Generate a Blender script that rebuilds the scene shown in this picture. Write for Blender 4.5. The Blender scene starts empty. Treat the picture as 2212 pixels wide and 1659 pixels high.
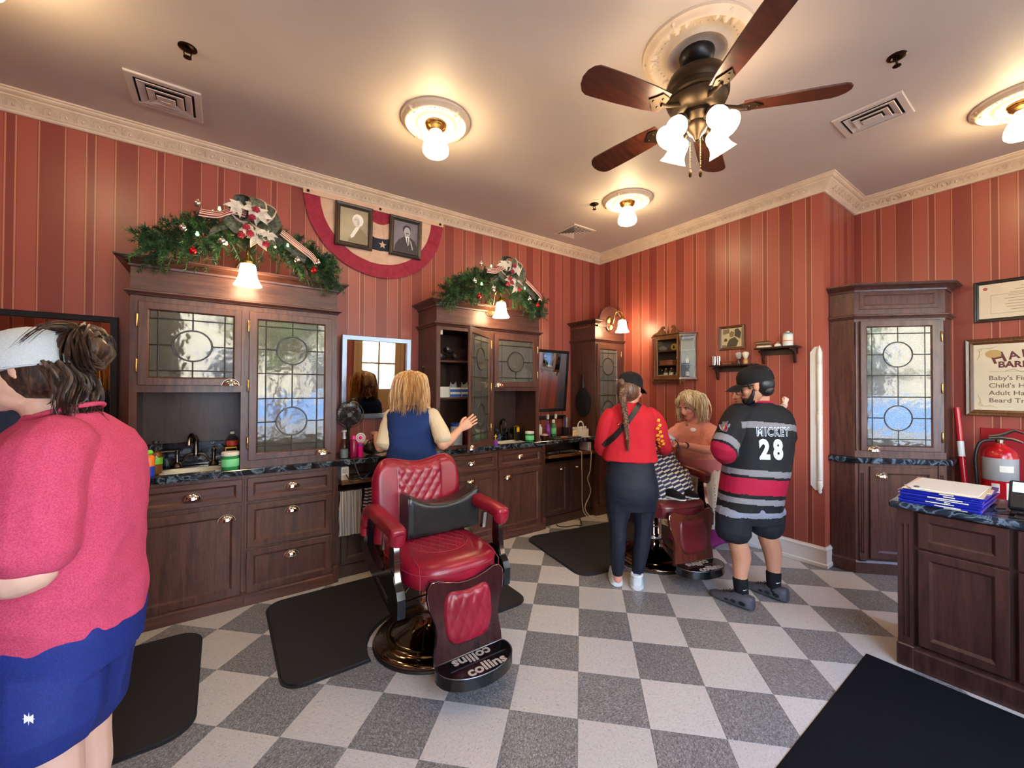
import bpy,bmesh,math,random
from mathutils import Vector,Matrix,noise
sc=bpy.context.scene
COL=sc.collection
PI=math.pi
rnd=random.Random(7)

# ------------------------------------------------------------------ camera
CAM=Vector((-2.1475,-2.1650,1.4466))
yaw,pitch,roll=math.radians(54.61),math.radians(0.6575),math.radians(-0.185)
fw=Vector((math.cos(yaw)*math.cos(pitch),math.sin(yaw)*math.cos(pitch),math.sin(pitch)))
ri=Vector((math.sin(yaw),-math.cos(yaw),0.0))
dn=fw.cross(ri)
r2=ri*math.cos(roll)+dn*math.sin(roll)
d2=-ri*math.sin(roll)+dn*math.cos(roll)
cam_data=bpy.data.cameras.new('camera')
cam_data.sensor_width=36.0
cam_data.lens=881.55/2212*36.0
cam_data.clip_start=0.05
camera=bpy.data.objects.new('camera',cam_data)
COL.objects.link(camera)
camera.matrix_world=Matrix(((r2.x,-d2.x,-fw.x,CAM.x),(r2.y,-d2.y,-fw.y,CAM.y),(r2.z,-d2.z,-fw.z,CAM.z),(0,0,0,1)))
sc.camera=camera

# ------------------------------------------------------------------ view, world, sun, daylight
sc.view_settings.view_transform='Standard'
sc.view_settings.look='None'
sc.view_settings.gamma=1.0
sc.view_settings.use_curve_mapping=False
sc.view_settings.exposure=0.85
sc.cycles.max_bounces=8
sc.cycles.diffuse_bounces=5
sc.cycles.glossy_bounces=4
sc.cycles.transmission_bounces=6
sc.cycles.transparent_max_bounces=8
sc.cycles.sample_clamp_indirect=4.0
sc.cycles.caustics_reflective=False
sc.cycles.caustics_refractive=False
world=bpy.data.worlds.new('sky')
sc.world=world
world.use_nodes=True
wn=world.node_tree
wn.nodes.clear()
w_out=wn.nodes.new('ShaderNodeOutputWorld')
w_bg=wn.nodes.new('ShaderNodeBackground')
w_sky=wn.nodes.new('ShaderNodeTexSky')
w_sky.sky_type='NISHITA'
w_sky.sun_disc=False
w_sky.sun_elevation=math.radians(48)
w_sky.sun_rotation=math.radians(20)
wn.links.new(w_sky.outputs[0],w_bg.inputs[0])
wn.links.new(w_bg.outputs[0],w_out.inputs[0])
w_bg.inputs[1].default_value=4.0
sun_data=bpy.data.lights.new('sun','SUN')
sun_data.energy=16.0
sun_data.angle=math.radians(0.6)
sun_data.color=(1.0,0.95,0.86)
sun=bpy.data.objects.new('sun',sun_data)
COL.objects.link(sun)
sun.rotation_euler=(math.radians(-40),math.radians(12),0)   # shines towards -y: the street front opposite is lit, the shop window side is in shade

LAMP=13.0        # watts of one ceiling bulb
TUNG=(1.0,0.70,0.38)

def point_light(name,loc,watts,size=0.035,color=TUNG):
    d=bpy.data.lights.new(name,'POINT')
    d.energy=watts
    d.color=color
    d.shadow_soft_size=size
    o=bpy.data.objects.new(name,d)
    o.location=loc
    COL.objects.link(o)
    return o

# ------------------------------------------------------------------ helpers
def lin(r,g,b):
    f=lambda c:c/12.92 if c<=0.04045 else ((c+0.055)/1.055)**2.4
    return (f(r/255),f(g/255),f(b/255),1.0)

class MB:
    """collects shapes in world coordinates and links them as one mesh object"""
    def __init__(self):
        self.v,self.f,self.m=[],[],[]
    def add(self,vs,fs,mi=0,M=None):
        b=len(self.v)
        self.v+=[(M@Vector(p)) if M is not None else Vector(p) for p in vs]
        for f in fs:
            self.f.append([b+i for i in f])
            self.m.append(mi)
        return self
    def box(self,x0,y0,z0,x1,y1,z1,mi=0,M=None):
        vs=[(x,y,z) for z in (z0,z1) for y in (y0,y1) for x in (x0,x1)]
        fs=[(0,2,3,1),(4,5,7,6),(0,1,5,4),(2,6,7,3),(0,4,6,2),(1,3,7,5)]
        return self.add(vs,fs,mi,M)
    def cbox(self,x0,y0,z0,x1,y1,z1,c=0.004,mi=0,M=None):
        """box with chamfered edges"""
        X,Y,Z=(x0,x1),(y0,y1),(z0,z1)
        c=min(c,abs(x1-x0)*.45,abs(y1-y0)*.45,abs(z1-z0)*.45)
        vs=[];idx={}
        for i in (0,1):
            for j in (0,1):
                for k in (0,1):
                    sx,sy,sz=(c if i==0 else -c),(c if j==0 else -c),(c if k==0 else -c)
                    for a in range(3):
                        p=[X[i]+sx,Y[j]+sy,Z[k]+sz]
                        p[a]=(X[i],Y[j],Z[k])[a]
                        idx[(i,j,k,a)]=len(vs);vs.append(tuple(p))
        fs=[]
        for a in range(3):
            b,d=(a+1)%3,(a+2)%3
            for s in (0,1):
                q=[]
                for (u,w) in ((0,0),(1,0),(1,1),(0,1)):
                    t=[0,0,0];t[a]=s;t[b]=u;t[d]=w
                    q.append(idx[(t[0],t[1],t[2],a)])
                fs.append(q if s else q[::-1])
        for a in range(3):          # edges along axis a
            b,d=(a+1)%3,(a+2)%3
            for u in (0,1):
                for w in (0,1):
                    t0=[0,0,0];t0[b]=u;t0[d]=w;t1=list(t0);t1[a]=1
                    q=[idx[(*t0,b)],idx[(*t1,b)],idx[(*t1,d)],idx[(*t0,d)]]
                    fs.append(q if (u==w) else q[::-1])
        for i in (0,1):
            for j in (0,1):
                for k in (0,1):
                    q=[idx[(i,j,k,0)],idx[(i,j,k,1)],idx[(i,j,k,2)]]
                    fs.append(q if (i+j+k)%2 else q[::-1])
        return self.add(vs,fs,mi,M)
    def prism(self,poly,h0,h1,mi=0,M=None):
        """polygon in local xy extruded from z=h0 to h1"""
        n=len(poly)
        vs=[(p[0],p[1],h0) for p in poly]+[(p[0],p[1],h1) for p in poly]
        fs=[list(range(n))[::-1],list(range(n,2*n))]+[(i,(i+1)%n,n+(i+1)%n,n+i) for i in range(n)]
        return self.add(vs,fs,mi,M)
    def rings(self,rings,mi=0,M=None,cap=True,close=False):
        n=len(rings[0]);k=len(rings)
        vs=[p for r in rings for p in r]
        fs=[]
        for a in range(k if close else k-1):
            b=(a+1)%k
            for i in range(n):
                j=(i+1)%n
                fs.append((a*n+i,a*n+j,b*n+j,b*n+i))
        if cap and not close:
            fs.append(list(range(n))[::-1]);fs.append([(k-1)*n+i for i in range(n)])
        return self.add(vs,fs,mi,M)
    def lathe(self,prof,n=20,mi=0,M=None,cap=True,sx=1.0,sy=1.0,a0=0.0,wob=None):
        rings=[]
        for (r,z) in prof:
            r=max(r,1e-5)
            rings.append([(r*sx*math.cos(a0+2*PI*i/n)*(wob(i) if wob else 1),r*sy*math.sin(a0+2*PI*i/n)*(wob(i) if wob else 1),z) for i in range(n)])
        return self.rings(rings,mi,M,cap)
    def tube(self,pts,r,n=8,mi=0,M=None,cap=True,close=False,flat=1.0,up=None):
        pts=[Vector(p) for p in pts]
        rs=r if isinstance(r,(list,tuple)) else [r]*len(pts)
        k=len(pts);rings=[]
        prev=Vector(up) if up is not None else None
        for i,p in enumerate(pts):
            if close:
                t=pts[(i+1)%k]-pts[i-1]
            else:
                t=pts[min(i+1,k-1)]-pts[max(i-1,0)]
            if t.length<1e-9:t=Vector((0,0,1))
            t.normalize()
            if prev is None:
                prev=Vector((0,0,1)) if abs(t.z)<0.9 else Vector((1,0,0))
            u=prev-t*prev.dot(t)
            if u.length<1e-6:
                u=Vector((1,0,0))-t*t.x
                if u.length<1e-6:u=Vector((0,1,0))
            u.normalize();w=t.cross(u);prev=u
            rr=rs[i]
            rx,ry=rr if isinstance(rr,(list,tuple)) else (rr,rr*flat)
            rings.append([p+u*(rx*math.cos(2*PI*a/n))+w*(ry*math.sin(2*PI*a/n)) for a in range(n)])
        return self.rings(rings,mi,M,cap,close)
    def sphere(self,c,r,n=16,k=10,mi=0,M=None):
        rx,ry,rz=r if isinstance(r,(list,tuple)) else (r,r,r)
        rings=[[(c[0]+rx*math.sin(PI*a/k)*math.cos(2*PI*i/n),c[1]+ry*math.sin(PI*a/k)*math.sin(2*PI*i/n),c[2]-rz*math.cos(PI*a/k)) for i in range(n)] for a in range(1,k)]
        b=len(self.v)
        self.rings(rings,mi,M,cap=False)
        vs=[(c[0],c[1],c[2]-rz),(c[0],c[1],c[2]+rz)]
        self.v+=[(M@Vector(p)) if M is not None else Vector(p) for p in vs]
        s,t=len(self.v)-2,len(self.v)-1
        for i in range(n):
            j=(i+1)%n
            self.f.append([s,b+j,b+i]);self.m.append(mi)
            self.f.append([t,b+(k-2)*n+i,b+(k-2)*n+j]);self.m.append(mi)
        return self
    def grid(self,fn,nu,nv,mi=0,M=None,thick=0.0):
        vs=[fn(i/nu,j/nv) for j in range(nv+1) for i in range(nu+1)]
        w=nu+1
        fs=[(j*w+i,j*w+i+1,(j+1)*w+i+1,(j+1)*w+i) for j in range(nv) for i in range(nu)]
        if thick:
            V=[Vector(p) for p in vs];N=[Vector((0,0,0)) for _ in vs]
            for f in fs:
                nn=(V[f[1]]-V[f[0]]).cross(V[f[3]]-V[f[0]])
                for i in f:N[i]+=nn
            back=[p-q.normalized()*thick if q.length>0 else p for p,q in zip(V,N)]
            o=len(vs)
            vs=list(V)+back
            fs2=[tuple(o+i for i in f[::-1]) for f in fs]
            edge=[i for i in range(nu)]+[nu+j*w for j in range(nv)]+[nv*w+nu-i for i in range(nu)]+[(nv-j)*w for j in range(nv)]
            fs=fs+fs2+[(edge[(i+1)%len(edge)],edge[i],o+edge[i],o+edge[(i+1)%len(edge)]) for i in range(len(edge))]
        return self.add(vs,fs,mi,M)
    def build(self,name,mats,parent=None,at=None,smooth=35,fix=True):
        me=bpy.data.meshes.new(name)
        off=Matrix.Identity(4)
        if parent is not None:
            p=parent;W=Matrix.Identity(4)
            while p is not None:
                W=p.matrix_basis@W;p=p.parent
            off=W.inverted()
        elif at is not None:
            off=Matrix.Translation(-Vector(at))
        me.from_pydata([off@q for q in self.v],[],self.f)
        if not isinstance(mats,(list,tuple)):mats=[mats]
        for mt in mats:me.materials.append(mt)
        if len(mats)>1:me.polygons.foreach_set('material_index',self.m)
        if fix:
            bm=bmesh.new();bm.from_mesh(me)
            bmesh.ops.recalc_face_normals(bm,faces=bm.faces)
            bm.to_mesh(me);bm.free()
        if smooth:
            me.polygons.foreach_set('use_smooth',[True]*len(me.polygons))
            if smooth<180:me.set_sharp_from_angle(angle=math.radians(smooth))
        me.update()
        o=bpy.data.objects.new(name,me)
        COL.objects.link(o)
        if parent is not None:o.parent=parent
        elif at is not None:o.location=at
        return o

def tag(o,label=None,cat=None,group=None,kind=None):
    if label:o['label']=label
    if cat:o['category']=cat
    if group:o['group']=group
    if kind:o['kind']=kind
    return o

def thing(name,label,cat,loc=(0,0,0),rz=0.0,group=None):
    o=bpy.data.objects.new(name,None)
    o.empty_display_size=0.1
    COL.objects.link(o)
    o.location=loc
    o.rotation_euler=(0,0,rz)
    return tag(o,label,cat,group)

def copy_tree(o,parent=None):
    c=o.copy();COL.objects.link(c)
    if parent is not None:c.parent=parent
    for ch in list(o.children):copy_tree(ch,c)
    return c

def T(x,y,z):return Matrix.Translation((x,y,z))
def RZ(a):return Matrix.Rotation(a,4,'Z')
def RX(a):return Matrix.Rotation(a,4,'X')
def RY(a):return Matrix.Rotation(a,4,'Y')
def SC(x,y,z):return Matrix.Diagonal((x,y,z,1))
def frame(o,xa,ya,za):
    """matrix with the given axes"""
    xa,ya,za=Vector(xa),Vector(ya),Vector(za)
    return Matrix(((xa.x,ya.x,za.x,o[0]),(xa.y,ya.y,za.y,o[1]),(xa.z,ya.z,za.z,o[2]),(0,0,0,1)))
def along(p,d,up=(0,0,1)):
    """frame at p whose z axis points along d"""
    z=Vector(d).normalized();u=Vector(up)
    x=u.cross(z)
    if x.length<1e-5:x=Vector((1,0,0)).cross(z)
    x.normalize();y=z.cross(x)
    return frame(p,x,y,z)
def bez(p0,p1,p2,p3,n):
    p0,p1,p2,p3=map(Vector,(p0,p1,p2,p3))
    return [p0*(1-t)**3+p1*3*t*(1-t)**2+p2*3*t*t*(1-t)+p3*t**3 for t in [i/n for i in range(n+1)]]
def smoothpts(pts,n=6,closed=False):
    """Catmull-Rom through the points"""
    P=[Vector(p) for p in pts];out=[]
    k=len(P)
    for i in range(k if closed else k-1):
        a=P[(i-1)%k] if (closed or i>0) else P[0]
        b,c=P[i],P[(i+1)%k]
        d=P[(i+2)%k] if (closed or i+2<k) else P[-1]
        for j in range(n):
            t=j/n
            out.append(0.5*((2*b)+(c-a)*t+(2*a-5*b+4*c-d)*t*t+(3*b-a-3*c+d)*t**3))
    if not closed:out.append(P[-1])
    return out
def rounded_rect(x0,y0,x1,y1,r,n=5):
    out=[]
    for cx,cy,a in ((x1-r,y1-r,0),(x0+r,y1-r,90),(x0+r,y0+r,180),(x1-r,y0+r,270)):
        for i in range(n+1):
            t=math.radians(a+90*i/n);out.append((cx+r*math.cos(t),cy+r*math.sin(t)))
    return out
def text(name,body,size,M,mat,parent,depth=0.001,align='CENTER',bold=0.0,shear=0.0,squeeze=1.0,sp=1.0):
    """flat lettering as a mesh, standing in the local xy plane of M"""
    cu=bpy.data.curves.new(name,'FONT')
    cu.body=body;cu.size=size;cu.align_x=align;cu.align_y='CENTER'
    cu.extrude=depth;cu.offset=bold;cu.shear=shear;cu.space_character=sp;cu.resolution_u=3
    tmp=bpy.data.objects.new(name,cu);COL.objects.link(tmp)
    dg=bpy.context.evaluated_depsgraph_get()
    me=bpy.data.meshes.new_from_object(tmp.evaluated_get(dg))
    bpy.data.objects.remove(tmp)
    W=Matrix.Identity(4);p=parent
    while p is not None:
        W=p.matrix_basis@W;p=p.parent
    me.transform(W.inverted()@M@SC(squeeze,1,1))
    me.materials.clear();me.materials.append(mat)
    o=bpy.data.objects.new(name,me);COL.objects.link(o)
    if parent is not None:o.parent=parent
    return o

# ------------------------------------------------------------------ materials
def nmat(name):
    m=bpy.data.materials.new(name);m.use_nodes=True
    nt=m.node_tree
    return m,nt,nt.nodes['Principled BSDF']
def P(name,col,rough=0.5,metal=0.0,spec=0.5,**kw):
    m,nt,b=nmat(name)
    b.inputs['Base Color'].default_value=col
    b.inputs['Roughness'].default_value=rough
    b.inputs['Metallic'].default_value=metal
    b.inputs['Specular IOR Level'].default_value=spec
    for k,v in kw.items():
        b.inputs[k.replace('_',' ')].default_value=v
    return m
def node(nt,typ,**kw):
    n=nt.nodes.new(typ)
    for k,v in kw.items():
        if k.startswith('i_'):n.inputs[k[2:].replace('_',' ')].default_value=v
        else:setattr(n,k,v)
    return n
def ramp(nt,fac,stops,interp='LINEAR'):
    r=nt.nodes.new('ShaderNodeValToRGB');cr=r.color_ramp;cr.interpolation=interp
    while len(cr.elements)<len(stops):cr.elements.new(0.5)
    while len(cr.elements)>len(stops):cr.elements.remove(cr.elements[-1])
    for e,(p,c) in zip(cr.elements,stops):
        e.position=p;e.color=c
    nt.links.new(fac,r.inputs[0])
    return r.outputs[0]
def coords(nt,scale=(1,1,1),kind='Object',rot=(0,0,0),loc=(0,0,0)):
    tc=nt.nodes.new('ShaderNodeTexCoord');mp=nt.nodes.new('ShaderNodeMapping')
    mp.inputs['Scale'].default_value=scale;mp.inputs['Rotation'].default_value=rot;mp.inputs['Location'].default_value=loc
    nt.links.new(tc.outputs[kind],mp.inputs[0])
    return mp.outputs[0]
def bump(nt,b,h,strength=0.2,dist=0.01):
    n=nt.nodes.new('ShaderNodeBump');n.inputs['Strength'].default_value=strength;n.inputs['Distance'].default_value=dist
    nt.links.new(h,n.inputs['Height']);nt.links.new(n.outputs[0],b.inputs['Normal'])
def mottled(name,c0,c1,scale=8.0,rough=0.5,detail=4,stretch=(1,1,1),bumpk=0.0,metal=0.0,spec=0.5,lo=0.35,hi=0.65,**kw):
    m,nt,b=nmat(name)
    v=coords(nt,stretch)
    t=node(nt,'ShaderNodeTexNoise');t.inputs['Scale'].default_value=scale;t.inputs['Detail'].default_value=detail
    nt.links.new(v,t.inputs[0])
    c=ramp(nt,t.outputs[0],[(lo,c0),(hi,c1)])
    nt.links.new(c,b.inputs['Base Color'])
    b.inputs['Roughness'].default_value=rough;b.inputs['Metallic'].default_value=metal;b.inputs['Specular IOR Level'].default_value=spec
    for k,q in kw.items():b.inputs[k.replace('_',' ')].default_value=q
    if bumpk:bump(nt,b,t.outputs[0],bumpk,0.005)
    return m
def emis(name,col,strength,base=(0.9,0.85,0.75,1)):
    m,nt,b=nmat(name)
    b.inputs['Base Color'].default_value=base
    b.inputs['Emission Color'].default_value=col
    b.inputs['Emission Strength'].default_value=strength
    b.inputs['Roughness'].default_value=0.3
    return m
def wood(name,dark,light,rough=0.35,axis='z',scale=1.0):
    m,nt,b=nmat(name)
    s={'z':(14,14,1.1),'x':(1.1,14,14),'y':(14,1.1,14)}[axis]
    v=coords(nt,tuple(q*scale for q in s))
    t=node(nt,'ShaderNodeTexNoise');t.inputs['Scale'].default_value=3.0;t.inputs['Detail'].default_value=6;t.inputs['Distortion'].default_value=0.6
    nt.links.new(v,t.inputs[0])
    v2=coords(nt,tuple(q*6*scale for q in s))
    t2=node(nt,'ShaderNodeTexNoise');t2.inputs['Scale'].default_value=3.0;t2.inputs['Detail'].default_value=2
    nt.links.new(v2,t2.inputs[0])
    mx=node(nt,'ShaderNodeMix',data_type='FLOAT');mx.inputs[0].default_value=0.35
    nt.links.new(t.outputs[0],mx.inputs[2]);nt.links.new(t2.outputs[0],mx.inputs[3])
    c=ramp(nt,mx.outputs[0],[(0.33,dark),(0.66,light)])
    nt.links.new(c,b.inputs['Base Color'])
    b.inputs['Roughness'].default_value=rough
    b.inputs['Coat Weight'].default_value=0.12;b.inputs['Coat Roughness'].default_value=0.2;b.inputs['Specular IOR Level'].default_value=0.35
    bump(nt,b,mx.outputs[0],0.08,0.003)
    return m

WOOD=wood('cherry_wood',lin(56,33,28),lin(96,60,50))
WOODX=wood('cherry_wood_across',lin(56,33,28),lin(96,60,50),axis='x')
WOODR=wood('counter_wood',lin(42,23,20),lin(74,43,36))
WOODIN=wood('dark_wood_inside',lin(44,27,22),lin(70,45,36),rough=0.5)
WALNUT=wood('walnut',lin(72,42,22),lin(118,74,40),rough=0.3)
EBONY=wood('dark_shelf_wood',lin(36,22,20),lin(60,36,30),rough=0.35,axis='y')
CHROME=P('polished_nickel',lin(214,205,192),0.09,1.0)
STEEL=P('brushed_steel',lin(136,142,150),0.28,1.0)
BRASS=P('aged_brass',lin(200,160,96),0.25,1.0)
BRONZE=P('dark_bronze',lin(58,42,30),0.35,1.0)
PEWTER=P('antique_pewter',lin(120,108,96),0.3,1.0)
BLACKP=P('black_plastic',lin(22,22,24),0.4)
BLACKG=P('black_gloss',lin(14,13,14),0.12)
BLACKM=P('black_metal',lin(24,23,23),0.35,0.3)
WHITEP=P('white_plastic',lin(232,230,224),0.4)
PLASTER=mottled('cream_plaster',lin(206,186,160),lin(216,197,172),6,0.6)
WHITEPAINT=mottled('white_gloss_paint',lin(222,214,204),lin(232,225,216),4,0.35)
CEIL=mottled('ceiling_paint',lin(190,176,166),lin(196,182,172),1.6,0.55,bumpk=0.02)
RUBBER=mottled('black_rubber_mat',lin(24,24,26),lin(33,33,35),160,0.55,bumpk=0.15)
CARPET=mottled('black_carpet',lin(17,17,20),lin(30,30,34),320,0.95,bumpk=0.5,spec=0.1)

def glass(name,tint=(1,1,1,1),rough=0.02,base=None,veil=0.0,ior=1.45):
    """thin clear glass: lets light straight through and mirrors at its surface"""
    m=bpy.data.materials.new(name);m.use_nodes=True;nt=m.node_tree;nt.nodes.clear()
    out=node(nt,'ShaderNodeOutputMaterial');tr=node(nt,'ShaderNodeBsdfTransparent');gl=node(nt,'ShaderNodeBsdfGlossy')
    tr.inputs[0].default_value=tint;gl.inputs['Roughness'].default_value=rough
    fr=node(nt,'ShaderNodeFresnel');fr.inputs[0].default_value=ior
    body=tr.outputs[0]
    if veil:
        df=node(nt,'ShaderNodeBsdfDiffuse');df.inputs[0].default_value=base
        mv=node(nt,'ShaderNodeMixShader');mv.inputs[0].default_value=veil
        nt.links.new(tr.outputs[0],mv.inputs[1]);nt.links.new(df.outputs[0],mv.inputs[2]);body=mv.outputs[0]
    mx=node(nt,'ShaderNodeMixShader')
    ge=node(nt,'ShaderNodeNewGeometry');fb=node(nt,'ShaderNodeMath',operation='SUBTRACT');fb.inputs[0].default_value=1.0
    fm=node(nt,'ShaderNodeMath',operation='MULTIPLY')
    nt.links.new(ge.outputs['Backfacing'],fb.inputs[1]);nt.links.new(fb.outputs[0],fm.inputs[0]);nt.links.new(fr.outputs[0],fm.inputs[1])
    nt.links.new(fm.outputs[0],mx.inputs[0]);nt.links.new(body,mx.inputs[1]);nt.links.new(gl.outputs[0],mx.inputs[2]);nt.links.new(mx.outputs[0],out.inputs[0])
    return m,nt,gl
GLASS=glass('window_glass')[0]
CLEAR=glass('clear_glass',lin(236,240,240))[0]
LEADED,_nt,_gl=glass('seedy_leaded_glass',lin(205,210,208),0.06,lin(112,114,108),0.45,1.75)
_v=coords(_nt,(1,1,1));_t=node(_nt,'ShaderNodeTexNoise');_t.inputs['Scale'].default_value=14;_t.inputs['Detail'].default_value=2
_nt.links.new(_v,_t.inputs[0]);_b=node(_nt,'ShaderNodeBump');_b.inputs['Strength'].default_value=.12;_b.inputs['Distance'].default_value=.01
_nt.links.new(_t.outputs[0],_b.inputs['Height']);_nt.links.new(_b.outputs[0],_gl.inputs['Normal'])
LEAD=P('lead_came',lin(62,60,56),0.4,0.8)
MIRROR=P('mirror_silver',lin(225,228,228),0.01,1.0)
# ------------------------------------------------------------------ the room shell
YW,XF,XA,YJ,H=1.50,1.85,2.62,-0.928,3.17      # mirror wall, far wall, alcove wall, jog, ceiling
XB,YF=-4.60,-3.60                                   # wall behind on the left, shop front

def wallpaper(name,axis,centre):
    m,nt,b=nmat(name)
    tc=node(nt,'ShaderNodeTexCoord');sp=node(nt,'ShaderNodeSeparateXYZ')
    nt.links.new(tc.outputs['Object'],sp.inputs[0])
    s=node(nt,'ShaderNodeMath',operation='SUBTRACT');s.inputs[1].default_value=centre
    nt.links.new(sp.outputs[axis],s.inputs[0])
    pp=node(nt,'ShaderNodeMath',operation='PINGPONG');pp.inputs[1].default_value=0.1685
    nt.links.new(s.outputs[0],pp.inputs[0])
    dv=node(nt,'ShaderNodeMath',operation='DIVIDE');dv.inputs[1].default_value=0.1685
    nt.links.new(pp.outputs[0],dv.inputs[0])
    L,D,G,K=lin(158,80,66),lin(132,60,50),lin(182,120,94),lin(114,48,39)
    q=lambda x:x/0.1685
    c=ramp(nt,dv.outputs[0],[(0,D),(q(.0165),G),(q(.0245),K),(q(.0275),L),(q(.1065),K),(q(.1095),G),(q(.1165),D)],'CONSTANT')
    v=coords(nt,(1,1,1))
    t=node(nt,'ShaderNodeTexNoise');t.inputs['Scale'].default_value=420;t.inputs['Detail'].default_value=1
    nt.links.new(v,t.inputs[0])
    mx=node(nt,'ShaderNodeMix',data_type='RGBA',blend_type='OVERLAY');mx.inputs[0].default_value=0.12
    nt.links.new(c,mx.inputs[6]);nt.links.new(t.outputs[0],mx.inputs[7])
    nt.links.new(mx.outputs[2],b.inputs['Base Color'])
    b.inputs['Roughness'].default_value=0.36;b.inputs['Specular IOR Level'].default_value=0.45
    bump(nt,b,t.outputs[0],0.03,0.001)
    return m
PAPER_X=wallpaper('striped_wallpaper_left',0,-2.504)
PAPER_Y=wallpaper('striped_wallpaper_far',1,-0.488)
PAPER_A=wallpaper('striped_wallpaper_alcove',1,-1.434)

def struct(o):return tag(o,kind='structure')

# floor tiles: laid on the diagonal, 305 mm vinyl composition tiles, each its own piece
def tile_mat(name,base,specks,r):
    m,nt,b=nmat(name)
    tc=node(nt,'ShaderNodeTexCoord');oi=node(nt,'ShaderNodeObjectInfo')
    sc_=node(nt,'ShaderNodeVectorMath',operation='SCALE');sc_.inputs[0].default_value=(13.0,7.0,3.0)
    nt.links.new(oi.outputs['Random'],sc_.inputs['Scale'])
    ad=node(nt,'ShaderNodeVectorMath',operation='ADD')
    nt.links.new(tc.outputs['Object'],ad.inputs[0]);nt.links.new(sc_.outputs[0],ad.inputs[1])
    rt=node(nt,'ShaderNodeVectorRotate',rotation_type='Z_AXIS');nt.links.new(ad.outputs[0],rt.inputs[0])
    an=node(nt,'ShaderNodeMath',operation='MULTIPLY');an.inputs[1].default_value=40.0
    nt.links.new(oi.outputs['Random'],an.inputs[0]);nt.links.new(an.outputs[0],rt.inputs['Angle'])
    mp=node(nt,'ShaderNodeMapping');mp.inputs['Scale'].default_value=(1,1.7,1);nt.links.new(rt.outputs[0],mp.inputs[0])
    n1=node(nt,'ShaderNodeTexNoise');n1.inputs['Scale'].default_value=95;n1.inputs['Detail'].default_value=3;n1.inputs['Roughness'].default_value=.7;n1.inputs['Distortion'].default_value=1.0
    nt.links.new(mp.outputs[0],n1.inputs[0])
    c=ramp(nt,n1.outputs[0],specks)
    n2=node(nt,'ShaderNodeTexVoronoi');n2.inputs['Scale'].default_value=70;n2.inputs['Randomness'].default_value=1
    nt.links.new(mp.outputs[0],n2.inputs[0])
    lt=node(nt,'ShaderNodeMath',operation='LESS_THAN');lt.inputs[1].default_value=r
    nt.links.new(n2.outputs['Distance'],lt.inputs[0])
    mx=node(nt,'ShaderNodeMix',data_type='RGBA');nt.links.new(lt.outputs[0],mx.inputs[0])
    nt.links.new(c,mx.inputs[6]);mx.inputs[7].default_value=base
    # slow tone differences from tile to tile
    hv=node(nt,'ShaderNodeHueSaturation');nt.links.new(mx.outputs[2],hv.inputs['Color'])
    mr=node(nt,'ShaderNodeMapRange');mr.inputs[3].default_value=0.94;mr.inputs[4].default_value=1.05
    nt.links.new(oi.outputs['Random'],mr.inputs[0]);nt.links.new(mr.outputs[0],hv.inputs['Value'])
    nt.links.new(hv.outputs[0],b.inputs['Base Color'])
    b.inputs['Roughness'].default_value=0.3;b.inputs['Specular IOR Level'].default_value=0.5
    return m
TILE_L=tile_mat('pale_speckled_tile',lin(120,112,104),[(0.30,lin(150,142,132)),(0.42,lin(196,188,176)),(0.75,lin(214,207,196))],0.07)
TILE_D=tile_mat('grey_speckled_tile',lin(50,48,47),[(0.34,lin(78,75,73)),(0.50,lin(124,120,116)),(0.66,lin(176,172,166))],0.13)
GROUT=P('tile_joint',lin(96,90,84),0.8)

mb=MB();mb.box(XB,YF,-0.10,XA,YW,-0.004)
floor=struct(mb.build('floor',GROUT))
TS=0.3048;S2=math.sqrt(0.5)
def clip_poly(poly,ax,lim,keep_less):
    out=[]
    for i in range(len(poly)):
        a,b2=poly[i],poly[(i+1)%len(poly)]
        ina=(a[ax]<=lim)==keep_less or a[ax]==lim;inb=(b2[ax]<=lim)==keep_less or b2[ax]==lim
        if ina:out.append(a)
        if ina != inb:
            t=(lim-a[ax])/(b2[ax]-a[ax]);out.append((a[0]+(b2[0]-a[0])*t,a[1]+(b2[1]-a[1])*t))
    return out
def tile_mesh(poly,mat,name):
    mb=MB();n=len(poly);cx=sum(p[0] for p in poly)/n;cy=sum(p[1] for p in poly)/n
    def ins(d):
        out=[]
        for p in poly:
            l=math.hypot(p[0]-cx,p[1]-cy) or 1
            k=1-d*1.41/l
            out.append((cx+(p[0]-cx)*k,cy+(p[1]-cy)*k))
        return out
    mb.rings([[(q[0],q[1],-0.0042) for q in ins(0.0005)],[(q[0],q[1],-0.0008) for q in ins(0.0005)],[(q[0],q[1],0.0) for q in ins(0.0013)]])
    me_o=mb.build(name,mat,smooth=0)
    return me_o
sq=[(TS*x,TS*y) for x,y in ((-.5,-.5),(.5,-.5),(.5,.5),(-.5,.5))]
rot=lambda p:(S2*(p[0]+p[1]),S2*(-p[0]+p[1]))         # tile axes: along (1,-1) and (-1,-1)
base_l=tile_mesh(sq,TILE_L,'tile');base_d=tile_mesh(sq,TILE_D,'tile')
ML,MD=base_l.data,base_d.data
bpy.data.objects.remove(base_l);bpy.data.objects.remove(base_d)
cells=[]
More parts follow.
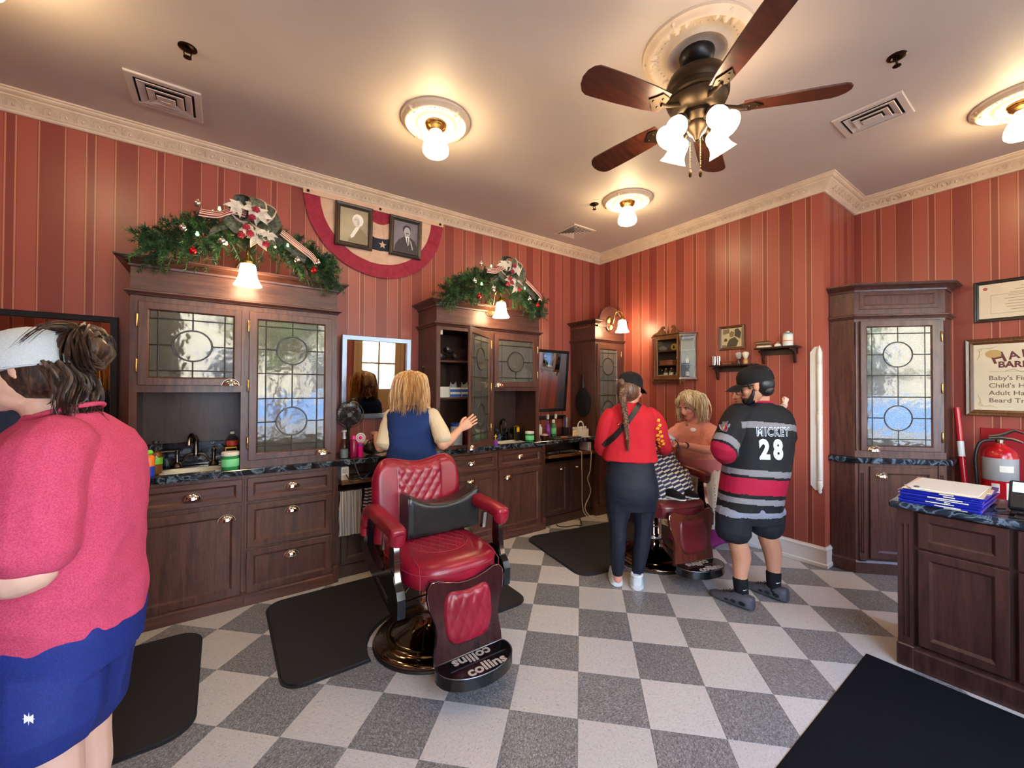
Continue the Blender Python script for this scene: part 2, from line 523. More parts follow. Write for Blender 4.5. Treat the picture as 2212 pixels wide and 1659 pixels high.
for j in range(-26,22):
    for r in range(-24,26):
        u,w=(j+.5)*TS,(r+.5)*TS
        x,y=u*S2-w*S2,-u*S2-w*S2
        if x<XB+.05 or y>YW+.1 or y<YF+.05 or x>XA+.1:continue
        if x>XF+.1 and y>YJ+.1:continue
        # hidden under the cabinets against the mirror wall
        if y>1.36 and x>-2.7:continue
        d=(x-CAM.x)*fw.x+(y-CAM.y)*fw.y;l=(x-CAM.x)*fw.y-(y-CAM.y)*fw.x
        vis=d>0.7 and abs(l)<1.32*d+.3 and not (y>1.25 and -2.7<x<-1.4) and not (x>1.1 and y<-1.6)
        cells.append((0 if vis else 1,d,x,y,(j+r)%2))
cells.sort()
rest_l,rest_d=MB(),MB()
n_t=0
for (hid,d,x,y,k) in cells:
    poly=[(x+rot(p)[0],y+rot(p)[1]) for p in sq]
    full=True
    lims=[(1,YW,True),(1,YF,False),(0,XB,False)]+([(0,XF,True)] if y>YJ else [(0,XA,True)])
    if y<=YJ and x>XF:lims.append((1,YJ,True))
    pl=poly
    for ax,lim,less in lims:
        c2=clip_poly(pl,ax,lim,less)
        if len(c2)<3:pl=[];break
        if len(c2) != len(pl) or any(abs(a[0]-b2[0])+abs(a[1]-b2[1])>1e-6 for a,b2 in zip(c2,pl)):full=False
        pl=c2
    if not pl:continue
    if hid or n_t>=298:
        tb=rest_l if k==0 else rest_d
        tb.prism([(p[0],p[1]) for p in pl],-0.0042,0.0)
        continue
    n_t+=1
    if full:
        o=bpy.data.objects.new('tile',ML if k==0 else MD);COL.objects.link(o)
        o.rotation_euler=(0,0,-PI/4)
    else:
        o=tile_mesh([(p[0]-x,p[1]-y) for p in pl],TILE_L if k==0 else TILE_D,'tile')
    o.location=(x,y,0);o.parent=floor
if rest_l.v:tag(rest_l.build('tile',TILE_L,parent=floor,smooth=0),kind='stuff')
if rest_d.v:tag(rest_d.build('tile',TILE_D,parent=floor,smooth=0),kind='stuff')

# walls and ceiling
mb=MB();mb.box(XB-.15,YW,-.1,XF+.15,YW+.15,H);struct(mb.build('wall_left',PAPER_X,smooth=0))
mb=MB();mb.box(XF,YJ,-.1,XF+.05,YW,H);struct(mb.build('wall_far',PAPER_Y,smooth=0))
mb=MB();mb.box(XF+.05,YJ,-.1,XA+.15,YJ+.15,H);struct(mb.build('wall_jog',PAPER_X,smooth=0))
mb=MB();mb.box(XA,YF-.15,-.1,XA+.15,YJ,H);struct(mb.build('wall_right',PAPER_A,smooth=0))
mb=MB();mb.box(XB-.15,YF,-.1,XB,YW,H);struct(mb.build('wall_back',PAPER_Y,smooth=0))
mb=MB();mb.box(XB-.15,YF-.15,H,XA+.15,YW+.15,H+.25);struct(mb.build('ceiling',CEIL,smooth=0))

# shop front (behind the camera): openings for a door and two windows
DOOR=(0.02,1.06,0.0,2.62);WIN1=(1.35,2.35,0.75,2.35);WIN2=(-2.70,-0.25,0.55,2.80)
mb=MB()
xs=sorted([XB,XA]+[q for o in (DOOR,WIN1,WIN2) for q in o[:2]])
for a,b2 in zip(xs[:-1],xs[1:]):
    op=[o for o in (DOOR,WIN1,WIN2) if o[0]<=a+1e-6 and o[1]>=b2-1e-6]
    if not op:mb.box(a,YF-.15,-.1,b2,YF,H)
    else:
        o=op[0]
        mb.box(a,YF-.15,o[3],b2,YF,H)
        if o[2]>0:mb.box(a,YF-.15,-.1,b2,YF,o[2])
struct(mb.build('wall_front',PAPER_X,smooth=0))
TAN=P('tan_door_paint',lin(196,160,112),0.4)
def window(n,o,mull):
    x0,x1,z0,z1=o
    fr=MB();w=.07
    for a in ((x0,z0,x0+w,z1),(x1-w,z0,x1,z1),(x0+w,z0,x1-w,z0+w),(x0+w,z1-w,x1-w,z1)):
        fr.box(a[0],YF-.10,a[1],a[2],YF+.03,a[3])
    root=struct(fr.build('window_%d' %n,TAN,smooth=0))
    k=len(mull)+1;edges=[x0+w]+mull+[x1-w]
    for q in mull:
        m_=MB();m_.box(q-.02,YF-.08,z0+w,q+.02,YF+.01,z1-w);m_.build('glazing_bar',TAN,parent=root,smooth=0)
    for a,b2 in zip(edges[:-1],edges[1:]):
        m_=MB();m_.box(a,YF-.05,z0+w,b2,YF-.046,z1-w);m_.build('pane',GLASS,parent=root,smooth=0)
    sl=MB();sl.cbox(x0-.05,YF,z0-.03,x1+.05,YF+.12,z0,.008);sl.build('window_sill',TAN,parent=root)
    return root
win1=window(1,WIN1,[]);window(2,WIN2,[-1.90,-1.05])
GOLDPAINT=P('dark_sign_paint',lin(40,36,34),0.5)
text('window_lettering','BARBER SHOP',.16,frame((1.85,YF-.052,1.62),(1,0,0),(0,0,1),(0,-1,0)),GOLDPAINT,win1,.001,bold=.003)
# door with a glazed upper half
dr=MB();x0,x1,z0,z1=DOOR
for a in ((x0,0,x0+.05,z1),(x1-.05,0,x1,z1),(x0+.05,2.32,x1-.05,z1)):dr.box(a[0],YF-.12,a[1],a[2],YF+.02,a[3])
door=struct(dr.build('door_1',TAN,smooth=0))
lf=MB();a0,a1=x0+.05,x1-.05;g0,g1,h0,h1=a0+.13,a1-.13,1.08,2.16
lf.box(a0,YF-.08,0.01,g0,YF-.03,2.31);lf.box(g1,YF-.08,0.01,a1,YF-.03,2.31)
lf.box(g0,YF-.08,0.01,g1,YF-.03,h0);lf.box(g0,YF-.08,h1,g1,YF-.03,2.31)
cx,cz=(g0+g1)/2,(h0+h1)/2
lf.box(cx-.018,YF-.075,h0,cx+.018,YF-.035,h1);lf.box(g0,YF-.075,cz-.018,cx-.018,YF-.035,cz+.018);lf.box(cx+.018,YF-.075,cz-.018,g1,YF-.035,cz+.018)
leaf=lf.build('door_leaf',TAN,parent=door,smooth=0)
for a,b2 in ((g0,cx),(cx,g1)):
    for c,d in ((h0,cz),(cz,h1)):
        m_=MB();m_.box(a,YF-.057,c,b2,YF-.053,d);m_.build('pane',GLASS,parent=leaf,smooth=0)
m_=MB();m_.cbox(a0+.04,YF-.03,.92,a0+.10,YF-.022,1.42,.006);m_.tube([(a0+.07,YF-.02,.98),(a0+.07,YF+.03,1.04),(a0+.07,YF+.03,1.24),(a0+.07,YF-.02,1.30)],.012);m_.build('door_handle',BLACKM,parent=leaf)

# crown moulding with a leaf frieze, mitred at the corners
PROF=[(0,3.062),(.014,3.062),(.020,3.068),(.020,3.078),(.026,3.082),(.034,3.094),(.048,3.110),(.066,3.124),(.078,3.131),(.078,3.140),(.090,3.143),(.100,3.150),(.104,3.158),(.112,3.160),(.112,3.17),(0,3.17)]
path=[(XB,YF),(XB,YW),(XF,YW),(XF,YJ),(XA,YJ),(XA,YF)]
nin=[(1,0),(0,-1),(-1,0),(0,-1),(-1,0)]
CROWN=mottled('cream_moulding',lin(206,184,158),lin(218,197,172),9,0.5)
def mitre(i):
    if i==0:return (nin[0][0],nin[0][1])
    if i==len(path)-1:return nin[-1]
    return (nin[i-1][0]+nin[i][0],nin[i-1][1]+nin[i][1])
for s in range(5):
    a,b2=path[s],path[s+1];ma,mb_=mitre(s),mitre(s+1)
    if s==0:ma=nin[0]
    g=MB()
    g.rings([[(a[0]+ma[0]*d,a[1]+ma[1]*d,z) for d,z in PROF],[(b2[0]+mb_[0]*d,b2[1]+mb_[1]*d,z) for d,z in PROF]])
    tr=struct(g.build('trim_%d' %(s+1),CROWN,smooth=20))
    if s in (1,2,3,4):
        L=math.hypot(b2[0]-a[0],b2[1]-a[1]);ux,uy=(b2[0]-a[0])/L,(b2[1]-a[1])/L
        nx,ny=nin[s];g=MB();n=int((L-.12)/.072)
        start=0.06 if s != 1 else max(0.06,L-6.0)
        for i in range(n):
            t=.075+i*.072
            if s==1 and t<start:continue
            def at(du,d,z):return (a[0]+ux*(t+du)+nx*d,a[1]+uy*(t+du)+ny*d,z)
            arch=[]
            for q in range(7):
                w=math.radians(180-30*q);hgt=.5+.5*math.sin(w) if False else math.sin(w)
                k=hgt**.8 if hgt>0 else 0
                arch.append(at(.030*math.cos(w),.034+.036*k,3.090+.034*k))
            g.tube(arch,.0030,5)
            g.sphere(at(0,.046,3.100),(.008,.008,.010),6,4)
            g.tube([at(.036,.040,3.094),at(.036,.052,3.110),at(.036,.070,3.124)],[.004,.003,.0015],5)
        tag(g.build('leaf_relief',CROWN,parent=tr,smooth=60),kind='stuff')
# baseboard along the far wall and round the jog
BP=[(0,0),(.020,0),(.024,.006),(.024,.030),(.016,.038),(.015,.135),(.019,.140),(.019,.150),(.010,.160),(.008,.168),(0,.168)]
def baseb(name,a,b2,ma,mb_):
    g=MB();g.rings([[(a[0]+ma[0]*d,a[1]+ma[1]*d,z) for d,z in BP],[(b2[0]+mb_[0]*d,b2[1]+mb_[1]*d,z) for d,z in BP]])
    return struct(g.build(name,WHITEPAINT,smooth=20))
baseb('baseboard_far',(XF,1.09),(XF,YJ),(-1,0),(-1,-1))
baseb('baseboard_jog',(XF,YJ),(1.955,YJ),(-1,-1),(0,-1))
baseb('baseboard_right',(XA,-1.54),(XA,YF),(-1,0),(-1,0))
baseb('baseboard_left',(XB,YW),(-3.9,YW),(0,-1),(0,-1))

# the street outside the shop front
GROUND=P('street_paving',lin(150,146,140),0.8)
mb=MB();mb.box(-30,-32,-.25,30,YF-.15,-.12);struct(mb.build('street_pavement',GROUND,smooth=0))
FAC=P('yellow_facade',lin(226,216,186),0.7);FACB=P('added_reflection_blue',lin(120,160,206),0.6);FACW=P('white_facade_trim',lin(232,228,220),0.6);DKG=P('dark_facade_window',lin(60,66,74),0.1)
fac=thing('street_building','yellow and white town building across the street','building',(0,-18,-.12))
mb=MB();mb.box(-16,-22,-.12,16,-18,7.5);mb.build('facade_wall',FAC,parent=fac,smooth=0)
mb=MB();mb.box(-15.9,-18.0,-.12,15.9,-17.95,.95);mb.build('blue_reflection_strip',FACB,parent=fac,smooth=0)  # blue strip added for the glass reflections, standing in for shaded blue paving
mb=MB();mb.box(-16.2,-18.3,7.3,16.2,-17.6,7.9);mb.build('cornice',FACW,parent=fac,smooth=0)
for i in range(8):
    for z in (1.0,4.4):
        x=-14+i*4
        mb=MB();mb.box(x-.8,-18.02,z,x+.8,-17.9,z+2.2);f_=mb.build('window',FACW,parent=fac,smooth=0)
        mb=MB();mb.box(x-.6,-17.9,z+.2,x+.6,-17.86,z+2.0);mb.build('pane',DKG,parent=f_,smooth=0)
LEAF=mottled('tree_leaves',lin(40,66,30),lin(92,118,60),3,0.7)
BARK=P('bark',lin(84,66,50),0.9)
for i,(x,y,s,lab) in enumerate(((-.9,-9.0,1.0,'green street tree outside the shop window by the door'),(4.6,-10.5,1.15,'tall green street tree outside the lettered window'))):
    t_=thing('street_tree',lab,'tree',(x,y,-.12))
    mb=MB();mb.tube([(x,y,-.12),(x+.05,y,1.4),(x,y,2.6)],[.14,.10,.07],8);mb.build('trunk',BARK,parent=t_)
    mb=MB()
    for k in range(420):
        q=Vector((rnd.gauss(0,1),rnd.gauss(0,1),rnd.gauss(0,1))).normalized()*(rnd.random()**.4)
        c=Vector((x,y,3.4*s))+Vector((q.x*1.5,q.y*1.4,q.z*1.5))*s
        n_=Vector((rnd.gauss(0,1),rnd.gauss(0,1),rnd.gauss(0,1))).normalized()
        mb.prism([(0.16,0),(.06,.09),(-.14,0),(.06,-.09)],0,.004,M=along(c,n_)@SC(1.4*s,1.4*s,1))
    tag(mb.build('crown',LEAF,parent=t_,smooth=0),kind='stuff')
for o in (WIN1,WIN2,(DOOR[0]+.18,DOOR[1]-.18,1.08,2.16)):        # sky portals in the glazed openings
    d=bpy.data.lights.new('window_portal','AREA');d.shape='RECTANGLE';d.size=o[1]-o[0];d.size_y=o[3]-o[2];d.cycles.is_portal=True
    lo=bpy.data.objects.new('window_portal',d);lo.location=((o[0]+o[1])/2,YF-.18,(o[2]+o[3])/2);lo.rotation_euler=(PI/2,0,0);COL.objects.link(lo)
    lo.rotation_euler=(-PI/2,0,PI)
# ------------------------------------------------------------------ cabinet parts; local frame: x along the front, y inwards, z up
MARBLE,nt_,b_=nmat('black_marble')
v_=coords(nt_,(1,1,1));t1=node(nt_,'ShaderNodeTexNoise');t1.inputs['Scale'].default_value=9;t1.inputs['Detail'].default_value=8;t1.inputs['Distortion'].default_value=1.6
nt_.links.new(v_,t1.inputs[0])
c_=ramp(nt_,t1.outputs[0],[(0.40,lin(20,24,30)),(0.50,lin(34,42,52)),(0.545,lin(104,118,132)),(0.575,lin(34,40,50)),(0.70,lin(18,20,26))])
nt_.links.new(c_,b_.inputs['Base Color']);b_.inputs['Roughness'].default_value=0.12

def cup_pull(M,parent,x,z,w=.044,h=.040,p=.026):
    mb=MB();Q=M@T(x,-.0185,z)
    def f(u,v):
        a,b=PI*u,PI/2*v
        return (w*math.cos(a),-p*math.sin(a)*math.cos(b),h*math.sin(a)*math.sin(b))
    mb.grid(f,14,6,M=Q,thick=.0022)
    mb.tube([(w*math.cos(PI*i/14)*1.05,-.001,h*math.sin(PI*i/14)*1.05) for i in range(15)],.0028,6,M=Q)
    return mb.build('handle',CHROME,parent=parent,smooth=60)

def panel_front(name,M,parent,x0,x1,z0,z1,st=.05,t=.018,mat=None,rec=.010,handle=None):
    mb=MB()
    R=lambda i,y:[(x0+i,y,z0+i),(x1-i,y,z0+i),(x1-i,y,z1-i),(x0+i,y,z1-i)]
    mb.rings([R(0,0),R(0,-t+.003),R(.003,-t),R(st,-t),R(st+.004,-t+.003),R(st+.013,-t+rec),R(st+.016,-t+rec)],M=M)
    o=mb.build(name,mat or (WOOD if z1-z0>.25 else WOODX),parent=parent,smooth=20)
    if handle:cup_pull(M,o,*handle)
    return o

def ell(cx,cz,rx,rz,a0,a1,n):
    return [(cx+rx*math.cos(math.radians(a0+(a1-a0)*i/n)),cz+rz*math.sin(math.radians(a0+(a1-a0)*i/n))) for i in range(n+1)]

def leaded_door(M,parent,x0,x1,z0,z1,g,vs,hs,ells,handle=None,hinge_x=None,hinges=(),glass_y=-.006,open_door=False):
    """g glass opening (gx0,gx1,gz0,gz1); vs three came x positions; hs list of came heights from top to bottom; ells rows (index of band) with a roundel"""
    t=.018;gx0,gx1,gz0,gz1=g
    mb=MB()
    R=lambda a,b2,c,d,y:[(a,y,c),(b2,y,c),(b2,y,d),(a,y,d)]
    mb.rings([R(x0,x1,z0,z1,.002),R(x0,x1,z0,z1,-t+.003),R(x0+.003,x1-.003,z0+.003,z1-.003,-t),R(gx0-.008,gx1+.008,gz0-.008,gz1+.008,-t),R(gx0,gx1,gz0,gz1,-t+.008),R(gx0,gx1,gz0,gz1,.002)],M=M,cap=False,close=True)
    d=mb.build('door',WOOD,parent=parent,smooth=20)
    F=M@frame((0,glass_y,0),(1,0,0),(0,0,1),(0,-1,0))     # polygon xy -> x,z
    def pane(poly):
        m_=MB();m_.prism(poly,0,.003,M=F);m_.build('pane',LEADED,parent=d,smooth=0)
    a,b2,c=vs;e=.0015
    bands=[gz1]+hs+[gz0]
    mid=b2
    cm=MB()
    def line(p,q,r=.0042):
        cm.tube([(p[0],glass_y-.003,p[1]),(q[0],glass_y-.003,q[1])],r,6,M=M,flat=.8)
    for k in range(len(bands)-1):
        zt,zb=bands[k],bands[k+1]
        er=ells.get(k)
        if er is None:
            for p,q in ((gx0,a),(a,mid),(mid,c),(c,gx1)):pane([(p+e,zb+e),(q-e,zb+e),(q-e,zt-e),(p+e,zt-e)])
            line((mid,zt),(mid,zb))
        else:
            ez,rx,rz=er
            for p,q in ((gx0,a),(c,gx1)):
                pane([(p+e,ez+e),(q-e,ez+e),(q-e,zt-e),(p+e,zt-e)]);pane([(p+e,zb+e),(q-e,zb+e),(q-e,ez-e),(p+e,ez-e)])
            pane([(a+e,ez+e)]+ell(mid,ez,rx,rz,180,90,8)+[(mid-e,zt-e),(a+e,zt-e)])
            pane([(c-e,zt-e),(mid+e,zt-e)]+ell(mid,ez,rx,rz,90,0,8)+[(c-e,ez+e)])
            pane([(a+e,zb+e),(mid-e,zb+e)]+ell(mid,ez,rx,rz,270,180,8)+[(a+e,ez-e)])
            pane([(mid+e,zb+e),(c-e,zb+e),(c-e,ez-e)]+ell(mid,ez,rx,rz,360,270,8))
            pane(ell(mid,ez,rx-.002,rz-.002,0,345,23))
            cm.tube([(p[0],glass_y-.003,p[1]) for p in ell(mid,ez,rx,rz,0,350,35)],.0052,6,M=M,close=True)
            line((mid,zt),(mid,ez+rz));line((mid,ez-rz),(mid,zb));line((gx0,ez),(mid-rx,ez));line((mid+rx,ez),(gx1,ez))
    for z in hs:line((gx0,z),(gx1,z))
    for x in (a,c):line((x,gz0),(x,gz1))
    cm.build('lead_came',LEAD,parent=d,smooth=60)
    if handle:cup_pull(M,d,*handle)
    for z in hinges:
        h=MB();h.lathe([(.0,-.042),(.004,-.040),(.0065,-.034),(.0065,.034),(.004,.040),(.0,.042)],8,M=M@T(hinge_x,-.020,z));h.build('hinge',BRASS,parent=d,smooth=60)
    return d

def molding(mb,M,x0,x1,depth,prof,left=True,right=True):
    pts=([(x0,depth,-1,0)] if left else [])+[(x0,0,-1 if left else 0,-1),(x1,0,1 if right else 0,-1)]+([(x1,depth,1,0)] if right else [])
    mb.rings([[(x+a*d,y+b*d,z) for d,z in prof] for x,y,a,b in pts],M=M)

CORN=[(0,2.165),(.010,2.168),(.012,2.180),(.022,2.188),(.046,2.204),(.058,2.208),(.060,2.212),(.068,2.214),(.068,2.224),(0,2.224)]
MIDM=[(0,1.996),(.010,1.998),(.014,2.006),(.026,2.014),(.030,2.018),(.030,2.026),(.012,2.032),(0,2.034)]
def pilaster(M,parent,x0,x1,z0,z1,base=.125,out=.012):
    mb=MB();w=x1-x0;o=-out;g=.006
    poly=[(x0,0),(x0,o),(x0+w*.24,o),(x0+w*.29,o+g),(x0+w*.38,o+g),(x0+w*.43,o),(x0+w*.57,o),(x0+w*.62,o+g),(x0+w*.71,o+g),(x0+w*.76,o),(x1,o),(x1,0)]
    mb.prism(poly,z0+base+.035,z1-.075,M=M)
    mb.box(x0,o,z1-.075,x1,0,z1,M=M);mb.box(x0,o,z0+base,x1,0,z0+base+.035,M=M)
    mb.cbox(x0-.004,o-.016,z0,x1+.004,0,z0+base,.006,M=M)
    return mb.build('pilaster',WOOD,parent=parent,smooth=20)
def plinth(M,parent,x0,x1,h=.085,out=.03):
    mb=MB();mb.rings([[(x,0.0,0),(x,-out,0),(x,-out,h-.02),(x,-out+.006,h-.012),(x,-out+.02,h-.006),(x,-out+.03,h),(x,0.0,h)] for x in (x0,x1)],M=M)
    return mb.build('plinth',WOODX,parent=parent,smooth=20)

M0=T(0,1.10,0);DEP=.398

# --- base cabinets under the left hutch
b1=thing('base_cabinet','dark wood base cabinet under the sink, one drawer above a door, behind the pink-shirted person','cabinet',(-2.30,1.3,0),group='base cabinets')
mb=MB();mb.box(-2.60,0,.0,-2.018,DEP,.765,M=M0);mb.box(-2.60,0,.765,-2.018,.03,.863,M=M0);mb.build('body',WOOD,parent=b1,smooth=0)
panel_front('drawer',M0,b1,-2.565,-2.031,.690,.842,.034,handle=(-2.295,.745))
panel_front('door',M0,b1,-2.565,-2.035,.078,.658,.050,handle=(-2.115,.578))
plinth(M0,b1,-2.60,-2.018)
b2_=thing('base_cabinet','dark wood base cabinet of three drawers, left of the striped towel','cabinet',(-1.73,1.3,0),group='base cabinets')
mb=MB();mb.box(-2.017,0,.0,-1.432,DEP,.863,M=M0);mb.build('body',WOOD,parent=b2_,smooth=0)
panel_front('drawer',M0,b2_,-2.004,-1.474,.686,.842,.034,handle=(-1.738,.750))
panel_front('drawer',M0,b2_,-2.004,-1.475,.375,.667,.040,handle=(-1.738,.578))
panel_front('drawer',M0,b2_,-2.006,-1.477,.076,.360,.040,handle=(-1.740,.270))
plinth(M0,b2_,-2.017,-1.466)
pilaster(M0,b2_,-1.466,-1.432,0,.863)

# --- base cabinets under the middle hutch
b3=thing('base_cabinet','dark wood base cabinet with one drawer and door, directly behind the empty barber chair','cabinet',(-.3,1.3,0),group='base cabinets')
mb=MB();mb.box(-.632,0,0,-.006,DEP,.863,M=M0);mb.build('body',WOOD,parent=b3,smooth=0)
panel_front('drawer',M0,b3,-.585,-.014,.686,.842,.034,handle=(-.286,.750))
panel_front('door',M0,b3,-.585,-.014,.070,.662,.050,handle=(-.295,.580))
plinth(M0,b3,-.600,-.006);pilaster(M0,b3,-.632,-.598,0,.863)
b4=thing('base_cabinet','dark wood base cabinet with one drawer and door, right of the empty barber chair','cabinet',(.28,1.3,0),group='base cabinets')
mb=MB();mb.box(-.005,0,0,.586,DEP,.765,M=M0);mb.box(-.005,0,.765,.586,.03,.863,M=M0);mb.build('body',WOOD,parent=b4,smooth=0)
panel_front('drawer',M0,b4,.006,.540,.690,.846,.034,handle=(.268,.762))
panel_front('door',M0,b4,.012,.540,.070,.662,.050,handle=(.120,.572))
plinth(M0,b4,-.005,.548);pilaster(M0,b4,.548,.586,0,.863)
# --- corner base under the far hutch
b5=thing('base_cabinet','narrow dark wood base cabinet in the room corner, behind the red-sweatered person','cabinet',(1.6,1.3,0),group='base cabinets')
mb=MB();mb.box(1.336,0,0,1.845,DEP,.863,M=M0);mb.build('body',WOOD,parent=b5,smooth=0)
panel_front('door',M0,b5,1.39,1.80,.070,.842,.050,handle=(1.46,.70));plinth(M0,b5,1.38,1.845);pilaster(M0,b5,1.336,1.376,0,.863)
# --- recessed desk backs between the units, with a pull-out tray
def recess(label,x0,x1,doors):
    M=T(0,1.145,0)
    r=thing('desk_cabinet',label,'cabinet',((x0+x1)/2,1.3,0),group='recessed desk cabinets')
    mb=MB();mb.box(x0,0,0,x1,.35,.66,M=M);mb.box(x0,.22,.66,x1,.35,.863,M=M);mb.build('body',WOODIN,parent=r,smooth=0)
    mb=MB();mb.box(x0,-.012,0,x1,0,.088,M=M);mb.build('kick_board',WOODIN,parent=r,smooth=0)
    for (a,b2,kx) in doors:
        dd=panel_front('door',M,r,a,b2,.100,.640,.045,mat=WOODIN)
        if kx is not None:cup_pull(M,dd,kx,.575,.026,.024,.022)
    mb=MB();mb.cbox(x0+.015,-.085,.722,x1-.01,.22,.740,.003,M=M);mb.cbox(x0+.015,-.095,.722,x1-.01,-.083,.752,.003,M=M)
    mb.build('tray',WALNUT,parent=r)
    return r
recess('dark recessed desk cabinet behind the striped towel, tray of clipper cords above',-1.430,-.634,((-1.40,-1.05,None),(-1.03,-.665,None)))
recess('dark recessed desk cabinet with two small-handled doors under the far framed mirror',.588,1.334,((.600,.955,.845),(.975,1.325,1.075)))
recess('dark recessed desk cabinet left of the sink unit, mostly hidden by the pink-shirted person',-3.50,-2.602,((-3.47,-3.06,None),(-3.04,-2.63,None)))

# --- worktop: one slab with two sink cut-outs, and backsplashes
SK1=(-2.47,-2.135,1.145,1.36);SK2=(.075,.41,1.145,1.36)
mb=MB()
xs=[-3.50,SK1[0],SK1[1],SK2[0],SK2[1],1.846]
for a,c in ((0,1),(2,3),(4,5)):mb.cbox(xs[a],1.072,.865,xs[c],1.498,.905,.004)
for s in (SK1,SK2):
    mb.box(s[0],1.072,.865,s[1],s[2],.905);mb.box(s[0],s[3],.865,s[1],1.498,.905)
wt=mb.build('worktop',MARBLE,at=(-.8,1.28,.865),smooth=0);tag(wt,'long black marble worktop with white veins running along the mirror wall','worktop')
for x0,x1,z1 in ((-2.56,-2.05,1.065),(-.035,.47,1.02)):
    mb=MB();mb.cbox(x0,1.455,.906,x1,1.475,z1,.003);mb.build('backsplash',MARBLE,parent=wt)
SINKW=P('sink_porcelain',lin(226,222,212),0.15)
for s,lab in ((SK1,'white sink basin set in the worktop beside the green jar'),(SK2,'white sink basin set in the worktop under the small leaded door of the middle hutch')):
    mb=MB();rr=lambda i,z:[(x,y,z) for x,y in rounded_rect(s[0]+i,s[2]+i,s[1]-i,s[3]-i,.06-i*.5)]
    mb.rings([rr(.001,.892),rr(.003,.9045),rr(.012,.906),rr(.020,.900),rr(.030,.84),rr(.06,.79)][::1]+[rr(.064,.775),rr(.026,.80),rr(.012,.86)],cap=False)
    mb.rings([rr(.06,.788),rr(.061,.791)])
    tag(mb.build('sink_basin',SINKW,at=((s[0]+s[1])/2,1.25,.775)),lab,'sink')

# --- hutches
def hutch_body(r,x0,x1,split,openings,depth=DEP):
    """openings = (x0,x1,z0,z1) holes in the face frame"""
    mb=MB();z0,z1=.906,1.996
    xs=sorted({x0,x1} | {q for o in openings for q in o[:2]});zs=sorted({z0,z1} | {q for o in openings for q in o[2:]})
    for a,c in zip(xs[:-1],xs[1:]):
        for e,f in zip(zs[:-1],zs[1:]):
            if not any(o[0]<=a+1e-6 and o[1]>=c-1e-6 and o[2]<=e+1e-6 and o[3]>=f-1e-6 for o in openings):
                mb.box(a,0,e,c,.02,f,M=M0)
    mb.box(x0,.02,z0,x0+.018,depth,z1,M=M0);mb.box(x1-.018,.02,z0,x1,depth,z1,M=M0)
    mb.build('body',WOOD,parent=r,smooth=0)
    mb=MB();mb.box(x0+.018,depth-.012,z0,x1-.018,depth,z1,M=M0);mb.box(x0+.018,.02,z1-.02,x1-.018,depth-.012,z1,M=M0)
    for s in split:mb.box(s-.009,.02,z0,s+.009,depth-.012,z1-.02,M=M0)
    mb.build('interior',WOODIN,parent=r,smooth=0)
    mb=MB();mb.box(x0,0,1.996,x1,depth,2.17,M=M0);mb.build('frieze',WOODX,parent=r,smooth=0)
    mb=MB();molding(mb,M0,x0,x1,depth,MIDM,True,x1<1.8);mb.build('moulding',WOODX,parent=r,smooth=20)

h1=thing('hutch_cabinet','wide dark wood hutch with leaded glass doors, nearest along the mirror wall','cabinet',(-2.02,1.3,.906),group='leaded glass hutches')
hutch_body(h1,-2.595,-1.447,[-2.024],[(-2.560,-2.045,.906,1.418),(-2.548,-2.055,1.470,1.952),(-1.992,-1.492,.970,1.952)])
mb=MB();molding(mb,M0,-2.595,-1.447,DEP,CORN);mb.build('cornice',WOODX,parent=h1,smooth=20)
mb=MB();mb.box(-2.575,.02,1.425,-2.033,DEP-.012,1.445,M=M0);mb.build('shelf',WOODIN,parent=h1,smooth=0)
leaded_door(M0,h1,-2.558,-2.044,1.460,1.962,(-2.507,-2.090,1.510,1.912),(-2.465,-2.300,-2.135),[1.868,1.552],{1:(1.708,.098,.096)},handle=(-2.102,1.462),hinge_x=-2.562,hinges=(1.847,1.577))
HS=[1.868,1.545,1.373,1.055];EL={1:(1.711,.096,.098),3:(1.212,.096,.098)}
leaded_door(M0,h1,-2.002,-1.482,.960,1.962,(-1.950,-1.535,1.008,1.907),(-1.904,-1.743,-1.583),HS,EL,handle=(-1.545,.962),hinge_x=-2.006,hinges=(1.857,1.46,1.08))

h2=thing('hutch_cabinet','wide dark wood hutch with its tall leaded door standing open','cabinet',(-.06,1.3,.906),group='leaded glass hutches')
hutch_body(h2,-.634,.514,[-.062],[(-.596,-.083,.935,1.965),(-.034,.466,1.470,1.952),(-.039,.472,.906,1.423)])
mb=MB();molding(mb,M0,-.634,.514,DEP,CORN);mb.build('cornice',WOODX,parent=h2,smooth=20)
for z in (1.690,1.358):
    mb=MB();mb.cbox(-.616,.03,z-.009,-.071,DEP-.012,z+.009,.002,M=M0);mb.build('shelf',WOODX,parent=h2)
mb=MB();mb.box(-.053,.02,1.428,.496,DEP-.012,1.446,M=M0);mb.build('shelf',WOODIN,parent=h2,smooth=0)
leaded_door(M0,h2,-.044,.474,1.461,1.965,(.007,.420,1.512,1.912),(.044,.211,.376),[1.864,1.551],{1:(1.709,.096,.097)},handle=(.012,1.463),hinge_x=.478,hinges=(1.84,1.58))
MO=T(-.083,1.082,0)@RZ(math.radians(38))@T(.083,.018,0)
d_=leaded_door(MO,h2,-.596,-.084,.935,1.965,(-.545,-.137,.985,1.910),(-.500,-.341,-.182),HS,EL,handle=(-.545,.940),hinge_x=-.082,hinges=(1.857,1.46,1.08),glass_y=-.010)
mb=MB();mb.box(-.592,.03,1.925,-.560,.055,1.965,M=M0);mb.build('door_catch',WHITEP,parent=h2)

